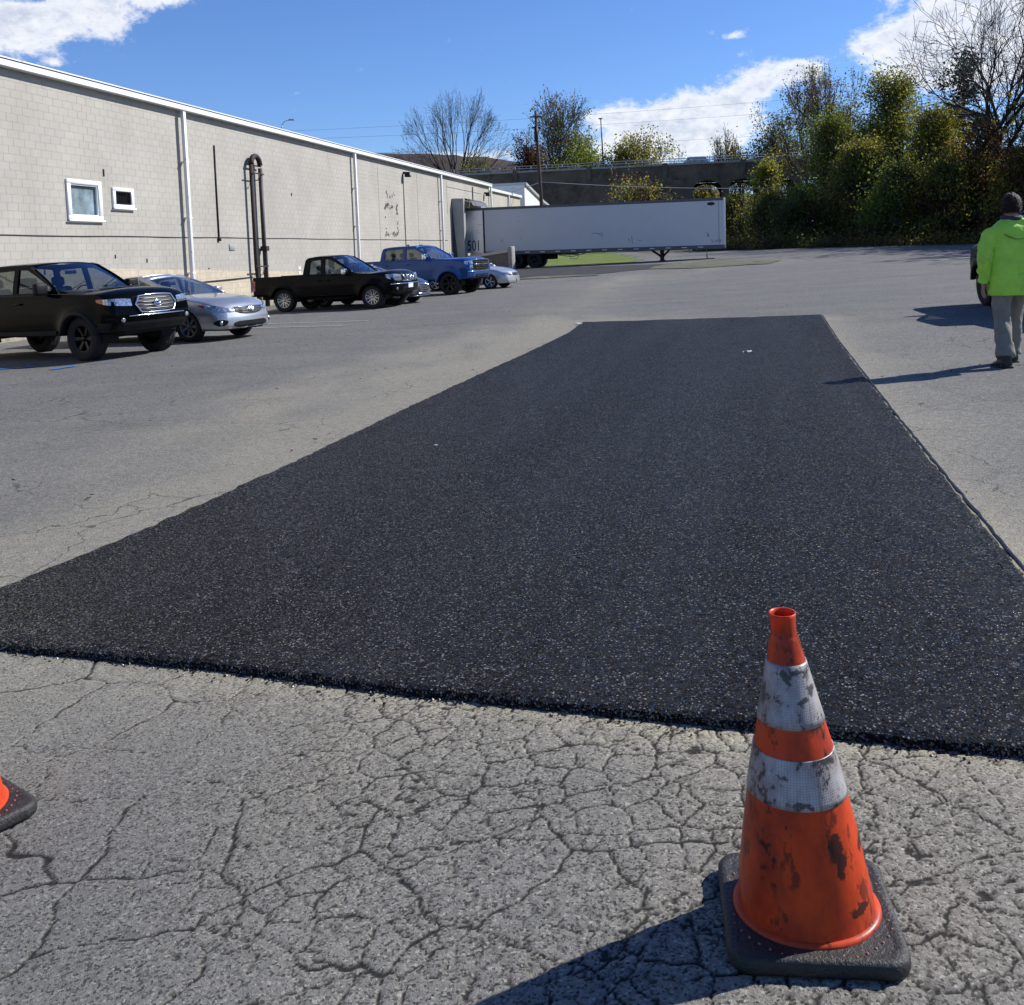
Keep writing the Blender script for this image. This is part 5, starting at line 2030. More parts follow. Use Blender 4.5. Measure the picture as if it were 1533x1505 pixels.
def sedan(name, x, y, heading, label, paint_m, k):
    root = place(name, x, y, heading, label, 'car')
    wb = k['wb']
    xf, xr = wb / 2 + k['fo'], -wb / 2 - k['ro']
    hb = k['belt_h']
    rk = k.get('rocker', .22)
    cf = k['cab_f']
    cr_ = k['cab_r']
    hf = k['nose_h']
    zt = k.get('trunk_h', hb + .06)
    p = dict(xf=xf, xr=xr, w=k['w'], wheels=[-wb / 2, wb / 2], r=k['r'], arch=k['arch'], rocker=rk,
             belt=[(xr, zt - .14), (xr + .25, zt - .07), (cr_, hb + .01), (0, hb), (cf, hb - .03), (cf + .5, hb - .10), (xf - .35, hf - .08), (xf - .10, hf - .16), (xf, hf - .24)],
             top=[(xr, zt - .07), (xr + .12, zt), (cr_, zt + .02), (0, hb + .05), (cf, hb + .05), (cf + .4, hb + .01), (xf - .45, hf + .05), (xf - .18, hf - .02), (xf - .05, hf - .08), (xf, hf - .16)],
             sill=[(xr, rk + .12), (-wb / 2, rk + .02), (-wb / 2 + .5, rk), (wb / 2 - .5, rk), (wb / 2 + .4, rk), (xf, rk + .02)],
             nose_in=.24, nose_round=.7, tail_in=.14, tail_round=.45, bow=.22, bow_r=.10,
             nose_rake=k.get('nose_rake', [(.15, -.08), (.3, .02), (.45, .02), (.62, -.03), (.9, -.18)]), tail_rake=[(.2, -.06), (.5, .02), (.8, 0), (1.1, -.08)],
             flare=.02, tuck_lo=.06, tuck_hi=.07, crease=.006, shoulder=.08)
    c = Car(root, p)
    c.body(paint_m)
    zr = k['roof_h']
    yb = k['w'] / 2 - .14
    yt = k['w'] / 2 - .30
    wt = cf - k.get('ws_run', 1.0)
    rt = cr_ + k.get('rw_run', .75)
    m_ = k['split']
    out = [(cr_ - .05, hb - .04), (cr_ + .12, hb + .10), (rt - .15, zr - .14), (rt, zr - .07), (m_, zr - .035), (wt, zr - .06), (wt + .12, zr - .10), (cf - .08, hb + .05), (cf + .02, hb - .05)]
    H = [[(cr_ + .38, hb + .05), (cr_ + .52, hb + .16), (rt + .02, zr - .15), (m_ - .05, zr - .105), (m_ - .04, hb + .045)],
         [(m_ + .04, hb + .045), (m_ + .05, zr - .105), (wt - .02, zr - .125), (cf - .22, hb + .09), (cf - .24, hb + .04)]]
    c.cabin(paint_m, dict(yb=yb, yt=yt, zb=hb, zr=zr - .03, out=out, holes=H, crown=.05, glass=M['glass'],
                          roof=[(wt + .10, zr - .06), (wt, zr - .025), (wt - .2, zr - .002), (m_, zr), (rt + .15, zr - .015), (rt, zr - .045), (rt - .10, zr - .085)],
                          ws=(cf + .02, hb + .02, yb - .02, wt + .10, zr - .06, yt), rw=(cr_ - .02, hb + .04, yb - .06, rt - .10, zr - .09, yt), roof_bow=.06, seats=[m_ + .35, m_ - .55]))
    c.seam([(cr_ + .25, rk + .3), (cr_ + .3, hb)])
    c.seam([(m_, rk + .08), (m_, hb)])
    c.seam([(cf - .12, rk + .08), (cf - .10, hb - .03)])
    c.seam([(cr_ + .6, rk + .07), (cf - .12, rk + .07)])
    c.handles(paint_m, [(m_ + .16, hb - .12), (cr_ + .45, hb - .12)])
    c.mirrors(paint_m, cf - .30, hb + .02, yb, .9)
    return root, c, p


def camry():
    hd = -24.0
    f = Vector((math.cos(R(hd)), math.sin(R(hd))))
    lft = Vector((-f.y, f.x))
    c0 = Vector((-6.75, 20.75)) - f * 1.39 + lft * .79
    k = dict(wb=2.78, fo=.98, ro=1.06, w=1.82, r=.325, arch=.38, belt_h=.95, nose_h=.84, trunk_h=1.04, cab_f=1.02, cab_r=-1.45, split=-.12, roof_h=1.46)
    root, c, p = sedan('parked_car', c0.x, c0.y, hd, 'silver four-door sedan with its nose out, between the black truck and the dark grey pickup', M['silver_paint'], k)
    c.wheelset(M['grey_alloy'], 7, width=.21, rimr=.22)
    c.face_panel('headlight', M['lamp_lens'], [(.46, .60, .62), (.56, .59, .67), (.68, .60, .71), (.80, .62, .74), (.92, .655, .755), (1.04, .69, .765)], .010, both=True)
    c.face_panel('turn_signal', M['amber'], [(1.05, .70, .765), (1.12, .72, .765), (1.18, .74, .765)], .010, both=True)
    g = c.face_panel('grille', M['dark_metal'], [(-.44, .60, .66), (-.3, .55, .665), (-.15, .53, .67), (0, .525, .67), (.15, .53, .67), (.3, .55, .665), (.44, .60, .66)], .010)
    for z in (.57, .605, .64):
        c.bar('grille_bar', M['grey_alloy'], [(u, z) for u in np.linspace(-.34, .34, 7)], .008, off=.014, parent=g, n=5)
    c.bar('grille_surround', M['chrome'], [(u, .678) for u in np.linspace(-.45, .45, 7)], .015, off=.014, parent=g)
    for (a, b, dz) in ((.085, .055, 0), (.035, .055, 0), (.065, .024, .018)):
        ellipse_ring(c, 'emblem', M['chrome'], 0, .64 + dz, a, b, .010, off=.035, parent=g)
    c.face_panel('air_intake', M['plastic'], [(-.52, .29, .36), (-.4, .26, .39), (0, .26, .39), (.4, .26, .39), (.52, .29, .36)], .010)
    c.face_panel('fog_lamp_pocket', M['plastic'], [(.66, .34, .42), (.74, .31, .44), (.86, .31, .44), (.96, .36, .40)], .010, both=True)
    for s in (-1, 1):
        q = c.face_pt(s * .78, .375, .02, 'f')
        mb = MB()
        mb.lathe([(.05, -.02), (.05, .0), (.001, .01)], 12, Matrix.Translation(q) @ Matrix.Rotation(R(90), 4, 'Y'))
        mb.build('fog_lamp', M['lamp_lens'], root)
    c.face_panel('tail_lamp', M['tail_red'], [(.52, .78, .92), (.7, .78, .93), (.88, .80, .92)], .012, 'r', both=True)


def silver2():
    hd = -22.0
    f = Vector((math.cos(R(hd)), math.sin(R(hd))))
    lft = Vector((-f.y, f.x))
    c0 = Vector((-.84, 42.9)) - f * 1.33 + lft * .75
    k = dict(wb=2.65, fo=.90, ro=1.0, w=1.77, r=.32, arch=.37, belt_h=.92, nose_h=.80, trunk_h=1.0, cab_f=.95, cab_r=-1.4, split=-.12, roof_h=1.43)
    root, c, p = sedan('parked_car', c0.x, c0.y, hd, 'pale silver sedan mostly hidden behind the tall blue pickup truck', M['champagne_paint'], k)
    c.wheelset(M['alloy'], 5, width=.21, rimr=.22)
    c.face_panel('headlight', M['lamp_lens'], [(.42, .55, .66), (.6, .56, .69), (.78, .58, .70), (.9, .61, .70)], .010, both=True)
    g = c.face_panel('grille', M['plastic'], [(-.3, .54, .66), (0, .53, .67), (.3, .54, .66)], .010)
    ellipse_ring(c, 'emblem', M['chrome'], 0, .6, .06, .04, .01, off=.03, parent=g)
    c.face_panel('air_intake', M['plastic'], [(-.7, .28, .36), (0, .27, .38), (.7, .28, .36)], .010)
    c.face_panel('tail_lamp', M['tail_red'], [(.52, .74, .9), (.7, .74, .9), (.86, .76, .9)], .012, 'r', both=True)


def dark_sedan():
    hd = -22.0
    f = Vector((math.cos(R(hd)), math.sin(R(hd))))
    lft = Vector((-f.y, f.x))
    nose = Vector((-3.0, 33.2))
    c0 = nose - f * 2.15 + lft * .2
    k = dict(wb=2.6, fo=.86, ro=.95, w=1.78, r=.33, arch=.38, belt_h=.92, nose_h=.82, trunk_h=1.0, cab_f=.9, cab_r=-1.35, split=-.12, roof_h=1.42)
    root, c, p = sedan('parked_car', c0.x, c0.y, hd, 'dark low car with a chrome rimmed grille peeking out behind the dark grey pickup', M['dark_grey_paint'], k)
    c.wheelset(M['grey_alloy'], 5, width=.21, rimr=.22)
    g = c.face_panel('grille', M['plastic'], [(-.42, .36, .60), (0, .34, .63), (.42, .36, .60)], .010)
    c.bar('grille_surround', M['chrome'], [(-.46, .60), (0, .645), (.46, .60), (.40, .33), (0, .31), (-.40, .33)], .022, off=.018, parent=g, closed=True)
    for z in (.40, .46, .52, .58):
        c.bar('grille_bar', M['grey_alloy'], [(u, z) for u in np.linspace(-.38, .38, 5)], .008, off=.016, parent=g, n=5)
    c.face_panel('headlight', M['lamp_lens'], [(.5, .58, .66), (.66, .59, .70), (.82, .61, .72), (.95, .64, .72)], .010, both=True)
    c.bar('bumper_trim', M['chrome'], [(u, .25) for u in np.linspace(-.6, .6, 7)], .014, off=.02)
    c.face_panel('tail_lamp', M['tail_red'], [(.52, .74, .9), (.7, .74, .9), (.86, .76, .9)], .012, 'r', both=True)


def right_truck():
    k = dict(wb=3.5, fo=.9, ro=1.15, w=1.95, r=.40, arch=.47, rocker=.46, belt_h=1.22, hood_h=1.26, cab_f=.98, cab_r=-1.14, split=-.15, crew=True, roof_h=1.86, flare=.04, seats=[.05, -.75], ws_run=.80)
    hd = 84.0
    # front left corner of the truck near (9.3, 19.6)
    f = Vector((math.cos(R(hd)), math.sin(R(hd))))
    lft = Vector((-f.y, f.x))
    c0 = Vector((9.05, 19.4)) - f * (1.75 + .75) - lft * .9
    root, c, p = pickup('pickup_truck', c0.x, c0.y, hd, 'black pickup truck at the right edge, half hidden behind the man in green', M['black_paint'], k)
    c.wheelset(M['dark_alloy'], 6, width=.27, rimr=.235)
    c.flare(M['plastic'], w1=.08, out=.04)
    c.face_panel('headlight', M['lamp_lens'], [(.6, .93, 1.07), (.8, .95, 1.09), (1.0, .985, 1.085)], .012, both=True)
    c.face_panel('grille', M['plastic'], [(-.5, .8, 1.1), (0, .8, 1.1), (.5, .8, 1.1)], .012)


tacoma()
frontier()
silverado()
camry()
silver2()
dark_sedan()
right_truck()


# ================================================================== trees
def tubes_np(lines, sides_fn, name, m, parent):
    """lines: list of (pts (n,3), radii (n,))"""
    Vs, Fs = [], []
    k = 0
    for pts, rad in lines:
        n = len(pts)
        sd = sides_fn(rad[0])
        t = np.gradient(pts, axis=0)
        t /= np.linalg.norm(t, axis=1)[:, None] + 1e-9
        ref = np.array([.31, .17, .93]) if abs(t[0, 2]) < .8 else np.array([.93, .31, .17])
        u = ref - t * (t @ ref)[:, None]
        u /= np.linalg.norm(u, axis=1)[:, None] + 1e-9
        v = np.cross(t, u)
        a = np.arange(sd) * 2 * np.pi / sd
        ring = pts[:, None, :] + rad[:, None, None] * (np.cos(a)[None, :, None] * u[:, None, :] + np.sin(a)[None, :, None] * v[:, None, :])
        Vs.append(ring.reshape(-1, 3))
        i = np.arange(n - 1)[:, None] * sd
        j = np.arange(sd)[None, :]
        j2 = (j + 1) % sd
        Fs.append(np.stack([i + j, i + j2, i + sd + j2, i + sd + j], -1).reshape(-1, 4) + k)
        k += n * sd
    return npmesh(name, np.concatenate(Vs), np.concatenate(Fs), m, parent, smooth=True)


def grow(rs, p, d, L, r, lev, P, lines, tips):
    n = 5 if lev < 2 else 4
    pts = [p.copy()]
    dd = d / np.linalg.norm(d)
    step = L / (n - 1)
    dirs = [dd]
    for i in range(n - 1):
        dd = dd + rs.normal(0, P['wob'], 3) + np.array([0, 0, P['up'] * (1 if lev else .3)])
        dd /= np.linalg.norm(dd)
        pts.append(pts[-1] + dd * step)
        dirs.append(dd)
    pts = np.array(pts)
    rad = np.linspace(r, r * P['taper'], n)
    lines.append((pts, rad))
    if lev >= P['levels']:
        tips.append(pts[-1])
        tips.append(pts[-2])
        return
    nb = P['nb'][min(lev, len(P['nb']) - 1)]
    for k in range(nb):
        t = rs.uniform(P['from'] if lev else P['from0'], 1.0) if k else 1.0
        f = t * (n - 1)
        i = min(int(f), n - 2)
        q = pts[i] + (pts[i + 1] - pts[i]) * (f - i)
        base = dirs[i]
        az = rs.uniform(0, 2 * math.pi)
        side = np.array([math.cos(az), math.sin(az), rs.uniform(-.2, .3)])
        side -= base * side.dot(base)
        side /= np.linalg.norm(side) + 1e-9
        an = rs.normal(P['ang'], P['ang'] * .25) * (.6 if k == 0 else 1)
        nd = base * math.cos(an) + side * math.sin(an)
        rr = (r + (r * P['taper'] - r) * t) * rs.uniform(.55, .78)
        grow(rs, q, nd, L * rs.uniform(P['lr'][0], P['lr'][1]), rr, lev + 1, P, lines, tips)


def leaves(name, C, size, mats, parent, rs, spread=0.0, flat=.0, stuff=False):
    """C: (n,3) centres; one small folded leaf pair each"""
    n = len(C)
    C = C + rs.normal(0, 1, (n, 3)) * spread
    a = rs.normal(0, 1, (n, 3))
    a /= np.linalg.norm(a, axis=1)[:, None]
    b = rs.normal(0, 1, (n, 3))
    b -= a * (a * b).sum(1)[:, None]
    b /= np.linalg.norm(b, axis=1)[:, None]
    sz = size * rs.uniform(.55, 1.35, n)[:, None]
    w_ = sz * rs.uniform(.45, .75, n)[:, None]
    V = np.stack([C - a * sz * .5, C + b * w_ * .5 - a * sz * .05, C + a * sz * .5, C - b * w_ * .5 + a * sz * .05], 1).reshape(-1, 3)
    F = (np.arange(n)[:, None] * 4 + np.arange(4)[None]).astype(np.int32)
    low = vnoise(C[:, 0] * .5 + 40, C[:, 2] * .5 + 40 + C[:, 1] * .2, 3)
    tone = np.clip(low * .9 + rs.uniform(-.3, .5, n), 0, 1)
    if not isinstance(mats, (list, tuple)):
        mats = [mats]
    pick = np.clip(((vnoise(C[:, 0] * .35 + 90, C[:, 2] * .35 + 20, 9) * 1.3 - .15 + rs.uniform(-.22, .22, n)) * len(mats)).astype(int), 0, len(mats) - 1)
    o = npmesh(name, V, F, mats, parent, False, pick, attrs={'tone': ('POINT', np.repeat(tone, 4))})
    return o


def px(pxx, y):
    return (pxx - 767) / 1480.0 * y


def hz(pxx):
    return 365.5 + .035 * (1079 - pxx)


def top_z(pxx, py, y):
    return (hz(pxx) - py) * y / 1480.0 + 1.48


def tree(name, pxc, y, top, label, cat='tree', group=None, kind='round', hw=50, bark=None, leaf=None, nleaf=4000, lsize=.2, seed=1, P=None, stems=1, base_z=None, trunk_frac=.35, spread=.35, lean=(0, 0), leafspan=1.0):
    rs = np.random.RandomState(seed)
    x = px(pxc, y)
    z0 = gz(x, y) if base_z is None else base_z
    H = top_z(pxc, top, y) - z0
    hwm = hw * y / 1480.0
    root = empty(name, (x, y, z0 - .1), 0, label, cat, group)
    PP = dict(wob=.09, up=.05, taper=.55, levels=4, nb=[5, 4, 4, 3], ang=.55, lr=(.55, .8), **{'from': .25, 'from0': .45})
    PP.update(P or {})
    lines, tips = [], []
    for s in range(stems):
        a = s * 2.4 + rs.uniform(-.3, .3) if stems > 1 else 0
        ln = PP.get('fan', .35) * math.sqrt((s + .5) / stems)
        d = np.array([math.cos(a) * ln * (stems > 1) + lean[0], math.sin(a) * ln * .8 * (stems > 1) + lean[1], 1.0])
        grow(rs, np.array([rs.uniform(-.2, .2) * (stems > 1), rs.uniform(-.2, .2) * (stems > 1), 0.]), d, H * trunk_frac, H * .017 * (1.0 if stems == 1 else .75) * PP.get('thick', 1), 0, PP, lines, tips)
    T = np.array(tips)
    # fit the crown to the wanted size
    sz = H / max(T[:, 2].max(), 1e-3)
    cx = np.median(T[:, 0])
    sx = hwm / max(1e-3, np.percentile(np.abs(T[:, 0] - cx), PP.get('pct', 97)))
    L2 = []
    for pts, rad in lines:
        q = pts.copy()
        k = np.clip(pts[:, 2] / (H * .25), 0, 1)
        q[:, 0] = pts[:, 0] * (1 + (sx - 1) * k)
        q[:, 1] = pts[:, 1] * (1 + (sx - 1) * k)
        q[:, 2] = pts[:, 2] * sz
        L2.append((q, np.maximum(rad, PP.get('rmin', .012))))
    T2 = T.copy()
    T2[:, :2] *= sx
    T2[:, 2] *= sz
    tubes_np(L2, lambda r: 7 if r > .12 else (4 if r > .04 else 3), 'trunk', bark or M['bark'], root)
    if leaf is not None:
        idx = rs.randint(0, len(T2), nleaf)
        C = T2[idx]
        back = T2[rs.randint(0, len(T2), nleaf)]
        leaves('crown', C, lsize, leaf, root, rs, spread)
    return root


def thicket(name, pxc, y, top, hw, label, leaf, n, lsize, seed, cat='bush', group=None, bottom=0.0, depth=.7, lump=.28):
    """dense leafy shrub: many lumps of leaves on a few stems"""
    rs = np.random.RandomState(seed)
    x = px(pxc, y)
    z0 = gz(x, y)
    H = top_z(pxc, top, y) - z0
    W = hw * y / 1480.0
    root = empty(name, (x, y, z0 - .05), 0, label, cat, group)
    nl = 80
    c = []
    for i in range(nl):
        t = rs.uniform(0, 1)
        zc = bottom + (H - bottom) * t * .93
        wr = W * max(.10, (1 - t ** 1.7)) ** .62
        a = rs.uniform(0, 6.28)
        rr = wr * rs.uniform(.2, .95) * rs.uniform(.75, 1.3)
        c.append((math.cos(a) * rr, math.sin(a) * rr * depth, zc, rs.uniform(.55, 1.3)))
    c = np.array(c)
    lines = []
    for i in range(0, nl):
        b = np.array([c[i, 0] * .25, c[i, 1] * .25, 0.])
        e = c[i, :3]
        m_ = (b + e) / 2 + rs.normal(0, .3, 3) * W * .15
        m_[2] = max(m_[2], .1)
        pts = np.array([b, (b + m_) / 2 + rs.normal(0, .05, 3), m_, (m_ + e) / 2 + rs.normal(0, .15, 3), e])
        lines.append((pts, np.linspace(.012 * H + .01, .015, 5)))
        for q in range(5):
            e2 = e + rs.normal(0, 1, 3) * np.array([.9, .9, 1.0]) * c[i, 3] * W * lump * 1.15
            lines.append((np.array([pts[3], (pts[3] + e2) / 2 + rs.normal(0, .1, 3), e2]), np.array([.03, .02, .010])))
    tubes_np(lines, lambda r: 5 if r > .06 else 3, 'stem', M['bark_dark'], root)
    idx = rs.randint(0, nl, n)
    d = rs.normal(0, 1, (n, 3))
    d /= np.linalg.norm(d, axis=1)[:, None]
    rad = (rs.uniform(0, 1, n) ** .45)[:, None] * c[idx, 3][:, None] * W * lump * 1.25
    out = (rs.uniform(0, 1, n) < .16)[:, None]
    C = c[idx, :3] + d * rad * np.array([1, 1, .8]) * np.where(out, rs.uniform(1.3, 2.3, n)[:, None], 1.0)
    C[:, 2] += np.where(out[:, 0], rs.exponential(.35, n), 0)
    C[:, 2] = np.maximum(C[:, 2], .1)
    leaves('crown', C, lsize, leaf, root, rs, .08 * W)
    return root


# --- far left: bare vase shaped tree and its leafy neighbours behind the bridge
def dome_tree(name, pxc, y, top, hw, label, cz, seed, bark, base_z):
    """vase shaped leafless tree: limbs fan out and fork again and again into a rounded crown"""
    rs = np.random.RandomState(seed)
    x = px(pxc, y)
    z0 = base_z
    H = top_z(pxc, top, y) - z0
    W = hw * y / 1480.0
    root = empty(name, (x, y, z0 - .1), 0, label, cz)
    hub = H * .36
    Rz = H - hub
    lines = []
    nst = 11
    lens = [.27, .20, .16, .13, .10, .08, .06]
    kids = [3, 2, 3, 2, 2, 2]
    sig = [.20, .22, .26, .30, .38, .45]

    def rec(p, d, lev, r):
        L = lens[lev]
        rad = p / (np.linalg.norm(p) + 1e-6)
        d2 = d * 1.0 + rad * .35
        d2 /= np.linalg.norm(d2)
        q1 = p + d * L * .5 + rs.normal(0, .012, 3)
        q2 = q1 + d2 * L * .5 + rs.normal(0, .010, 3)
        S = np.array([W * 1.28, W * .95, Rz])
        O = np.array([0, 0, hub])
        r2 = max(r * .78, .016)
        lines.append((np.array([p, q1, q2]) * S + O, np.array([r, (r + r2) / 2, r2])))
        if lev + 1 >= len(lens):
            return
        for k in range(kids[lev]):
            dd = d2 + rs.normal(0, sig[lev], 3)
            dd /= np.linalg.norm(dd)
            rec(q2 if k == 0 else q1 + (q2 - q1) * rs.uniform(.2, 1), dd, lev + 1, r2 * (.82 if k == 0 else .62))
    for i in range(nst):
        ph = math.acos(1 - (i + .5) / nst * .97)
        a = i * 2.4
        d = np.array([math.sin(ph) * math.cos(a), math.sin(ph) * math.sin(a), math.cos(ph)])
        foot = np.array([rs.uniform(-.9, .9), rs.uniform(-.5, .5), 0.0])
        j = d * .05
        S = np.array([W, W, Rz])
        lines.append((np.array([foot, foot * .8 + [0, 0, hub * .6], j * S + np.array([0, 0, hub])]), np.array([.26, .22, .17])))
        rec(j, d * .8 + np.array([0, 0, .25]), 0, .17)
    tubes_np(lines, lambda r: 6 if r > .1 else (4 if r > .04 else 3), 'trunk', bark, root)
    return root


dome_tree('bare_tree', 692, 150, 132, 86, 'leafless tree with fanning branches above the warehouse roof', 'tree', 5, M['bark'], 2.0)
tree('deciduous_tree', 826, 146, 130, 'tall sparse tree with small purplish brown leaves behind the utility pole', hw=54, seed=12, stems=4, base_z=2.0, trunk_frac=.42, leaf=[L_BROWN, L_DARK], nleaf=5500, lsize=.30, spread=.5,
     P=dict(levels=5, nb=[4, 4, 4, 3, 3], ang=.36, up=.05, wob=.09, lr=(.5, .74), rmin=.024))
tree('deciduous_tree', 785, 140, 212, 'small rust red tree behind the bridge left of the utility pole', hw=36, seed=13, base_z=2.0, leaf=[L_RUST, L_BROWN], nleaf=5000, lsize=.32, spread=.5, P=dict(levels=4, rmin=.02))
tree('deciduous_tree', 735, 138, 232, 'low dark olive tree behind the bridge beneath the leafless tree', hw=36, seed=14, base_z=2.0, leaf=[L_DARK, L_OLIVE, L_BROWN], nleaf=4500, lsize=.3, spread=.5, P=dict(levels=4, rmin=.02))
tree('deciduous_tree', 885, 140, 196, 'light green tree behind the bridge beside the lamp post', hw=38, seed=15, base_z=2.0, leaf=[L_GREEN, L_YELLOW], nleaf=6000, lsize=.32, spread=.55, P=dict(levels=4, rmin=.02))
tree('deciduous_tree', 965, 136, 194, 'yellow green tree with a wide airy crown behind the bridge railing', hw=48, seed=16, base_z=2.0, leaf=[L_YELLOW, L_OLIVE, L_YELLOW], nleaf=8000, lsize=.32, spread=.6, stems=3, P=dict(levels=4, nb=[5, 4, 4, 4], rmin=.02))
tree('deciduous_tree', 1018, 142, 222, 'tiny dark sapling behind the bridge next to the silver car', hw=16, seed=18, base_z=2.0, leaf=[L_DARK, L_OLIVE], nleaf=900, lsize=.28, spread=.4, P=dict(levels=3, rmin=.02))
tree('deciduous_tree', 1092, 138, 186, 'grey half bare tree behind the bridge right of the silver car', hw=34, seed=17, base_z=2.0, leaf=[L_OLIVE, L_BROWN], nleaf=1500, lsize=.28, spread=.5, stems=3, P=dict(levels=5, nb=[4, 4, 3, 3, 3], rmin=.024))
tree('deciduous_tree', 1165, 126, 160, 'brown leaved tree at the right end of the bridge', hw=46, seed=19, base_z=1.5, leaf=[L_BROWN, L_DARK, L_RUST], nleaf=7000, lsize=.3, spread=.6, stems=2, P=dict(levels=4, nb=[5, 5, 4, 3], rmin=.02))
tree('deciduous_tree', 1232, 112, 94, 'tall grey tree with thin dark leaves, left of the green thicket top', hw=58, seed=20, leaf=[L_DARK, L_OLIVE, L_BROWN], nleaf=8000, lsize=.25, spread=.5, stems=3, P=dict(levels=5, nb=[4, 4, 4, 3, 3], rmin=.02))
thicket('bush', 1060, 150, 268, 60, 'low green bushes seen through the bridge arches', [L_OLIVE, L_YELLOW], 4000, .4, 30)
thicket('bush', 1112, 139, 222, 42, 'brown hedge behind the bridge below the half bare tree', [L_BROWN, L_DARK, L_OLIVE], 3500, .32, 31)
# --- in front of the bridge
tree('deciduous_tree', 957, 104, 246, 'thin autumn sapling with cream and rust leaves in front of the bridge', hw=42, seed=21, leaf=[L_RUST, L_YELLOW, L_BROWN], nleaf=3200, lsize=.26, spread=.45, stems=4, P=dict(levels=4, rmin=.015))
thicket('bush', 1153, 98, 240, 34, 'bright yellow green bush in front of the right end of the bridge', [L_YELLOW, L_YELLOW, L_OLIVE], 11000, .22, 32, bottom=1.0)
thicket('bush', 1098, 96, 296, 26, 'low olive bush just right of the front end of the trailer', [L_OLIVE, L_DARK], 4500, .2, 33)
thicket('bush', 1160, 90, 292, 55, 'dark undergrowth below the yellow green bush', [L_DARK, L_DARK, L_OLIVE], 12000, .2, 34)
# --- the thicket on the right, tree by tree
thicket('leafy_tree', 1338, 88, 106, 104, 'tall green tree whose leafy top stands highest in the thicket', [L_GREEN, L_OLIVE, L_GREEN, L_YELLOW], 44000, .215, 40, 'tree', bottom=.5, lump=.17)
thicket('leafy_tree', 1246, 90, 172, 84, 'dark green vine covered tree at the left end of the thicket', [L_DARK, L_GREEN, L_DARK], 28000, .215, 41, 'tree', lump=.2)
thicket('leafy_tree', 1404, 84, 160, 82, 'yellow green tree right of the tallest thicket tree', [L_YELLOW, L_OLIVE, L_GREEN], 26000, .215, 42, 'tree', lump=.2)
thicket('leafy_tree', 1292, 82, 212, 78, 'olive tree in the lower middle of the thicket', [L_OLIVE, L_DARK, L_GREEN], 24000, .21, 43, 'tree', lump=.2)
thicket('leafy_tree', 1352, 77, 244, 66, 'dark green bush at the foot of the thicket over the lot edge', [L_GREEN, L_DARK], 15000, .22, 44, 'bush')
thicket('leafy_tree', 1412, 75, 246, 56, 'rust and yellow speckled bush left of the man in green', [L_RUST, L_OLIVE, L_YELLOW, L_DARK], 12000, .22, 45, 'bush')
thicket('leafy_tree', 1470, 76, 180, 70, 'brown leaved tree behind the man in green', [L_BROWN, L_RUST, L_OLIVE], 14000, .23, 46, 'tree')
thicket('leafy_tree', 1535, 71, 226, 66, 'yellow orange bush at the right edge behind the man', [L_YELLOW, L_RUST, L_OLIVE], 12000, .23, 47, 'bush')
thicket('leafy_tree', 1600, 74, 150, 60, 'dark tree past the right edge of the thicket', [L_DARK, L_OLIVE], 7000, .24, 48, 'tree')
thicket('leafy_tree', 1700, 70, 180, 60, 'olive tree well past the right edge of the thicket', [L_OLIVE, L_BROWN], 6000, .24, 49, 'tree')
thicket('leafy_tree', 1212, 84, 280, 60, 'dark low bush at the left foot of the thicket', [L_DARK, L_GREEN], 12000, .22, 50, 'bush')
tree('pine_tree', 1440, 98, 78, 'dark green pine behind the big bare tree', hw=42, seed=22, leaf=L_PINE, nleaf=9000, lsize=.34, spread=.42, trunk_frac=.75, bark=M['bark_dark'], P=dict(levels=3, nb=[16, 5, 4], ang=1.15, up=.03, lr=(.22, .45), **{'from': .3, 'from0': .35}))
tree('bare_tree', 1490, 78, -70, 'large bare tree with long arching branches at the top right', hw=125, seed=27, stems=1, trunk_frac=.42, bark=M['bark_dark'], lean=(-.05, 0),
     P=dict(levels=5, nb=[7, 5, 5, 4, 2], ang=.66, up=-.01, wob=.12, lr=(.55, .8), thick=1.05, rmin=.016, **{'from': .2, 'from0': .45}))
tree('bare_tree', 1560, 84, 40, 'second bare tree past the top right corner', hw=80, seed=24, stems=2, trunk_frac=.4, bark=M['bark_dark'], leaf=[L_DARK, L_BROWN], nleaf=3000, lsize=.25, P=dict(levels=4, nb=[6, 5, 4, 4], rmin=.02))

# tall trees along the right side of the lot, whose shade reaches into the picture
for i, (x_, y_, h_, lb) in enumerate(((44, 62, 19, 'tall oak-like tree right of the frame behind the thicket end'), (46, 57, 21, 'tall tree on the right side of the lot, nearest the thicket'), (53, 66, 22, 'tallest tree in the second row right of the lot'), (49, 49, 18, 'round tree on the right side of the lot, middle of the row'), (60, 56, 22, 'broad tree in the second row right of the lot'), (44, 70, 20, 'tall tree in the second row behind the thicket end'))):
    tree('deciduous_tree', 767 + x_ / y_ * 1480, y_, hz(767 + x_ / y_ * 1480) - (h_) * 1480 / y_, lb, hw=5.5 / y_ * 1480, seed=60 + i, leaf=[L_OLIVE, L_BROWN], nleaf=3800, lsize=.55, spread=.8, stems=3, P=dict(levels=4, nb=[5, 4, 4, 3], rmin=.03))

# undergrowth floor of the thicket: dry litter and low growth
rsu = np.random.RandomState(77)
nU = 26000
ux = rsu.uniform(16, 46, nU)
uy = 84.5 - .95 * np.maximum(0, ux - 14) + rsu.exponential(3.0, nU) + .6
uz = ground_np(ux, uy) + rsu.exponential(.28, nU)
o = leaves('undergrowth', np.stack([ux, uy, uz], -1), .20, [L_DARK, L_BROWN, L_OLIVE], None, rsu, .05)
tag(o, 'low brown and green undergrowth along the far edge of the lot', kind='stuff')


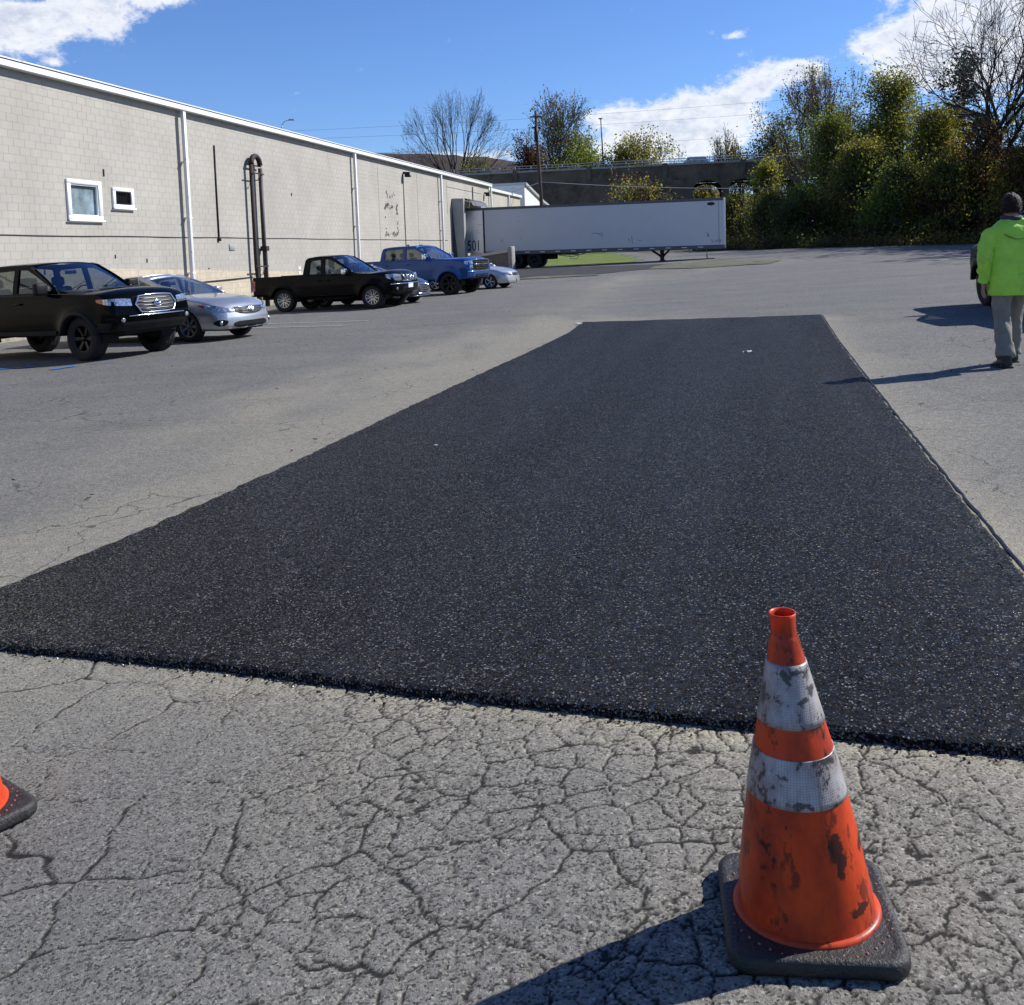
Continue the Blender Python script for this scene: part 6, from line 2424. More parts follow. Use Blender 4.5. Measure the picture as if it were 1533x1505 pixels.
n_l = 420
lx = rsu.uniform(-9, 9, n_l)
ly = rsu.uniform(3.6, 30, n_l)
o = leaves('fallen_leaves', np.stack([lx, ly, ground_np(lx, ly) + .012 + .03 * (np.abs(lx + 0) < 0)], -1), .045, [L_BROWN, L_RUST], None, rsu, 0)
co = np.empty(len(o.data.vertices) * 3, dtype=np.float32)
o.data.vertices.foreach_get('co', co)
co = co.reshape(-1, 3)
co[:, 2] = ground_np(co[:, 0], co[:, 1]) + .008 + (co[:, 2] - ground_np(co[:, 0], co[:, 1]) - .012) * .25
o.data.vertices.foreach_set('co', co.ravel())
tag(o, 'few small dry leaves scattered over the old lot', kind='stuff')


# grass
def grass_mat(name, a, b):
    m = bpy.data.materials.new(name)
    m.use_nodes = True
    g = NG(m.node_tree)
    pos = g.n('ShaderNodeNewGeometry').outputs['Position']
    n1 = g.noise(pos, .8, 6, .65)
    n2 = g.noise(pos, 14, 4, .7)
    col = g.ramp(g.m('ADD', g.m('MULTIPLY', n1, .6), g.m('MULTIPLY', n2, .4)), [(.35, a), (.65, b)])
    bb = g.n('ShaderNodeBump', {'Strength': .8, 'Distance': .05, 'Height': n2})
    p = g.n('ShaderNodeBsdfPrincipled', {'Base Color': col, 'Roughness': .9, 'Specular IOR Level': .2, 'Normal': bb.outputs[0]})
    g.n('ShaderNodeOutputMaterial', {0: p.outputs[0]})
    return m


GR = grass_mat('grass', (.075, .12, .025), (.17, .21, .05))
GR2 = grass_mat('thin_grass', (.085, .09, .055), (.19, .18, .14))


def gridsheet(name, poly, h, m, label, step, kind='structure', seed=1, jit=1.0):
    """sheet that follows the ground inside a polygon with an uneven edge"""
    P = np.array(poly)
    x0, y0 = P.min(0) - 1
    x1, y1 = P.max(0) + 1
    X, Y = np.meshgrid(np.arange(x0, x1, step), np.arange(y0, y1, step * 1.6))
    X2 = X + (fbm(X * .7, Y * .5, seed, 3) - .5) * 2.2 * jit
    Y2 = Y + (fbm(X * .7 + 9, Y * .5, seed + 3, 3) - .5) * 3.0 * jit
    inside = np.zeros(X.shape, bool)
    n = len(P)
    for i in range(n):
        xa, ya = P[i]
        xb, yb = P[(i + 1) % n]
        c = ((ya > Y2) != (yb > Y2)) & (X2 < (xb - xa) * (Y2 - ya) / (yb - ya + 1e-12) + xa)
        inside ^= c
    ny, nx = X.shape
    idx = np.arange(ny * nx).reshape(ny, nx)
    F = np.stack([idx[:-1, :-1], idx[:-1, 1:], idx[1:, 1:], idx[1:, :-1]], -1)
    F = F[inside[:-1, :-1]]
    Z = ground_np(X, Y) + h + (fbm(X * 2, Y * 2, seed + 5, 2)) * .02
    o = npmesh(name, np.stack([X, Y, Z], -1).reshape(-1, 3), F.reshape(-1, 4), m, smooth=True)
    tag(o, label, kind=kind)


gridsheet('grass_strip', [(-2, 72), (1.5, 67), (8.5, 65.5), (9.5, 75), (9.5, 92), (11, 118), (3, 130), (-3, 100)], .012, GR, 'green grass seen below the trailer', .25)
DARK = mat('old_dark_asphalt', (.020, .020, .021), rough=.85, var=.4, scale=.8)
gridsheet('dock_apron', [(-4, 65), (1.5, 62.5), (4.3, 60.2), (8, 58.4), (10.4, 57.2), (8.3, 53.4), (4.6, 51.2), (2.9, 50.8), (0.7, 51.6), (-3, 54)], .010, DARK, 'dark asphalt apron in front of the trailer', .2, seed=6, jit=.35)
gridsheet('grass_strip', [(7.6, 53.0), (9.0, 57.2), (12, 58.4), (15, 55), (13.4, 51.5), (10, 51.8)], .022, GR2, 'thin olive weeds below the front end of the trailer', .12, seed=8, jit=.7)
gridsheet('grass_strip', [(-1.5, 51.6), (1, 49.7), (4.4, 49.5), (4.4, 50.7), (.7, 51.6), (-1, 53)], .022, GR2, 'thin strip of weeds along the near side of the dark apron', .12, seed=9, jit=.3)


# ================================================================== bridge
def bridge():
    A = Vector((-5.8, 128))
    B = Vector((36.1, 120.5))
    ang = math.atan2(B.y - A.y, B.x - A.x)
    root = empty('bridge', (A.x, A.y, 0), ang, 'dark concrete road bridge with arches and a metal railing across the background', 'bridge')
    X0, X1 = -45, 75
    zt = 11.55
    mb = MB()
    mb.box(X0, X1, 0, .35, zt - 1.75, zt)
    mb.build('parapet', M['old_concrete'], root)
    mb = MB()
    mb.box(X0, X1, -.18, .5, zt - 2.05, zt - 1.755)
    mb.build('ledge', M['old_concrete'], root)
    mb = MB()
    mb.box(X0, X1, -.16, .0, zt - .22, zt + .03)
    mb.build('coping', M['concrete'], root)
    mb = MB()
    mb.box(X0, X1, .36, 10, zt - 1.9, zt - 1.2)
    mb.build('deck', M['old_concrete'], root)
    mb = MB()
    mb.box(X0, X1, 9.9, 10.3, zt - 1.8, zt)
    mb.build('parapet', M['old_concrete'], root)
    # spandrel wall with arched openings
    zs = zt - 2.06
    r = 1.75
    ops = [30.9 + 4.3 * i for i in range(8)]
    for yy in (.1, 9.0):
        outer = [(X0, -.5), (X0, zs), (X1, zs), (X1, -.5)]
        bm = bmesh.new()
        edges = []
        holes = []
        for ox in ops:
            pts = [(ox - r, .3), (ox - r, zs - 1.3)]
            pts += [(ox - r * math.cos(a), zs - 1.3 + 1.15 * math.sin(a)) for a in np.linspace(0, math.pi, 14)[1:-1]]
            pts += [(ox + r, zs - 1.3), (ox + r, .3)]
            holes.append(pts)
        for poly in [outer] + holes:
            vs = [bm.verts.new((x, yy, z)) for x, z in poly]
            for a, b in zip(vs, vs[1:] + vs[:1]):
                edges.append(bm.edges.new((a, b)))
        bmesh.ops.triangle_fill(bm, use_beauty=True, edges=edges)
        bmesh.ops.recalc_face_normals(bm, faces=bm.faces)
        bmesh.ops.solidify(bm, geom=list(bm.faces), thickness=.6)
        me = bpy.data.meshes.new('arch_wall')
        bm.to_mesh(me)
        bm.free()
        me.materials.append(M['old_concrete'])
        me.polygons.foreach_set('use_smooth', np.zeros(len(me.polygons), dtype=bool))
        link(bpy.data.objects.new('arch_wall', me), root)
    for ox in [ops[0] - 2.15] + [o_ + 2.15 for o_ in ops]:
        mb = MB()
        mb.rbox(ox - .3, ox + .3, -.12, 9.9, -.5, zs - .01, r=.03, seg=1)
        mb.build('pier', M['old_concrete'], root)
    for k in range(13):
        x = X0 + 5 + k * 9.4
        mb = MB()
        mb.rbox(x - .3, x + .3, -.22, .0, zt - 1.75, zt + .10, r=.02, seg=1)
        mb.build('parapet_pilaster', M['old_concrete'], root)
    mb = MB()
    for k in range(60):
        x = X0 + k * 2.0
        mb.tube([(x, .17, zt), (x, .17, zt + .62)], .04, 5)
    mb.build('railing_posts', M['rail_grey'], root)['kind'] = 'stuff'
    for dz in (.30, .60):
        mb = MB()
        mb.tube([(X0, .17, zt + dz), (X1, .17, zt + dz)], .045, 6)
        mb.build('railing', M['rail_grey'], root)
    return root, A, ang, zt


broot, BA, Bang, Bzt = bridge()


def on_bridge(s, t):
    return (BA.x + math.cos(Bang) * s - math.sin(Bang) * t, BA.y + math.sin(Bang) * s + math.cos(Bang) * t)


# silver car on the bridge
bx, by = on_bridge(29.0, 2.6)
k = dict(wb=2.9, fo=.95, ro=1.1, w=1.9, r=.36, arch=.42, rocker=.3, belt_h=1.10, nose_h=1.0, trunk_h=1.22, cab_f=.9, cab_r=-2.1, split=-.3, roof_h=1.88, rw_run=.35, ws_run=.75)
rt_, c_, p_ = sedan('moving_car', bx, by, math.degrees(Bang) + 180, 'silver sport utility car passing on the bridge behind the railing', M['silver_paint'], k)
rt_.location = (bx, by, Bzt - .95)
rt_.rotation_euler = (0, 0, Bang + math.pi)
c_.wheelset(M['grey_alloy'], 5, width=.22, rimr=.24)

# lamp post on the bridge
x, y = on_bridge(18.2, .7)
r_ = empty('lamp_post', (x, y, Bzt - 1.2), 0, 'slim grey lamp post standing on the bridge', 'lamp post')
mb = MB()
mb.tube([(0, 0, 0), (-.1, 0, 3.5), (-.22, 0, 7.2)], [.11, .09, .06], 8)
mb.build('pole', M['dark_metal'], r_)
mb = MB()
mb.rbox(-.5, -.02, -.1, .1, 7.2, 7.34, r=.03)
mb.build('lamp_head', M['dark_metal'], r_)

# street lamp beyond the warehouse roof
x, y = px(443, 110), 108.0
r_ = empty('lamp_post', (x, y, 1.0), 0, 'grey street lamp rising alone above the warehouse roof', 'lamp post')
mb = MB()
mb.tube([(0, 0, 0), (0, 0, 8), (0, 0, 14.6), (.02, 0, 14.9)], [.12, .1, .07, .06], 8)
mb.build('pole', M['rail_grey'], r_)
mb = MB()
mb.tube([(0, 0, 14.8), (.35, 0, 15.25), (.9, 0, 15.4)], .04, 6)
mb.build('arm', M['rail_grey'], r_)
mb = MB()
mb.rbox(.8, 1.45, -.12, .12, 15.33, 15.48, r=.04)
mb.build('lamp_head', M['rail_grey'], r_)

# utility pole with crossarm and wires
UX, UY = px(818, 85), 85.0
uz0 = gz(UX, UY)
uzt = top_z(812, 170, 85)
r_ = empty('utility_pole', (UX, UY, uz0), 0, 'dark wooden utility pole behind the trailer', 'utility pole')
mb = MB()
mb.tube([(0.1, 0, -.1), (-.1, 0, (uzt - uz0) * .5), (-.3, 0, uzt - uz0)], [.17, .15, .11], 10)
mb.build('pole', M['wood_pole'], r_)
mb = MB()
mb.tube([(-.34, -.25, uzt - uz0 - 2.6), (-.30, -.25, uzt - uz0 - 1.3)], .16, 8)
mb.build('transformer', M['dark_metal'], r_)
for dz, L in ((.5, .5), (1.4, .35)):
    mb = MB()
    mb.box(-.3 - L, -.3 + L, -.16, -.05, uzt - uz0 - dz - .06, uzt - uz0 - dz + .06)
    mb.build('crossarm', M['wood_pole'], r_)


def wire(label, pts, rad, sag=.0, name='overhead_wire', m=None):
    a, b = Vector(pts[0]), Vector(pts[1])
    P = []
    for i in range(25):
        t = i / 24
        q = a.lerp(b, t)
        q.z -= sag * 4 * t * (1 - t)
        P.append(q)
    mb = MB()
    mb.tube(P, rad, 4)
    o = mb.build(name, m or M['rail_grey'], None)
    tag(o, label, 'wire')


zW = top_z(820, 274, 85)
wire('pale wire running right from the utility pole across the bridge face', ((UX, UY - .2, zW), (px(1500, 92), 92, top_z(1500, 262, 92))), .026, .9)
wire('pale wire running left from the utility pole down toward the warehouse roof', ((UX, UY - .2, zW), (px(700, 88), 93, top_z(700, 306, 90))), .03, .1)
for i, (ya, yb, lb) in enumerate(((172, 128, 'highest of the thin wires across the clouds'), (184, 148, 'middle one of the thin wires across the clouds'), (206, 186, 'lowest of the thin wires across the clouds'))):
    wire(lb, ((px(380, 180), 180, top_z(380, ya + 30, 180)), (px(1560, 180), 180, top_z(1560, yb - 10, 180))), .016, 1.2, m=M['dark_metal'])


# ================================================================== hill
def hill():
    xs = np.linspace(-420, 420, 170)
    ys = np.linspace(480, 820, 50)
    X, Y = np.meshgrid(xs, ys)
    prof = 66 * np.exp(-((X + 120) / 210) ** 2) + 22 * np.exp(-((X - 120) / 160) ** 2)
    Z = prof * np.exp(-((Y - 650) / 95) ** 2) + 5 * (fbm(X * .02, Y * .02, 4, 4) - .5) + 2.2 * (fbm(X * .15, Y * .15, 6, 3) - .5) * (prof > 8)
    Z = Z - 1.0
    ny, nx = X.shape
    idx = np.arange(ny * nx).reshape(ny, nx)
    F = np.stack([idx[:-1, :-1], idx[:-1, 1:], idx[1:, 1:], idx[1:, :-1]], -1).reshape(-1, 4)
    m = grass_mat('wooded_hill', (.035, .028, .026), (.085, .062, .05))
    o = npmesh('hill', np.stack([X, Y, Z], -1).reshape(-1, 3), F, m, smooth=False)
    tag(o, 'low wooded brown hill far behind the warehouse', kind='structure')


hill()


# ================================================================== traffic cones
def cone_mats(tagname, seed, dirt_k):
    m = bpy.data.materials.new('cone_orange_' + tagname)
    m.use_nodes = True
    g = NG(m.node_tree)
    oc = g.n('ShaderNodeTexCoord').outputs['Object']
    mp = g.n('ShaderNodeMapping', {'Vector': oc, 'Location': (seed, 0, 0), 'Scale': (1, 1, .55)}).outputs[0]
    n1 = g.noise(mp, 9, 6, .65)
    n2 = g.noise(mp, 24, 6, .7)
    n3 = g.noise(mp, 70, 3, .6)
    col = g.ramp(n2, [(.3, (.60, .055, .012)), (.7, (.80, .090, .017))])
    col = g.mix(g.maprange(n1, .44, .62, 0, .8 * dirt_k), col, (.27, .033, .016))
    col = g.mix(g.maprange(n2, .56, .63, 0, .8 * dirt_k), col, (.10, .02, .012))
    col = g.mix(g.maprange(g.m('ADD', g.m('MULTIPLY', n1, .6), g.m('MULTIPLY', n3, .4)), .575, .61, 0, .9 * dirt_k), col, (.022, .012, .01))
    if dirt_k > .9:
        # tar smears with a shape of their own
        wob = g.n('ShaderNodeVectorMath', {0: oc, 1: g.n('ShaderNodeVectorMath', {0: g.noise(oc, 28, 5, .7, 'Color'), 1: (.045, .045, .06)}, operation='MULTIPLY').outputs[0]}, operation='ADD').outputs[0]
        for (cx_, cy_, cz_, sx_, sy_, sz_) in ((.05, -.095, .225, .016, .05, .034), (.06, -.09, .185, .013, .05, .03), (.125, -.03, .20, .05, .03, .010), (.13, -.01, .15, .05, .014, .018), (.10, -.08, .085, .05, .03, .012), (.03, .0, .67, .012, .05, .022), (.035, .0, .63, .014, .05, .03)):
            dv = g.n('ShaderNodeVectorMath', {0: wob, 1: (cx_ + .022, cy_ + .022, cz_ + .03)}, operation='SUBTRACT').outputs[0]
            dv = g.n('ShaderNodeVectorMath', {0: dv, 1: (sx_, sy_, sz_)}, operation='DIVIDE').outputs[0]
            ln = g.n('ShaderNodeVectorMath', {0: dv}, operation='LENGTH').outputs['Value']
            col = g.mix(g.maprange(ln, 1.05, .85, 0, .92), col, (.028, .016, .014))
    p = g.n('ShaderNodeBsdfPrincipled', {'Base Color': col, 'Roughness': .38, 'Specular IOR Level': .35, 'Subsurface Weight': 0.0,
            'Normal': g.n('ShaderNodeBump', {'Strength': .25, 'Distance': .002, 'Height': n2}).outputs[0]})
    tr = g.n('ShaderNodeBsdfTranslucent', {'Color': (.9, .10, .015, 1)})
    mx = g.n('ShaderNodeMixShader', {0: .2, 1: p.outputs[0], 2: tr.outputs[0]})
    g.n('ShaderNodeOutputMaterial', {0: mx.outputs[0]})
    # reflective sleeve
    s_ = bpy.data.materials.new('reflective_sleeve_' + tagname)
    s_.use_nodes = True
    g = NG(s_.node_tree)
    oc = g.n('ShaderNodeTexCoord').outputs['Object']
    sp = g.n('ShaderNodeSeparateXYZ', {0: oc})
    ang = g.m('MULTIPLY', g.m('ARCTAN2', sp.outputs[1], sp.outputs[0]), .085)
    uv = g.n('ShaderNodeCombineXYZ', {0: ang, 1: sp.outputs[2], 2: 0.0}).outputs[0]
    vo = g.n('ShaderNodeTexVoronoi', {'Vector': uv, 'Scale': 190.0, 'Randomness': .12}, feature='DISTANCE_TO_EDGE').outputs['Distance']
    n1 = g.noise(g.n('ShaderNodeMapping', {'Vector': oc, 'Scale': (1, 1, .5)}).outputs[0], 16, 6, .68)
    n2 = g.noise(oc, 55, 4, .7)
    col = g.mix(g.maprange(vo, .0, .12), (.24, .225, .22), (.46, .44, .43))
    col = g.mix(g.maprange(n1, .38, .60, 0, .85 * dirt_k), col, (.19, .155, .15))
    col = g.mix(g.maprange(g.m('ADD', g.m('MULTIPLY', n1, .55), g.m('MULTIPLY', n2, .45)), .535, .58, 0, .95 * dirt_k), col, (.035, .028, .025))
    if dirt_k > .9:
        wob = g.n('ShaderNodeVectorMath', {0: oc, 1: g.n('ShaderNodeVectorMath', {0: g.noise(oc, 35, 5, .7, 'Color'), 1: (.05, .05, .05)}, operation='MULTIPLY').outputs[0]}, operation='ADD').outputs[0]
        for (cx_, cy_, cz_, sx_, sy_, sz_) in ((.02, -.05, .535, .010, .03, .014), (.0, -.05, .515, .012, .03, .008), (-.035, -.05, .565, .008, .04, .016), (.0, -.05, .572, .04, .03, .006), (-.05, -.07, .365, .016, .03, .010), (-.02, -.085, .315, .03, .03, .008), (.03, -.06, .395, .03, .04, .005)):
            dv = g.n('ShaderNodeVectorMath', {0: wob, 1: (cx_ + .025, cy_ + .025, cz_ + .025)}, operation='SUBTRACT').outputs[0]
            dv = g.n('ShaderNodeVectorMath', {0: dv, 1: (sx_, sy_, sz_)}, operation='DIVIDE').outputs[0]
            ln = g.n('ShaderNodeVectorMath', {0: dv}, operation='LENGTH').outputs['Value']
            col = g.mix(g.maprange(ln, 1.1, .8, 0, .9), col, (.03, .024, .022))
    # lapped join of the sleeve
    a2 = g.m('ABSOLUTE', g.m('SUBTRACT', g.m('ARCTAN2', sp.outputs[1], sp.outputs[0]), -1.35))
    col = g.mix(g.maprange(a2, .035, .02, 0, .5), col, (.12, .10, .10))
    b = g.n('ShaderNodeBump', {'Strength': .45, 'Distance': .0015, 'Height': vo})
    p = g.n('ShaderNodeBsdfPrincipled', {'Base Color': col, 'Roughness': .36, 'Specular IOR Level': .6, 'Normal': b.outputs[0]})
    g.n('ShaderNodeOutputMaterial', {0: p.outputs[0]})
    return m, s_


M['cone_base'] = mat('cone_rubber_base', (.020, .018, .016), rough=.55, var=.35, scale=14, bump=.5, bscale=120, dirt=(.065, .058, .048), dirt_amt=.3, dscale=9)
M['dot_orange'] = mat('cone_dots', (.30, .12, .08), rough=.7)


def cone(x, y, rz, label, om, sm, tilt=(0, 0), squash=(1, 1), dz=0.0):
    root = empty('traffic_cone', (x, y, gz(x, y) + dz), R(rz), label, 'traffic cone', 'orange traffic cones around the fresh asphalt', gnormal(x, y))
    # profile of the body (radius by height)
    prof = [(0.036, .147), (.046, .145), (.060, .143), (.12, .135), (.20, .1225), (.30, .104), (.40, .083), (.50, .0595), (.59, .0395), (.636, .0305), (.642, .0272), (.652, .0262), (.682, .0268), (.690, .0285)]
    prof = [(r, z) for z, r in [(q[0], q[1]) for q in prof]]
    prof = [(z, r) for r, z in prof]

    def shape(r, z, a, off=0.0):
        # the cone is dented: flattened towards the viewer low down, leaning slightly
        t = max(0, 1 - z / .45)
        sx = 1 + (squash[0] - 1) * t
        sy = 1 + (squash[1] - 1) * t
        dent = 1 - (.07 * squash[2] if len(squash) > 2 else 0) * t * max(0, math.cos(a + 1.25)) ** 2 * math.sin(min(1, z / .3) * math.pi)
        rr = (r + off) * dent
        return (rr * math.cos(a) * sx + tilt[0] * z, rr * math.sin(a) * sy + tilt[1] * z, z)

    def shell(z0, z1, off, n=64, rows=14, rim=False):
        zs = sorted(set([z0, z1] + [z for z, r in prof if z0 < z < z1] + list(np.linspace(z0, z1, rows))))
        V = []
        for z in zs:
            r = float(np.interp(z, [q[0] for q in prof], [q[1] for q in prof]))
            for k in range(n):
                V.append(shape(r, z, 2 * math.pi * k / n, off))
        F = []
        for i in range(len(zs) - 1):
            for k in range(n):
                k2 = (k + 1) % n
                F.append((i * n + k, i * n + k2, (i + 1) * n + k2, (i + 1) * n + k))
        return V, F, len(zs), n
    mb = MB()
    V, F, m_, n = shell(.036, .690, 0, rows=60)
    V2, F2, _, _ = shell(.036, .690, -.0032, rows=60)
    B = len(V)
    F += [tuple(B + q for q in f[::-1]) for f in F2]
    F += [((m_ - 1) * n + k, (m_ - 1) * n + (k + 1) % n, B + (m_ - 1) * n + (k + 1) % n, B + (m_ - 1) * n + k) for k in range(n)]
    mb.add(V + V2, F, True)
    mb.build('cone_body', om, root)
    # foot ring of the cone
    mb = MB()
    pr = [(.144, .0455), (.149, .0445), (.154, .0415), (.156, .0385), (.156, .034)]
    V = []
    for r, z in pr:
        for k in range(64):
            x_, y_, _ = shape(r, .04, 2 * math.pi * k / 64)
            V.append((x_, y_, z))
    F = [(i * 64 + k, i * 64 + (k + 1) % 64, (i + 1) * 64 + (k + 1) % 64, (i + 1) * 64 + k) for i in range(4) for k in range(64)]
    mb.add(V, [f[::-1] for f in F], True)
    mb.build('foot_ring', om, root)
    for z0, z1 in ((.462, .588), (.305, .402)):
        mb = MB()
        V, F, m_, n = shell(z0, z1, .0022, rows=10)
        # turned in edges
        Vb = [shape(float(np.interp(z0, [q[0] for q in prof], [q[1] for q in prof])), z0, 2 * math.pi * k / n, -.0005) for k in range(n)]
        Vt = [shape(float(np.interp(z1, [q[0] for q in prof], [q[1] for q in prof])), z1, 2 * math.pi * k / n, -.0005) for k in range(n)]
        B = len(V)
        F += [(B + k, B + (k + 1) % n, (k + 1) % n, k) for k in range(n)]
        F += [((m_ - 1) * n + k, (m_ - 1) * n + (k + 1) % n, B + n + (k + 1) % n, B + n + k) for k in range(n)]
        mb.add(V + Vb + Vt, F, True)
        mb.build('reflective_sleeve', sm, root)
    # square base with rounded corners, slightly dished
    h = .182

    def sq(s, rc, z, per=10):
        P = []
        for (cx, cy, a0) in ((1, 1, 0), (-1, 1, 90), (-1, -1, 180), (1, -1, 270)):
            for k in range(per + 1):
                a = R(a0 + 90 * k / per)
                P.append((cx * (s - rc) + rc * math.cos(a), cy * (s - rc) + rc * math.sin(a), z))
        return P
    rings = [sq(h - .012, .045, .0), sq(h - .002, .05, .004), sq(h, .05, .012), sq(h - .001, .05, .030), sq(h - .005, .048, .0365), sq(h - .012, .045, .0390), sq(h - .020, .04, .0385), sq(h - .030, .035, .0365)]
    V = [p for r_ in rings for p in r_]
    m_ = len(rings[0])
    F = [(i * m_ + k, i * m_ + (k + 1) % m_, (i + 1) * m_ + (k + 1) % m_, (i + 1) * m_ + k) for i in range(len(rings) - 1) for k in range(m_)]
    mb = MB()
    mb.add(V, F, True)
    mb.add(rings[0], [tuple(reversed(range(m_)))])
    mb.add(rings[-1], [tuple(range(m_))])
    base = mb.build('rubber_base', M['cone_base'], root)
    # ring of small orange dots moulded into the base
    mb = MB()
    nd = 44
    for k in range(nd):
        a = 2 * math.pi * k / nd
        for rr in ((.166,) if abs(math.cos(2 * a)) > .75 else (.176,)):
            cx, cy = rr * math.cos(a), rr * math.sin(a)
            if max(abs(cx), abs(cy)) > h - .014:
                continue
            mb.lathe([(.0030, .0362), (.0026, .0385), (.0005, .0390)], 8, Matrix.Translation((cx, cy, 0)))
    mb.build('moulded_dots', M['dot_orange'], base)['kind'] = 'stuff'
    return root


om1, sm1 = cone_mats('dirty', 2.3, 1.0)
om2, sm2 = cone_mats('clean', 7.7, .25)
cone(.598, 2.045, -8, 'scuffed orange traffic cone with two dirty white bands in the right foreground', om1, sm1, tilt=(-.045, -.01), squash=(1.0, .94, 1.0))
cone(-1.606, 2.62, -38, 'cleaner orange traffic cone cut off at the left edge', om2, sm2, squash=(1.0, 1.0, 0))


# ================================================================== the man in the green jacket
M['hivis'] = mat('lime_green_jacket', (.40, .72, .07), rough=.7, var=.12, scale=6, bump=.9, bscale=22, dirt=(.30, .52, .06), dirt_amt=.1, dscale=5)
M['khaki'] = mat('grey_khaki_trousers', (.215, .20, .165), rough=.85, var=.15, scale=8, bump=.4, bscale=60)
M['boot'] = mat('black_boot_leather', (.012, .010, .009), rough=.5, var=.4, scale=20)
M['skin'] = mat('skin', (.36, .20, .14), rough=.55, var=.08, scale=20)
M['hair'] = mat('short_brown_hair', (.036, .020, .012), rough=.55, spec=.3, var=.5, scale=40, bump=1.0, bscale=140)
M['collar'] = mat('dark_blue_collar', (.03, .035, .05), rough=.8)
M['seamline'] = mat('jacket_seam', (.10, .25, .03), rough=.8)


def loft(mb, rings, n=36, fold=.0, seed=1, fs=9.0, exp=2.3, cap=True):
    """rings: (cx,cy,cz,rx,ry[,tx,ty]) ; soft cloth folds from noise"""
    V = []
    ph = np.random.RandomState(seed).rand(3) * 50
    for (cx, cy, cz, rx, ry) in rings:
        for k in range(n):
            a = 2 * math.pi * k / n
            ca, sa = math.cos(a), math.sin(a)
            e = 2.0 / exp
            ux = math.copysign(abs(ca) ** e, ca)
            uy = math.copysign(abs(sa) ** e, sa)
            f = 0
            if fold:
                f = fold * (2 * float(fbm(np.array([ca * 1.2 + 5 + ph[0]]), np.array([cz * fs + sa * 1.2 + ph[1]]), seed, 3)[0]) - 1)
            V.append((cx + ux * (rx + f), cy + uy * (ry + f), cz))
    m_ = len(rings)
    F = [(i * n + k, i * n + (k + 1) % n, (i + 1) * n + (k + 1) % n, (i + 1) * n + k) for i in range(m_ - 1) for k in range(n)]
    up = rings[-1][2] > rings[0][2]
    if not up:
        F = [f[::-1] for f in F]
    if cap:
        F.append(tuple(reversed(range(n))) if up else tuple(range(n)))
        F.append(tuple((m_ - 1) * n + k for k in range(n)) if up else tuple(reversed([(m_ - 1) * n + k for k in range(n)])))
    mb.add(V, F, True)


def limb(mb, pts, rads, n=22, fold=.01, seed=1, sub=5, fs=14):
    """tube along a bent limb with cloth folds"""
    P = []
    Rr = []
    for i in range(len(pts) - 1):
        for k in range(sub):
            t = k / sub
            P.append(Vector(pts[i]).lerp(Vector(pts[i + 1]), t))
            Rr.append(rads[i] + (rads[i + 1] - rads[i]) * t)
    P.append(Vector(pts[-1]))
    Rr.append(rads[-1])
    # smooth the bend
    for _ in range(2):
        Q = [P[0]] + [(P[i - 1] + P[i] * 2 + P[i + 1]) / 4 for i in range(1, len(P) - 1)] + [P[-1]]
        P = Q
    V = []
    for i, p in enumerate(P):
        t = (P[min(i + 1, len(P) - 1)] - P[max(i - 1, 0)]).normalized()
        u = (Vector((0, 1, 0)) - t * t.y).normalized()
        w_ = t.cross(u)
        for k in range(n):
            a = 2 * math.pi * k / n
            f = fold * (2 * float(fbm(np.array([math.cos(a) * 1.1 + seed * 3.1 + 20]), np.array([p.z * fs + math.sin(a) * 1.3 + 30]), seed, 3)[0]) - 1)
            V.append(p + u * math.cos(a) * (Rr[i] + f) + w_ * math.sin(a) * (Rr[i] + f))
    m_ = len(P)
    F = [(i * n + k, i * n + (k + 1) % n, (i + 1) * n + (k + 1) % n, (i + 1) * n + k) for i in range(m_ - 1) for k in range(n)]
    F.append(tuple(reversed(range(n))))
    F.append(tuple((m_ - 1) * n + k for k in range(n)))
    mb.add(V, F, True)


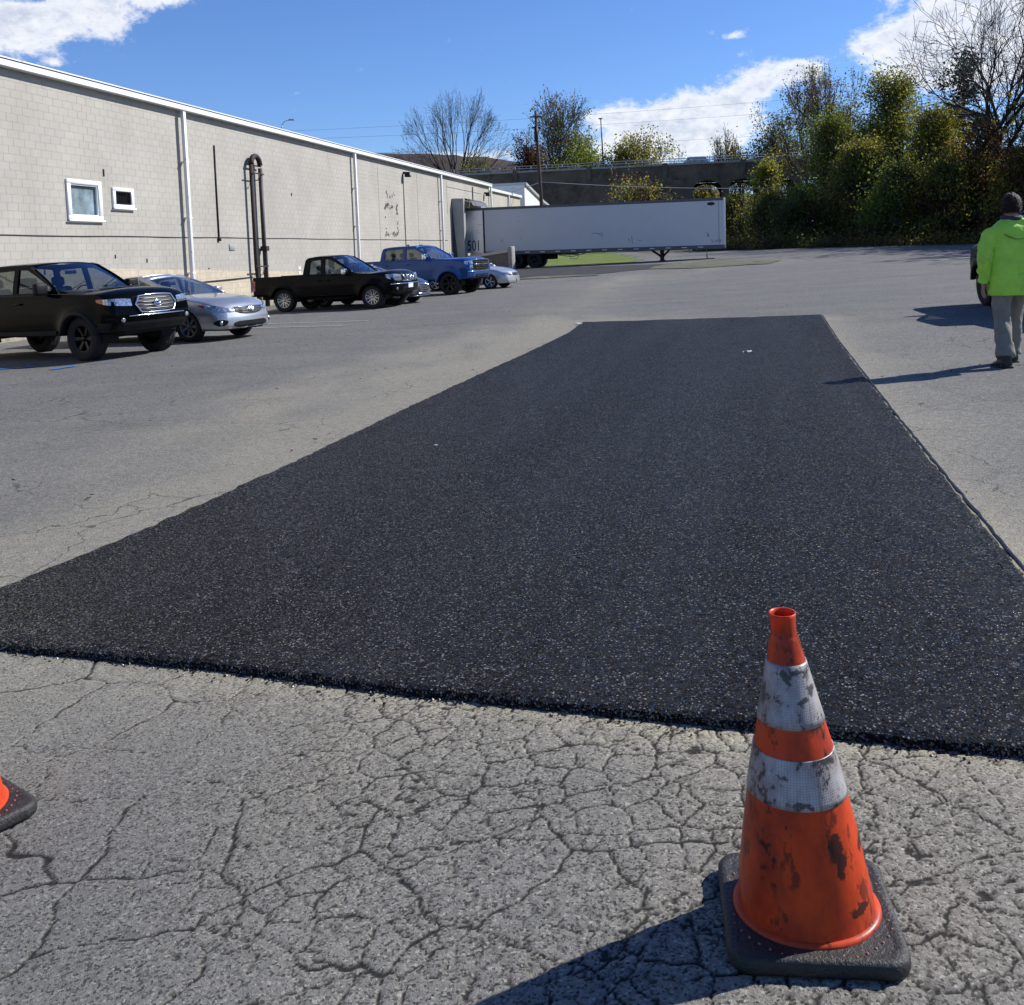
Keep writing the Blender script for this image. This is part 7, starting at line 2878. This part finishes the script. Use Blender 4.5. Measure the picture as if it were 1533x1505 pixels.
def person():
    X, Y = 5.275, 10.40
    root = empty('person', (X, Y, gz(X, Y)), R(-4), 'man in lime green jacket and grey trousers walking away at the right edge', 'person')
    # --- one continuous body (skin modifier over a jointed skeleton); local y is the way he walks
    J = []
    E_ = []
    RD = []

    def v(p, r, parent=None):
        J.append(p)
        RD.append(r if isinstance(r, tuple) else (r, r))
        if parent is not None:
            E_.append((parent, len(J) - 1))
        return len(J) - 1
    pel = v((0, 0, .98), (.13, .10))
    sp1 = v((0, .0, 1.12), (.135, .10), pel)
    sp2 = v((0, .015, 1.30), (.16, .11), sp1)
    sp3 = v((0, .0, 1.44), (.13, .09), sp2)
    nk = v((0, .01, 1.53), .058, sp3)
    nk2 = v((0, .025, 1.60), .056, nk)
    h1 = v((0, .03, 1.66), (.078, .088), nk2)
    h2 = v((0, .035, 1.73), (.083, .098), h1)
    h3 = v((0, .03, 1.79), (.055, .065), h2)
    nose = v((0, .128, 1.685), .014, h1)
    chin = v((0, .10, 1.615), .028, h1)
    for s in (-1, 1):
        v((s * .088, .02, 1.685), .014, h1)
        hip = v((s * .095, 0, .90), .070, pel)
        if s < 0:
            kn = v((s * .108, -.02, .50), .055, hip)
            an = v((s * .125, -.155, .13), .032, kn)
            ft = v((s * .125, -.14, .075), .026, an)
            v((s * .125, -.06, .05), .022, ft)
        else:
            kn = v((s * .105, .20, .52), .055, hip)
            an = v((s * .116, .265, .12), .032, kn)
            ft = v((s * .117, .29, .075), .026, an)
            v((s * .118, .37, .05), .022, ft)
        sh = v((s * .19, 0, 1.43), .062, sp3)
        if s < 0:
            el = v((s * .275, -.04, 1.15), .046, sh)
            wr = v((s * .275, .02, .90), .030, el)
        else:
            el = v((s * .27, -.06, 1.16), .046, sh)
            wr = v((s * .25, .10, .95), .030, el)
        wx, wy, wz = J[wr]
        pm = v((wx, wy + .015, wz - .055), (.020, .036), wr)
        for k, (dy, L) in enumerate(((-.030, .062), (-.010, .074), (.012, .078), (.033, .070))):
            a = v((wx + s * .002, wy + .02 + dy, wz - .105), .0095, pm)
            b = v((wx - s * .006, wy + .024 + dy, wz - .105 - L * .55), .0085, a)
            v((wx - s * .020, wy + .020 + dy, wz - .105 - L * .95), .0072, b)
        t1 = v((wx - s * .012, wy + .055, wz - .045), .011, pm)
        t2 = v((wx - s * .016, wy + .078, wz - .080), .0095, t1)
        v((wx - s * .018, wy + .080, wz - .108), .0080, t2)
    me = bpy.data.meshes.new('body_base')
    me.from_pydata(J, E_, [])
    ob = bpy.data.objects.new('body_tmp', me)
    COL.objects.link(ob)
    mod = ob.modifiers.new('skin', 'SKIN')
    mod.use_smooth_shade = True
    mod.branch_smoothing = .3
    for i, sv in enumerate(me.skin_vertices[0].data):
        sv.radius = RD[i]
        sv.use_root = (i == 0)
    sub = ob.modifiers.new('sub', 'SUBSURF')
    sub.levels = 2
    sub.render_levels = 2
    dg = bpy.context.evaluated_depsgraph_get()
    dg.update()
    bmesh_ = bpy.data.meshes.new_from_object(ob.evaluated_get(dg))
    bpy.data.objects.remove(ob)
    bmesh_.name = 'body'
    bmesh_.materials.clear()
    bmesh_.materials.append(M['skin'])
    link(bpy.data.objects.new('body', bmesh_), root)
    # --- trousers
    mb = MB()
    zs = np.linspace(.80, 1.02, 6)
    loft(mb, [(0, .0 if z > .88 else .03, z, .185 + .012 * math.sin((z - .8) * 9), .135) for z in zs], 34, .006, 4, 8)
    limb(mb, [(-.098, .0, .92), (-.105, -.01, .72), (-.112, -.02, .50), (-.122, -.10, .28), (-.130, -.155, .115)], [.108, .100, .085, .086, .094], 28, .024, 3, 8)
    limb(mb, [(.098, .02, .92), (.105, .12, .72), (.108, .20, .52), (.112, .24, .30), (.116, .265, .11)], [.108, .100, .085, .084, .092], 28, .024, 8, 8)
    mb.build('trousers', M['khaki'], root)
    # --- boots
    for (bx_, by_, s) in ((-.125, -.16, -1), (.117, .27, 1)):
        mb = MB()
        loft(mb, [(bx_, by_ + .0, .0, .054, .056), (bx_, by_, .03, .056, .058), (bx_, by_, .09, .054, .056), (bx_, by_ + .005, .15, .050, .052), (bx_, by_ + .01, .20, .048, .050)], 22, .003, 3)
        rr = []
        for t in np.linspace(0, 1, 12):
            yy = by_ - .045 + .285 * t
            wv = .052 + .014 * math.sin(t * 3.0) - .016 * max(0, t - .8) / .2
            ht = .105 - .055 * smooth(np.float64(.15), .75, np.float64(t)) - .015 * max(0, t - .85) / .15
            rr.append((yy, wv, ht * 1.1))
        V = []
        nn = 14
        for (yy, wv, ht) in rr:
            for k in range(nn):
                a = 2 * math.pi * k / nn
                V.append((bx_ + wv * math.cos(a), yy, max(.012, ht * .5 + ht * .5 * math.sin(a))))
        F = [(i * nn + k, (i + 1) * nn + k, (i + 1) * nn + (k + 1) % nn, i * nn + (k + 1) % nn) for i in range(11) for k in range(nn)]
        F += [tuple(range(nn)), tuple(reversed([11 * nn + k for k in range(nn)]))]
        mb.add(V, F, True)
        b_ = mb.build('boot', M['boot'], root)
        mb = MB()
        mb.rbox(bx_ - .060, bx_ + .060, by_ - .060, by_ + .245, -.004, .022, r=.010)
        mb.build('sole', M['rubber'], b_)
    # --- jacket
    mb = MB()
    R_ = [(-.01, -.01, .755, .232, .168), (-.01, -.01, .80, .236, .172), (-.005, -.012, .90, .232, .168), (0, -.012, 1.0, .226, .160), (0, -.010, 1.12, .228, .156), (0, -.005, 1.24, .236, .158), (0, -.002, 1.34, .240, .156),
          (0, .0, 1.42, .230, .146), (0, .0, 1.47, .200, .128), (0, .005, 1.515, .145, .105), (0, .01, 1.545, .095, .085), (0, .012, 1.565, .072, .075)]
    RR = []
    for a, b in zip(R_[:-1], R_[1:]):
        for k in range(4):
            RR.append(tuple(a[i] + (b[i] - a[i]) * k / 4 for i in range(5)))
    RR.append(R_[-1])
    loft(mb, RR, 72, .034, 6, 8.5, 2.5)
    limb(mb, [(-.13, 0, 1.43), (-.215, -.01, 1.385), (-.255, -.02, 1.30), (-.285, -.04, 1.15), (-.282, -.005, 1.0), (-.278, .02, .895)], [.070, .084, .082, .074, .064, .056], 28, .026, 11, 8, 20)
    limb(mb, [(.13, 0, 1.43), (.215, -.01, 1.385), (.255, -.025, 1.30), (.285, -.055, 1.16), (.272, .03, 1.05), (.255, .09, .95)], [.070, .084, .082, .074, .064, .056], 28, .026, 15, 8, 20)
    jk = mb.build('jacket', M['hivis'], root)
    # hood folded into the collar: soft roll and stitched arc on the back
    mb = MB()
    P = [(.17 * math.cos(a), -.005 - .15 * abs(math.sin(a)) ** .8 - .018, 1.425 - .085 * math.sin(a) ** 2) for a in np.linspace(R(8), R(172), 24)]
    mb.tube(P, .0065, 6)
    mb.build('hood_seam', M['seamline'], jk)
    mb = MB()
    P = [(.085 * math.cos(a), .015 + .090 * math.sin(a), 1.565 + .012 * math.sin(a)) for a in np.linspace(0, 2 * math.pi, 25)[:-1]]
    mb.tube(P, .024, 10, closed=True)
    mb.build('collar', M['collar'], root)
    for s, (cx, cy, cz) in ((-1, (-.278, .02, .893)), (1, (.255, .09, .948))):
        mb = MB()
        P = [(cx + .046 * math.cos(a), cy + .046 * math.sin(a), cz) for a in np.linspace(0, 2 * math.pi, 17)[:-1]]
        mb.tube(P, .011, 6, closed=True)
        mb.build('cuff', M['collar'], jk)
    # --- hair: shell over the head plus short tufts
    mb = MB()
    V = []
    n, m_ = 40, 22
    c_ = Vector((0, .022, 1.705))
    for i in range(m_ + 1):
        ph = math.pi * .74 * i / m_
        for k in range(n):
            a = 2 * math.pi * k / n
            front = math.sin(a)
            phm = ph * (1 - .42 * max(0, front))
            nz_ = float(fbm(np.array([math.cos(a) * 3 + 9]), np.array([phm * 4 + math.sin(a) * 3 + 9]), 21, 4)[0]) - .5
            r_ = 1 + .22 * nz_
            V.append(c_ + Vector((.091 * r_ * math.sin(phm) * math.cos(a), .108 * r_ * math.sin(phm) * math.sin(a), .118 * r_ * math.cos(phm))))
    F = [(i * n + k, (i + 1) * n + k, (i + 1) * n + (k + 1) % n, i * n + (k + 1) % n) for i in range(m_) for k in range(n)]
    mb.add(V, F, True)
    hr = mb.build('hair', M['hair'], root)
    V, F = [], []
    rs = random.Random(5)
    for q in range(4200):
        a = rs.uniform(0, 2 * math.pi)
        ph = math.pi * .74 * math.sqrt(rs.random()) * (1 - .42 * max(0, math.sin(a)))
        nv = Vector((math.sin(ph) * math.cos(a), math.sin(ph) * math.sin(a), math.cos(ph)))
        b_ = c_ + Vector((.090 * nv.x, .107 * nv.y, .117 * nv.z))
        d_ = (nv * .5 + Vector((rs.uniform(-.5, .5), rs.uniform(-.5, .5), -.6))).normalized()
        L = rs.uniform(.018, .036)
        sd = d_.cross(nv).normalized() * .0018
        i = len(V)
        V += [b_ - sd, b_ + sd, b_ + d_ * L]
        F.append((i, i + 1, i + 2))
    mb = MB()
    mb.add(V, F)
    mb.build('hair_strands', M['hair'], hr)['kind'] = 'stuff'


person()
